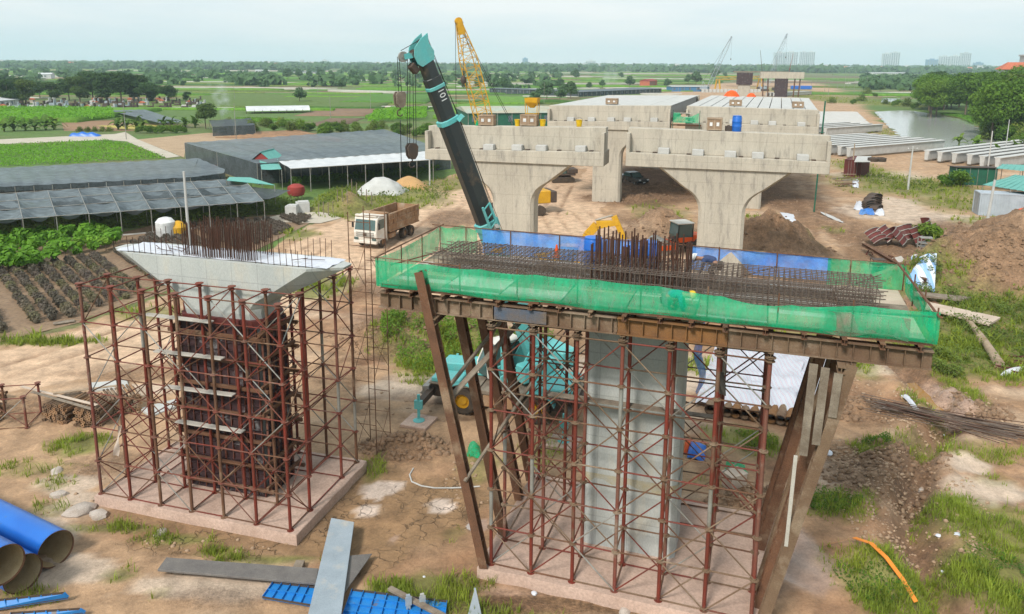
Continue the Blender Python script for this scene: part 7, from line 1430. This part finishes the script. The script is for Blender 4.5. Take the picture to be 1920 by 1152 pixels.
# far piers under construction and gantry
for k, (px, py, w, lab) in enumerate(((1463, 182, 15, 'far pier with a grey cap and props beyond the right deck'), (1394, 180, 12, 'far half-built pier left of the capped one'))):
    p = G(px, py); T = thing('bridge_pier', lab, 'bridge pier', (p.x, p.y, 0), R(-10)); MB().loft([octo(3.2, 1.5, .3, .3, 0), octo(3.2, 1.5, .3, .3, 9.6 if k == 0 else 6)]).build('column', MT['formwork' if k == 0 else 'concrete'], T)
    if k == 0: MB().bx(-11, 11, -1.8, 1.8, 9.62, 13.0).build('cap', MT['concrete'], T); [MB().tube((u, 0, 0), (u*1.05, 0, 9.6), .35, 6).build('prop', MT['rust'], T) for u in (-9, -6.5, 6.5, 9)]
    else: MB().bx(-4, 4, -2, 2, 6.02, 12.4).build('formwork', MT['formwork'], T); MB().bx(-6, 22, -1.2, 1.2, 12.5, 13.2).build('walkway', MT['wood_grey'], T)
a, b = G(1345, 173), G(1424, 170); T = thing('gantry_crane', 'yellow portal gantry crane beyond the right girder deck', 'gantry crane', (a.x, a.y, 0), math.atan2(b.y-a.y, b.x-a.x)); L = (b-a).length
lattice(mbg := MB(), (-1, 0, 8.4), (L+1, 0, 8.4), 1.7, 1.7, 12, .18, .1, 5).build('girder', MT['yellow'], T)
for x in (0, L): [MB().beam((x, s*2.2, 0), (x, s*.8, 7.6), .7, .7).build('leg', MT['yellow'], T) for s in (-1, 1)]
MB().bx(L*.55, L*.62, -1.2, 1.2, 9.4, 10.6).build('trolley', MT['yellow'], T)
bx_m = MB().bx(-.9, .9, -1.2, 1.2, 0, 1.9).bx(-.5, .5, -1.22, -1.2, .3, 1.6).mesh('girder_end', MT['concrete_pale'], bevel=.05)
for k in range(16): px = 1318+k*7.0; p = G(px, 173.5); tag(put('precast_block', bx_m, None, (p.x, p.y, 0), R(-12)), ORD[k]+' pale precast block from the left in the row below the gantry', 'block', 'precast blocks below the gantry')
for k, (px, py, z, r) in enumerate(((1432, 170, 26, .25), (1452, 170, 22, .2), (1471, 170, 24, .22))): p = G(px, py); tag(MB().tube((0, 0, 0), (-4+4*k, 0, z), r, 5, r*.4).box((0, 0, 1), (3, 2.2, 2)).build('drill_mast', MT['steel_dark' if k < 2 else 'brick_red'], loc=(p.x, p.y, 0)), ('dark leaning mast beside the far pier', 'short dark mast in front of the tower blocks', 'reddish mast right of the far pier')[k], 'mast')
p = G(1502, 168); tag(MB().box((0, 0, 1.3), (14, 3, 2.4)).build('shed_box', MT['blue_plastic'], loc=(p.x, p.y, 0), bevel=.2), 'low blue box on the far dirt bank', 'box')
# single trees in the fields and the far woods
mt = random.Random(8)
for k, (px, py) in enumerate(((955, 170), (945, 172), (1020, 172), (1050, 168), (1105, 168), (1130, 165), (1180, 165), (1075, 172), (870, 168), (640, 168), (562, 192), (1250, 165), (1165, 148), (1080, 150), (1000, 150), (930, 150), (905, 150), (880, 152), (1290, 158), (1305, 160), (1650, 172), (1690, 165), (1705, 160), (1340, 150), (1360, 146), (740, 150), (700, 152), (660, 148), (580, 148), (600, 146), (620, 150), (560, 148), (540, 150), (500, 145), (430, 145), (1010, 184), (1025, 188), (1050, 190), (1000, 196), (1070, 186))): tree('small', G(px, py), 'single green tree standing in the far fields', mt.uniform(.7, 1.3)*(1 if py > 160 else 1.35), None, 'single trees in the far fields')
def wood(name, n, d0, d1, x0, x1, h0, h1, label, seed):
    r = np.random.default_rng(seed); V = []; q = 26
    d = d0*(d1/d0)**r.uniform(0, 1, n); x = r.uniform(x0, x1, n)*d; H_ = r.uniform(h0, h1, n); W_ = H_*r.uniform(.5, .9, n)*(1+d/2500)
    keep = ~((x > P_L2[0]+(d-P_L2[1])*.344-25) & (x < P_L2[0]+(d-P_L2[1])*.344+70) & (d < 700)); d, x, H_, W_ = d[keep], x[keep], H_[keep], W_[keep]; n = len(d)
    u = r.normal(0, 1, (n, q, 3)); u /= np.linalg.norm(u, axis=2)[..., None]; P = u*r.uniform(.5, 1, (n, q, 1))*np.stack([W_, W_, H_*.5], 1)[:, None, :]+np.stack([x, d, H_*.52], 1)[:, None, :]
    s = np.repeat(W_*.42, q)[:, None]; v, f = leaves(P.reshape(-1, 3), (u+np.array([0, -.2, .5])).reshape(-1, 3), s, .8, r); return tag(put(name, np_mesh(name, v, f, LM['far'])), label, 'wood', kind='stuff')
wood('far_wood', 2500, 1500, 4300, -.95, .85, 8, 14, 'blue-green belt of far trees along the horizon', 4); wood('hedgerow', 400, 520, 1500, -.9, .06, 3, 8, 'scattered hedges and trees across the far fields', 5); wood('hedgerow', 300, 520, 950, .45, .70, 4, 8, 'scattered hedges in the far fields left of the wooded bank', 6)
# city
def tower(px0, px1, ytop, d, m, label, nb=5):
    x0, x1 = (px0-960)/1467*d, (px1-960)/1467*d; z = 17+(118+(px0-960)*.0058-ytop)*d/1467; T = thing('tower_block', label, 'tower block', ((x0+x1)/2, d, 0), R(-4)); w = x1-x0
    MB().bx(-w/2, w/2, 0, w*.5, 0, z).build('wall', m, T)
    for i in range(nb): c = -w/2+w*(i+.5)/nb; MB().bx(c-w/nb*.24, c+w/nb*.24, -.6, -.05, 6, z-4).build('window_column', MT['win'], T)
    for k in range(int(z/14)): MB().bx(-w/2-.4, w/2+.4, -1.0, -.62, 12+k*14, 12.9+k*14).build('floor_band', m, T)
    MB().bx(-w*.2, w*.2, w*.1, w*.3, z, z+5).build('roof_house', m, T)
for a, b, y_, m, lab, nb in ((1450, 1468, 99, 'bld', 'leftmost slab of the tall pale tower cluster behind the far crane', 5), (1470, 1493, 98, 'bld', 'second slab of the tall pale tower cluster', 6), (1498, 1511, 98, 'bld', 'left slab of the twin pale towers', 4), (1512, 1525, 98, 'bld', 'right slab of the twin pale towers', 4), (1653, 1667, 101, 'bld', 'left half of the lone pale tower pair left of the bank', 4), (1668, 1684, 99, 'bld', 'right half of the lone pale tower pair left of the bank', 4), (1737, 1756, 112, 'bld_blue', 'squat blue tower wrapped in netting', 5), (1761, 1778, 106, 'bld', 'pale tower right of the squat blue one', 4), (1781, 1797, 105, 'bld', 'pale tower, second from the right', 4), (1800, 1817, 100, 'bld', 'rightmost and tallest of the pale towers', 5), (1826, 1842, 118, 'bld_blue', 'low teal building right of the towers', 4), (978, 988, 110, 'bld_blue', 'blue tower alone on the horizon right of the yellow crane', 3), (1097, 1115, 114, 'bld', 'wide pale block on the horizon above the left deck', 5), (560, 568, 113, 'bld', 'small pale block on the left horizon, first of two', 3), (602, 611, 113, 'bld', 'small pale block on the left horizon, second of two', 3)): tower(a, b, y_, 4300, MT[m], lab, nb)
hm = [MB().bx(-9, 9, 0, 10, 0, 12).bx(-6, -3, -.2, 0, 3, 9).bx(2, 5, -.2, 0, 3, 9).mesh('house', MT['bld']), MB().bx(-7, 7, 0, 9, 0, 17).bx(-4, -2, -.2, 0, 4, 14).bx(1, 4, -.2, 0, 4, 14).mesh('house', MT['bld']), MB().bx(-8, 8, 0, 9, 0, 8).prism([(-1, 8), (10, 8), (4.5, 12)], -9, 9, 'x').mesh('house', MT['tile'])]
for k in range(190): d = mt.uniform(2300, 4200); tag(put('house', mt.choice(hm), None, (mt.uniform(-.70, .70)*d, d, 0), R(mt.uniform(-20, 20))), 'tiny pale house in the town along the horizon', 'house', 'houses along the horizon')
# ================================================================ grass, weeds, clods, stones
def blades(poly_pts, n, h, w, m, name, label, lean=.45, per=5):
    """tufts of bent blades at the given ground points"""
    x, y, k = poly_pts; N_ = len(x); z = heights(x, y); hh = h*(.5+.9*rng.random(N_))*(.55+.6*k)
    x = np.repeat(x, per)+rng.normal(0, .07, N_*per); y = np.repeat(y, per)+rng.normal(0, .07, N_*per); z = np.repeat(z, per)-.02; hh = np.repeat(hh, per)*rng.uniform(.5, 1.15, N_*per)
    a = rng.uniform(0, 2*PI, N_*per); l = rng.uniform(.15, lean+.35, N_*per)*hh; ww = w*rng.uniform(.6, 1.3, N_*per); dx, dy = np.cos(a), np.sin(a); sx, sy = -dy*ww, dx*ww
    b = np.stack([x, y, z], 1); s = np.stack([sx, sy, 0*sx], 1); mid = b+np.stack([dx*l*.35, dy*l*.35, hh*.62], 1); tip = b+np.stack([dx*l, dy*l, hh], 1)
    v = np.stack([b-s, b+s, mid+s*.8, mid-s*.8, mid+s*.8, tip+s*.15, tip-s*.15, mid-s*.8], 1).reshape(-1, 3); f = np.arange(len(v)).reshape(-1, 4)
    return tag(put(name, np_mesh(name, v, f, m)), label, 'grass', kind='stuff')
def grass_points(total, sel, dmax=120):
    X = []; Y = []; K = []
    ar = [b[2]*b[3]*b[4]*(1 if sel(b) else 0)/max(20, b[1])**1.35 for b in GRASS]; tot = sum(ar)
    for b, A_ in zip(GRASS, ar):
        n = int(total*A_/tot)
        if n < 1: continue
        r = np.sqrt(rng.random(n*2))*1.25; t = rng.uniform(0, 2*PI, n*2); x = b[0]+b[2]*r*np.cos(t); y = b[1]+b[3]*r*np.sin(t); k = ell(x, y, b[:4], .5, b[5]+100, .7); k2 = np.clip(.38+1.7*fbm(x*.7, y*.7, 45, 4), 0, 1)
        q = (rng.random(n*2) < k*b[4]*k2)
        for (sx, sy, t_, L, D) in SLABS:
            u, v = dirv(t_); q &= ~((abs((x-sx)*u.x+(y-sy)*u.y) < L/2+.1) & (abs((x-sx)*v.x+(y-sy)*v.y) < D/2+.1))
        X.append(x[q]); Y.append(y[q]); K.append(k[q])
    return np.concatenate(X), np.concatenate(Y), np.concatenate(K)
P = grass_points(17000, lambda b: b[1] < 46); blades(P, 0, .30, .014, LM['grass'], 'grass', 'green tufts of grass on the ground round the two near piers')
P = grass_points(15000, lambda b: b[1] >= 40); blades(P, 0, .45, .035, LM['grass'], 'grass', 'yellow-green rough grass on the far side of the site')
def weeds(pts, n, h, leaf, m, label):
    X = []; 
    for (px, py, rx, ry) in pts:
        b = blob(px, py, rx, ry); k = int(n/len(pts)); r = np.sqrt(rng.random(k)); t = rng.uniform(0, 2*PI, k); x = b[0]+b[2]*r*np.cos(t); y = b[1]+b[3]*r*np.sin(t); q = fbm(x*.7, y*.7, 19, 3) > -.12; X.append(np.stack([x[q], y[q]], 1))
    P = np.concatenate(X); z = heights(P[:, 0], P[:, 1])+h*rng.random(len(P))**.7*(.35+1.1*vn(P[:, 0]*1.1, P[:, 1]*1.1, 7)); v, f = leaves(np.column_stack([P, z]), np.tile([0, -.2, 1.], (len(P), 1)), leaf, .5); return tag(put('weeds', np_mesh('weeds', v, f, m)), label, 'weeds', kind='stuff')
weeds([(1800, 650, 120, 50), (1870, 590, 80, 26), (1760, 690, 40, 24), (1750, 548, 40, 16), (1890, 640, 60, 50)], 15000, .75, .085, LM['olive'], 'dense leafy weeds below the boards right of the deck')
weeds([(800, 665, 55, 38), (875, 640, 55, 40), (940, 665, 45, 36), (740, 630, 24, 26), (1000, 650, 40, 30)], 9000, .8, .085, LM['tree'], 'dense leafy weeds on the bank behind the struts')
weeds([(1640, 1095, 70, 50), (1880, 1080, 60, 50), (1560, 945, 55, 20), (1640, 845, 26, 12), (820, 1112, 50, 24), (1400, 828, 60, 20)], 5000, .28, .05, LM['tree'], 'low leafy weeds among the grass near the piers')
weeds([(1700, 348, 60, 14), (1800, 340, 30, 10), (1740, 460, 18, 12), (650, 372, 40, 26), (770, 365, 70, 18), (1480, 435, 18, 24)], 6000, .7, .15, LM['olive'], 'rough weeds round the containers and the far mounds')
for k, (px, py, s) in enumerate(((1800, 352, 1.1), (1742, 462, 1.0), (1770, 350, .7), (1520, 235, 1.2))): tree('gbush', on(px, py), ('bushy shrub in front of the green metal shed', 'bushy shrub growing through the curved forms', 'small shrub left of the bushy one by the green shed', 'small shrub by the pale yard pool')[k], s, None, None, 'bush')
# clods and stones
def rocks(name, pts, smin, smax, m, label, cat):
    base = np.array([[0, 0, 1], [.9, 0, .35], [.28, .85, .4], [-.72, .5, .3], [-.7, -.55, .38], [.3, -.85, .3], [.6, .5, -.4], [-.3, .8, -.4], [-.85, 0, -.4], [-.2, -.8, -.4], [.7, -.5, -.4]]); F0 = np.array([[0, 1, 2], [0, 2, 3], [0, 3, 4], [0, 4, 5], [0, 5, 1], [1, 6, 2], [2, 7, 3], [3, 8, 4], [4, 9, 5], [5, 10, 1], [2, 6, 7], [3, 7, 8], [4, 8, 9], [5, 9, 10], [1, 10, 6]])
    n = len(pts); s = smin+(smax-smin)*rng.random(n)**2.5; V = base[None]*(1+rng.normal(0, .22, (n, 11, 3))); a = rng.uniform(0, 2*PI, n); c, q = np.cos(a), np.sin(a); x = V[..., 0]*c[:, None]-V[..., 1]*q[:, None]; y = V[..., 0]*q[:, None]+V[..., 1]*c[:, None]
    V = np.stack([x, y*rng.uniform(.6, 1, n)[:, None], V[..., 2]*rng.uniform(.45, .8, n)[:, None]], -1)*s[:, None, None]; V[..., 0] += pts[:, 0][:, None]; V[..., 1] += pts[:, 1][:, None]; V[..., 2] += (heights(pts[:, 0], pts[:, 1])+s*.15)[:, None]
    return tag(put(name, np_mesh(name, V.reshape(-1, 3), (F0[None]+11*np.arange(n)[:, None, None]).reshape(-1, 3), m)), label, cat, kind='stuff')
def mound_pts(n, idx):
    out = []
    for i in idx: b = MOUNDS[i]; k = n//len(idx); r = np.sqrt(rng.random(k))*1.05; t = rng.uniform(0, 2*PI, k); out.append(np.stack([b[0]+b[2]*r*np.cos(t), b[1]+b[3]*r*np.sin(t)], 1))
    return np.concatenate(out)
rocks('clods', mound_pts(2600, [0, 1, 2, 3, 9, 10, 16]), .04, .22, MT['clod'], 'loose earth clods over the dirt mounds', 'clods'); rocks('clods', mound_pts(2600, [4, 5, 6, 6, 11, 12, 13, 14, 15]), .025, .20, MT['clod'], 'lumpy earth clods strewn between the near piers', 'clods')
pp = []
for (px, py, rx, ry, n) in ((1640, 900, 60, 60, 500), (1720, 800, 60, 40, 300), (1650, 1000, 50, 60, 200), (1790, 920, 50, 60, 150), (1620, 880, 110, 60, 500), (1750, 1000, 90, 90, 300), (1650, 720, 90, 60, 350), (1800, 770, 110, 50, 350), (130, 930, 90, 50, 60), (400, 1020, 150, 14, 50), (1420, 940, 70, 24, 300), (900, 900, 80, 60, 160), (800, 760, 120, 40, 60), (1560, 420, 60, 60, 250), (1700, 450, 100, 40, 200), (300, 760, 120, 40, 80)):
    b = blob(px, py, rx, ry); r = np.sqrt(rng.random(n)); t = rng.uniform(0, 2*PI, n); pp.append(np.stack([b[0]+b[2]*r*np.cos(t), b[1]+b[3]*r*np.sin(t)], 1))
rocks('clods', np.concatenate(pp), .015, .11, mat('pale_clod', (.42, .30, .20), col2=(.30, .20, .13), scale=2, fine=.2), 'small earth clods scattered over the bare site', 'clods')
for k, (px, py, s, lab) in enumerate(((150, 960, .55, 'biggest pale boulder left of the left footing'), (110, 930, .35, 'flat pale stone left of the left footing'), (185, 968, .4, 'pale stone touching the biggest boulder'), (105, 885, .3, 'bluish pale stone near the left footing'), (300, 1000, .25, 'pale stone in the grass strip before the left footing'), (1760, 1005, .13, 'white stone in the grass at lower right, left one'), (1795, 1003, .14, 'white stone in the grass at lower right, right one'), (1728, 920, .2, 'pale stone on the ditch edge'), (1768, 1072, .09, 'small white stone beside the ditch'), (1770, 806, .12, 'small white stone above the rod bundle'), (1002, 1113, .12, 'broken white tile before the right footing'), (1170, 1148, .25, 'pale broken block at the bottom edge'), (1660, 765, .15, 'white lump on the slope below the deck corner'), (795, 1082, .06, 'tiny white scrap on the wet mud'), (1500, 985, .1, 'pale stone beside the right raking struts'), (1555, 850, .2, 'white crumpled scrap right of the raking struts'))):
    p = on(px, py); v = []; rr = random.Random(k); mb = MB(); n = 9
    rings = [[(s*q*(1+rr.uniform(-.25, .25))*math.cos(2*PI*i/n), s*q*(1+rr.uniform(-.25, .25))*math.sin(2*PI*i/n)*.75, s*z) for i in range(n)] for q, z in ((.9, -.2), (1.0, .1), (.75, .38), (.3, .5))]
    tag(mb.loft(rings).build('stone', MT['stone'] if k not in (5, 6, 8, 9, 10, 12, 13, 15) else MT['tarp_white'], loc=p, rz=rr.uniform(0, 6), smooth=True), lab, 'stone')

# ================================================================ people
def skin_mesh(name, nodes, edges, m, lvl=2):
    me = bpy.data.meshes.new(name); me.from_pydata([n[0] for n in nodes], edges, []); o = bpy.data.objects.new(name, me); C.objects.link(o); o.modifiers.new('s', 'SKIN'); sub = o.modifiers.new('u', 'SUBSURF'); sub.levels = lvl; sub.render_levels = lvl
    for i, (p, r) in enumerate(nodes): me.skin_vertices[0].data[i].radius = r if isinstance(r, tuple) else (r, r); me.skin_vertices[0].data[i].use_root = (i == 0)
    dg = bpy.context.evaluated_depsgraph_get(); out = bpy.data.meshes.new_from_object(o.evaluated_get(dg)); bpy.data.objects.remove(o); out.materials.clear(); out.materials.append(m); out.polygons.foreach_set('use_smooth', [True]*len(out.polygons)); return out
def worker(loc, rz, label, top, helmet, hipz=.86, up=.18):
    T = thing('person', label, 'person', loc, rz); hip = Vector((-.12, 0, hipz)); f_ = (.86-hipz)/.56; ch = hip+Vector((.44, 0, up)); kn = lambda s: hip+Vector((.16+.24*f_, s*.13, -.42+.46*f_)); an = lambda s: Vector((hip.x+.02+.16*f_, s*.13, .08)); nk = ch+Vector((.15, 0, .02)); hd_ = nk+Vector((.14, 0, .00))
    J = [(hip, .13), (hip+Vector((.2, 0, .1)), .135), (ch, .15), (nk, .055), (hd_-Vector((.02, 0, 0)), .085), (hd_+Vector((.08, 0, -.03)), .075)]; E_ = [(0, 1), (1, 2), (2, 3), (3, 4), (4, 5)]
    for s in (-1, 1):
        b = len(J); J += [(ch+Vector((0, s*.19, .02)), .065), (ch+Vector((.05, s*.25, -.26)), .045), (ch+Vector((.16, s*.16, -.50)), .034), (ch+Vector((.19, s*.15, -.57)), (.038, .022))]; E_ += [(2, b), (b, b+1), (b+1, b+2), (b+2, b+3)]
        for q in range(4): J.append((ch+Vector((.21+.012*(q % 2), s*(.15+(q-1.5)*.024), -.655+.008*abs(q-1.5))), .0095)); E_.append((b+3, len(J)-1))
        J.append((ch+Vector((.235, s*.12, -.60)), .0105)); E_.append((b+3, len(J)-1))
        b = len(J); J += [(hip+Vector((0, s*.10, -.05)), .10), (kn(s), .065), (an(s), .045), (an(s)+Vector((.12, 0, -.04)), (.045, .03))]; E_ += [(0, b), (b, b+1), (b+1, b+2), (b+2, b+3)]
    put('body', skin_mesh('body', J, E_, MT['skin']), T)
    JJ = [(hip+Vector((.05, 0, .04)), .165), (hip+Vector((.22, 0, .11)), .165), (ch, .178)]; EE = [(0, 1), (1, 2)]
    for s in (-1, 1): b = len(JJ); JJ += [(ch+Vector((0, s*.19, .02)), .088), (ch+Vector((.05, s*.25, -.26)), .064), (ch+Vector((.14, s*.175, -.45)), .052)]; EE += [(2, b), (b, b+1), (b+1, b+2)]
    put('jacket', skin_mesh('jacket', JJ, EE, top), T)
    JJ = [(hip, .15)]; EE = []
    for s in (-1, 1): b = len(JJ); JJ += [(hip+Vector((0, s*.10, -.06)), .118), (kn(s), .085), (an(s)+Vector((.01, 0, .04)), .07)]; EE += [(0, b), (b, b+1), (b+1, b+2)]
    put('trousers', skin_mesh('trousers', JJ, EE, MT['cloth_dark']), T)
    for s in (-1, 1): MB().loft([[(an(s).x-.08+x, s*.135+y, z) for x, y in ((0, -.045), (.2, -.05), (.27, 0), (.2, .05), (0, .045))] for z in (0, .07)]).build('boot', MT['black'], T, bevel=.015)
    ax = Matrix.Rotation(R(70), 3, 'Y'); MB().lathe([(.165, -.01), (.135, 0), (.13, .06), (.10, .115), (.04, .14), (.005, .145)], hd_+Vector((.02, 0, .02)), 16, ax).build('helmet', helmet, T, smooth=True)
    MB().lathe([(.02, -.02), (.012, .02)], hd_+Vector((.05, 0, -.115)), 6).build('nose', MT['skin'], T)
    return T
worker(RP(2.3, 1.2, 9.80), R(RT)+PI, 'worker in a navy jacket and white helmet bending over the rebar', MT['cloth_blue'], MT['white_pl'], .62, .12); worker(RP(1.25, -2.2, 9.80), R(RT), 'worker in a teal jacket and yellow helmet crouching behind the green net', MT['cloth_teal'], MT['yellow_pl'], .32, .10)
# ================================================================ smoke and haze
def smoke(px, py, w, h, dens, label, lean=.5, wind=0.0):
    p = G(px, py); mb = MB(); n = 14; rings = []
    for t in np.linspace(0, 1, 7): rings.append([(lean*h*t+w*(.25+.75*t)*math.cos(2*PI*i/n)*.5, w*(.25+.75*t)*math.sin(2*PI*i/n)*.5, h*t) for i in range(n)])
    m = bpy.data.materials.new('smoke'); m.use_nodes = True; N_ = m.node_tree; N_.nodes.clear(); o = N_.nodes.new('ShaderNodeOutputMaterial'); v = N_.nodes.new('ShaderNodeVolumePrincipled'); v.inputs['Color'].default_value = (.92, .96, 1, 1); v.inputs['Anisotropy'].default_value = .2
    g = N_.nodes.new('ShaderNodeTexCoord'); z = N_.nodes.new('ShaderNodeTexNoise'); z.inputs['Scale'].default_value = 2.2/w*2; z.inputs['Detail'].default_value = 3; r = N_.nodes.new('ShaderNodeMapRange'); [setattr(r.inputs[i+1], 'default_value', q) for i, q in enumerate((.46, .70, 0, dens))]
    s = N_.nodes.new('ShaderNodeSeparateXYZ'); r2 = N_.nodes.new('ShaderNodeMapRange'); [setattr(r2.inputs[i+1], 'default_value', q) for i, q in enumerate((0, h, 1, .0))]; mu = N_.nodes.new('ShaderNodeMath'); mu.operation = 'MULTIPLY'; L = N_.links.new
    L(g.outputs['Object'], z.inputs['Vector']); L(z.outputs['Fac'], r.inputs[0]); L(g.outputs['Object'], s.inputs[0]); L(s.outputs[2], r2.inputs[0]); L(r.outputs[0], mu.inputs[0]); L(r2.outputs[0], mu.inputs[1]); 
    q1 = N_.nodes.new('ShaderNodeMath'); q1.operation = 'MULTIPLY_ADD'; q1.inputs[1].default_value = -lean; L(s.outputs[2], q1.inputs[0]); L(s.outputs[0], q1.inputs[2])
    cx_ = N_.nodes.new('ShaderNodeCombineXYZ'); L(q1.outputs[0], cx_.inputs[0]); L(s.outputs[1], cx_.inputs[1]); ln = N_.nodes.new('ShaderNodeVectorMath'); ln.operation = 'LENGTH'; L(cx_.outputs[0], ln.inputs[0])
    rad = N_.nodes.new('ShaderNodeMapRange'); [setattr(rad.inputs[i+1], 'default_value', q) for i, q in enumerate((0, h, w*.11, w*.46))]; L(s.outputs[2], rad.inputs[0])
    dvd = N_.nodes.new('ShaderNodeMath'); dvd.operation = 'DIVIDE'; L(ln.outputs['Value'], dvd.inputs[0]); L(rad.outputs[0], dvd.inputs[1]); fo = N_.nodes.new('ShaderNodeMapRange'); [setattr(fo.inputs[i+1], 'default_value', q) for i, q in enumerate((.2, .95, 1, 0))]; L(dvd.outputs[0], fo.inputs[0])
    m2 = N_.nodes.new('ShaderNodeMath'); m2.operation = 'MULTIPLY'; L(mu.outputs[0], m2.inputs[0]); L(fo.outputs[0], m2.inputs[1]); L(m2.outputs[0], v.inputs['Density'])
    L(v.outputs[0], o.inputs['Volume'])
    return tag(mb.loft(rings).build('smoke', m, loc=(p.x, p.y, .1)), label, 'smoke', kind='stuff')
smoke(428, 240, 9, 13, .8, 'white smoke rising beside the round dark tree', -.15); smoke(1128, 163, 46, 18, .12, 'pale smoke drifting over the far fields', .9)
def haze():
    m = bpy.data.materials.new('haze'); m.use_nodes = True; n = m.node_tree; n.nodes.clear(); o = n.nodes.new('ShaderNodeOutputMaterial'); v = n.nodes.new('ShaderNodeVolumePrincipled'); v.inputs['Color'].default_value = (.70, .90, 1.0, 1); v.inputs['Density'].default_value = .00017; v.inputs['Anisotropy'].default_value = .0
    n.links.new(v.outputs[0], o.inputs['Volume']); mb = MB().bx(-5400, 5400, -120, 5400, -2.5, 112); b = mb.build('haze', m); b['kind'] = 'stuff'; b['label'] = 'thin pale blue haze filling the air over the plain'; return b
haze()
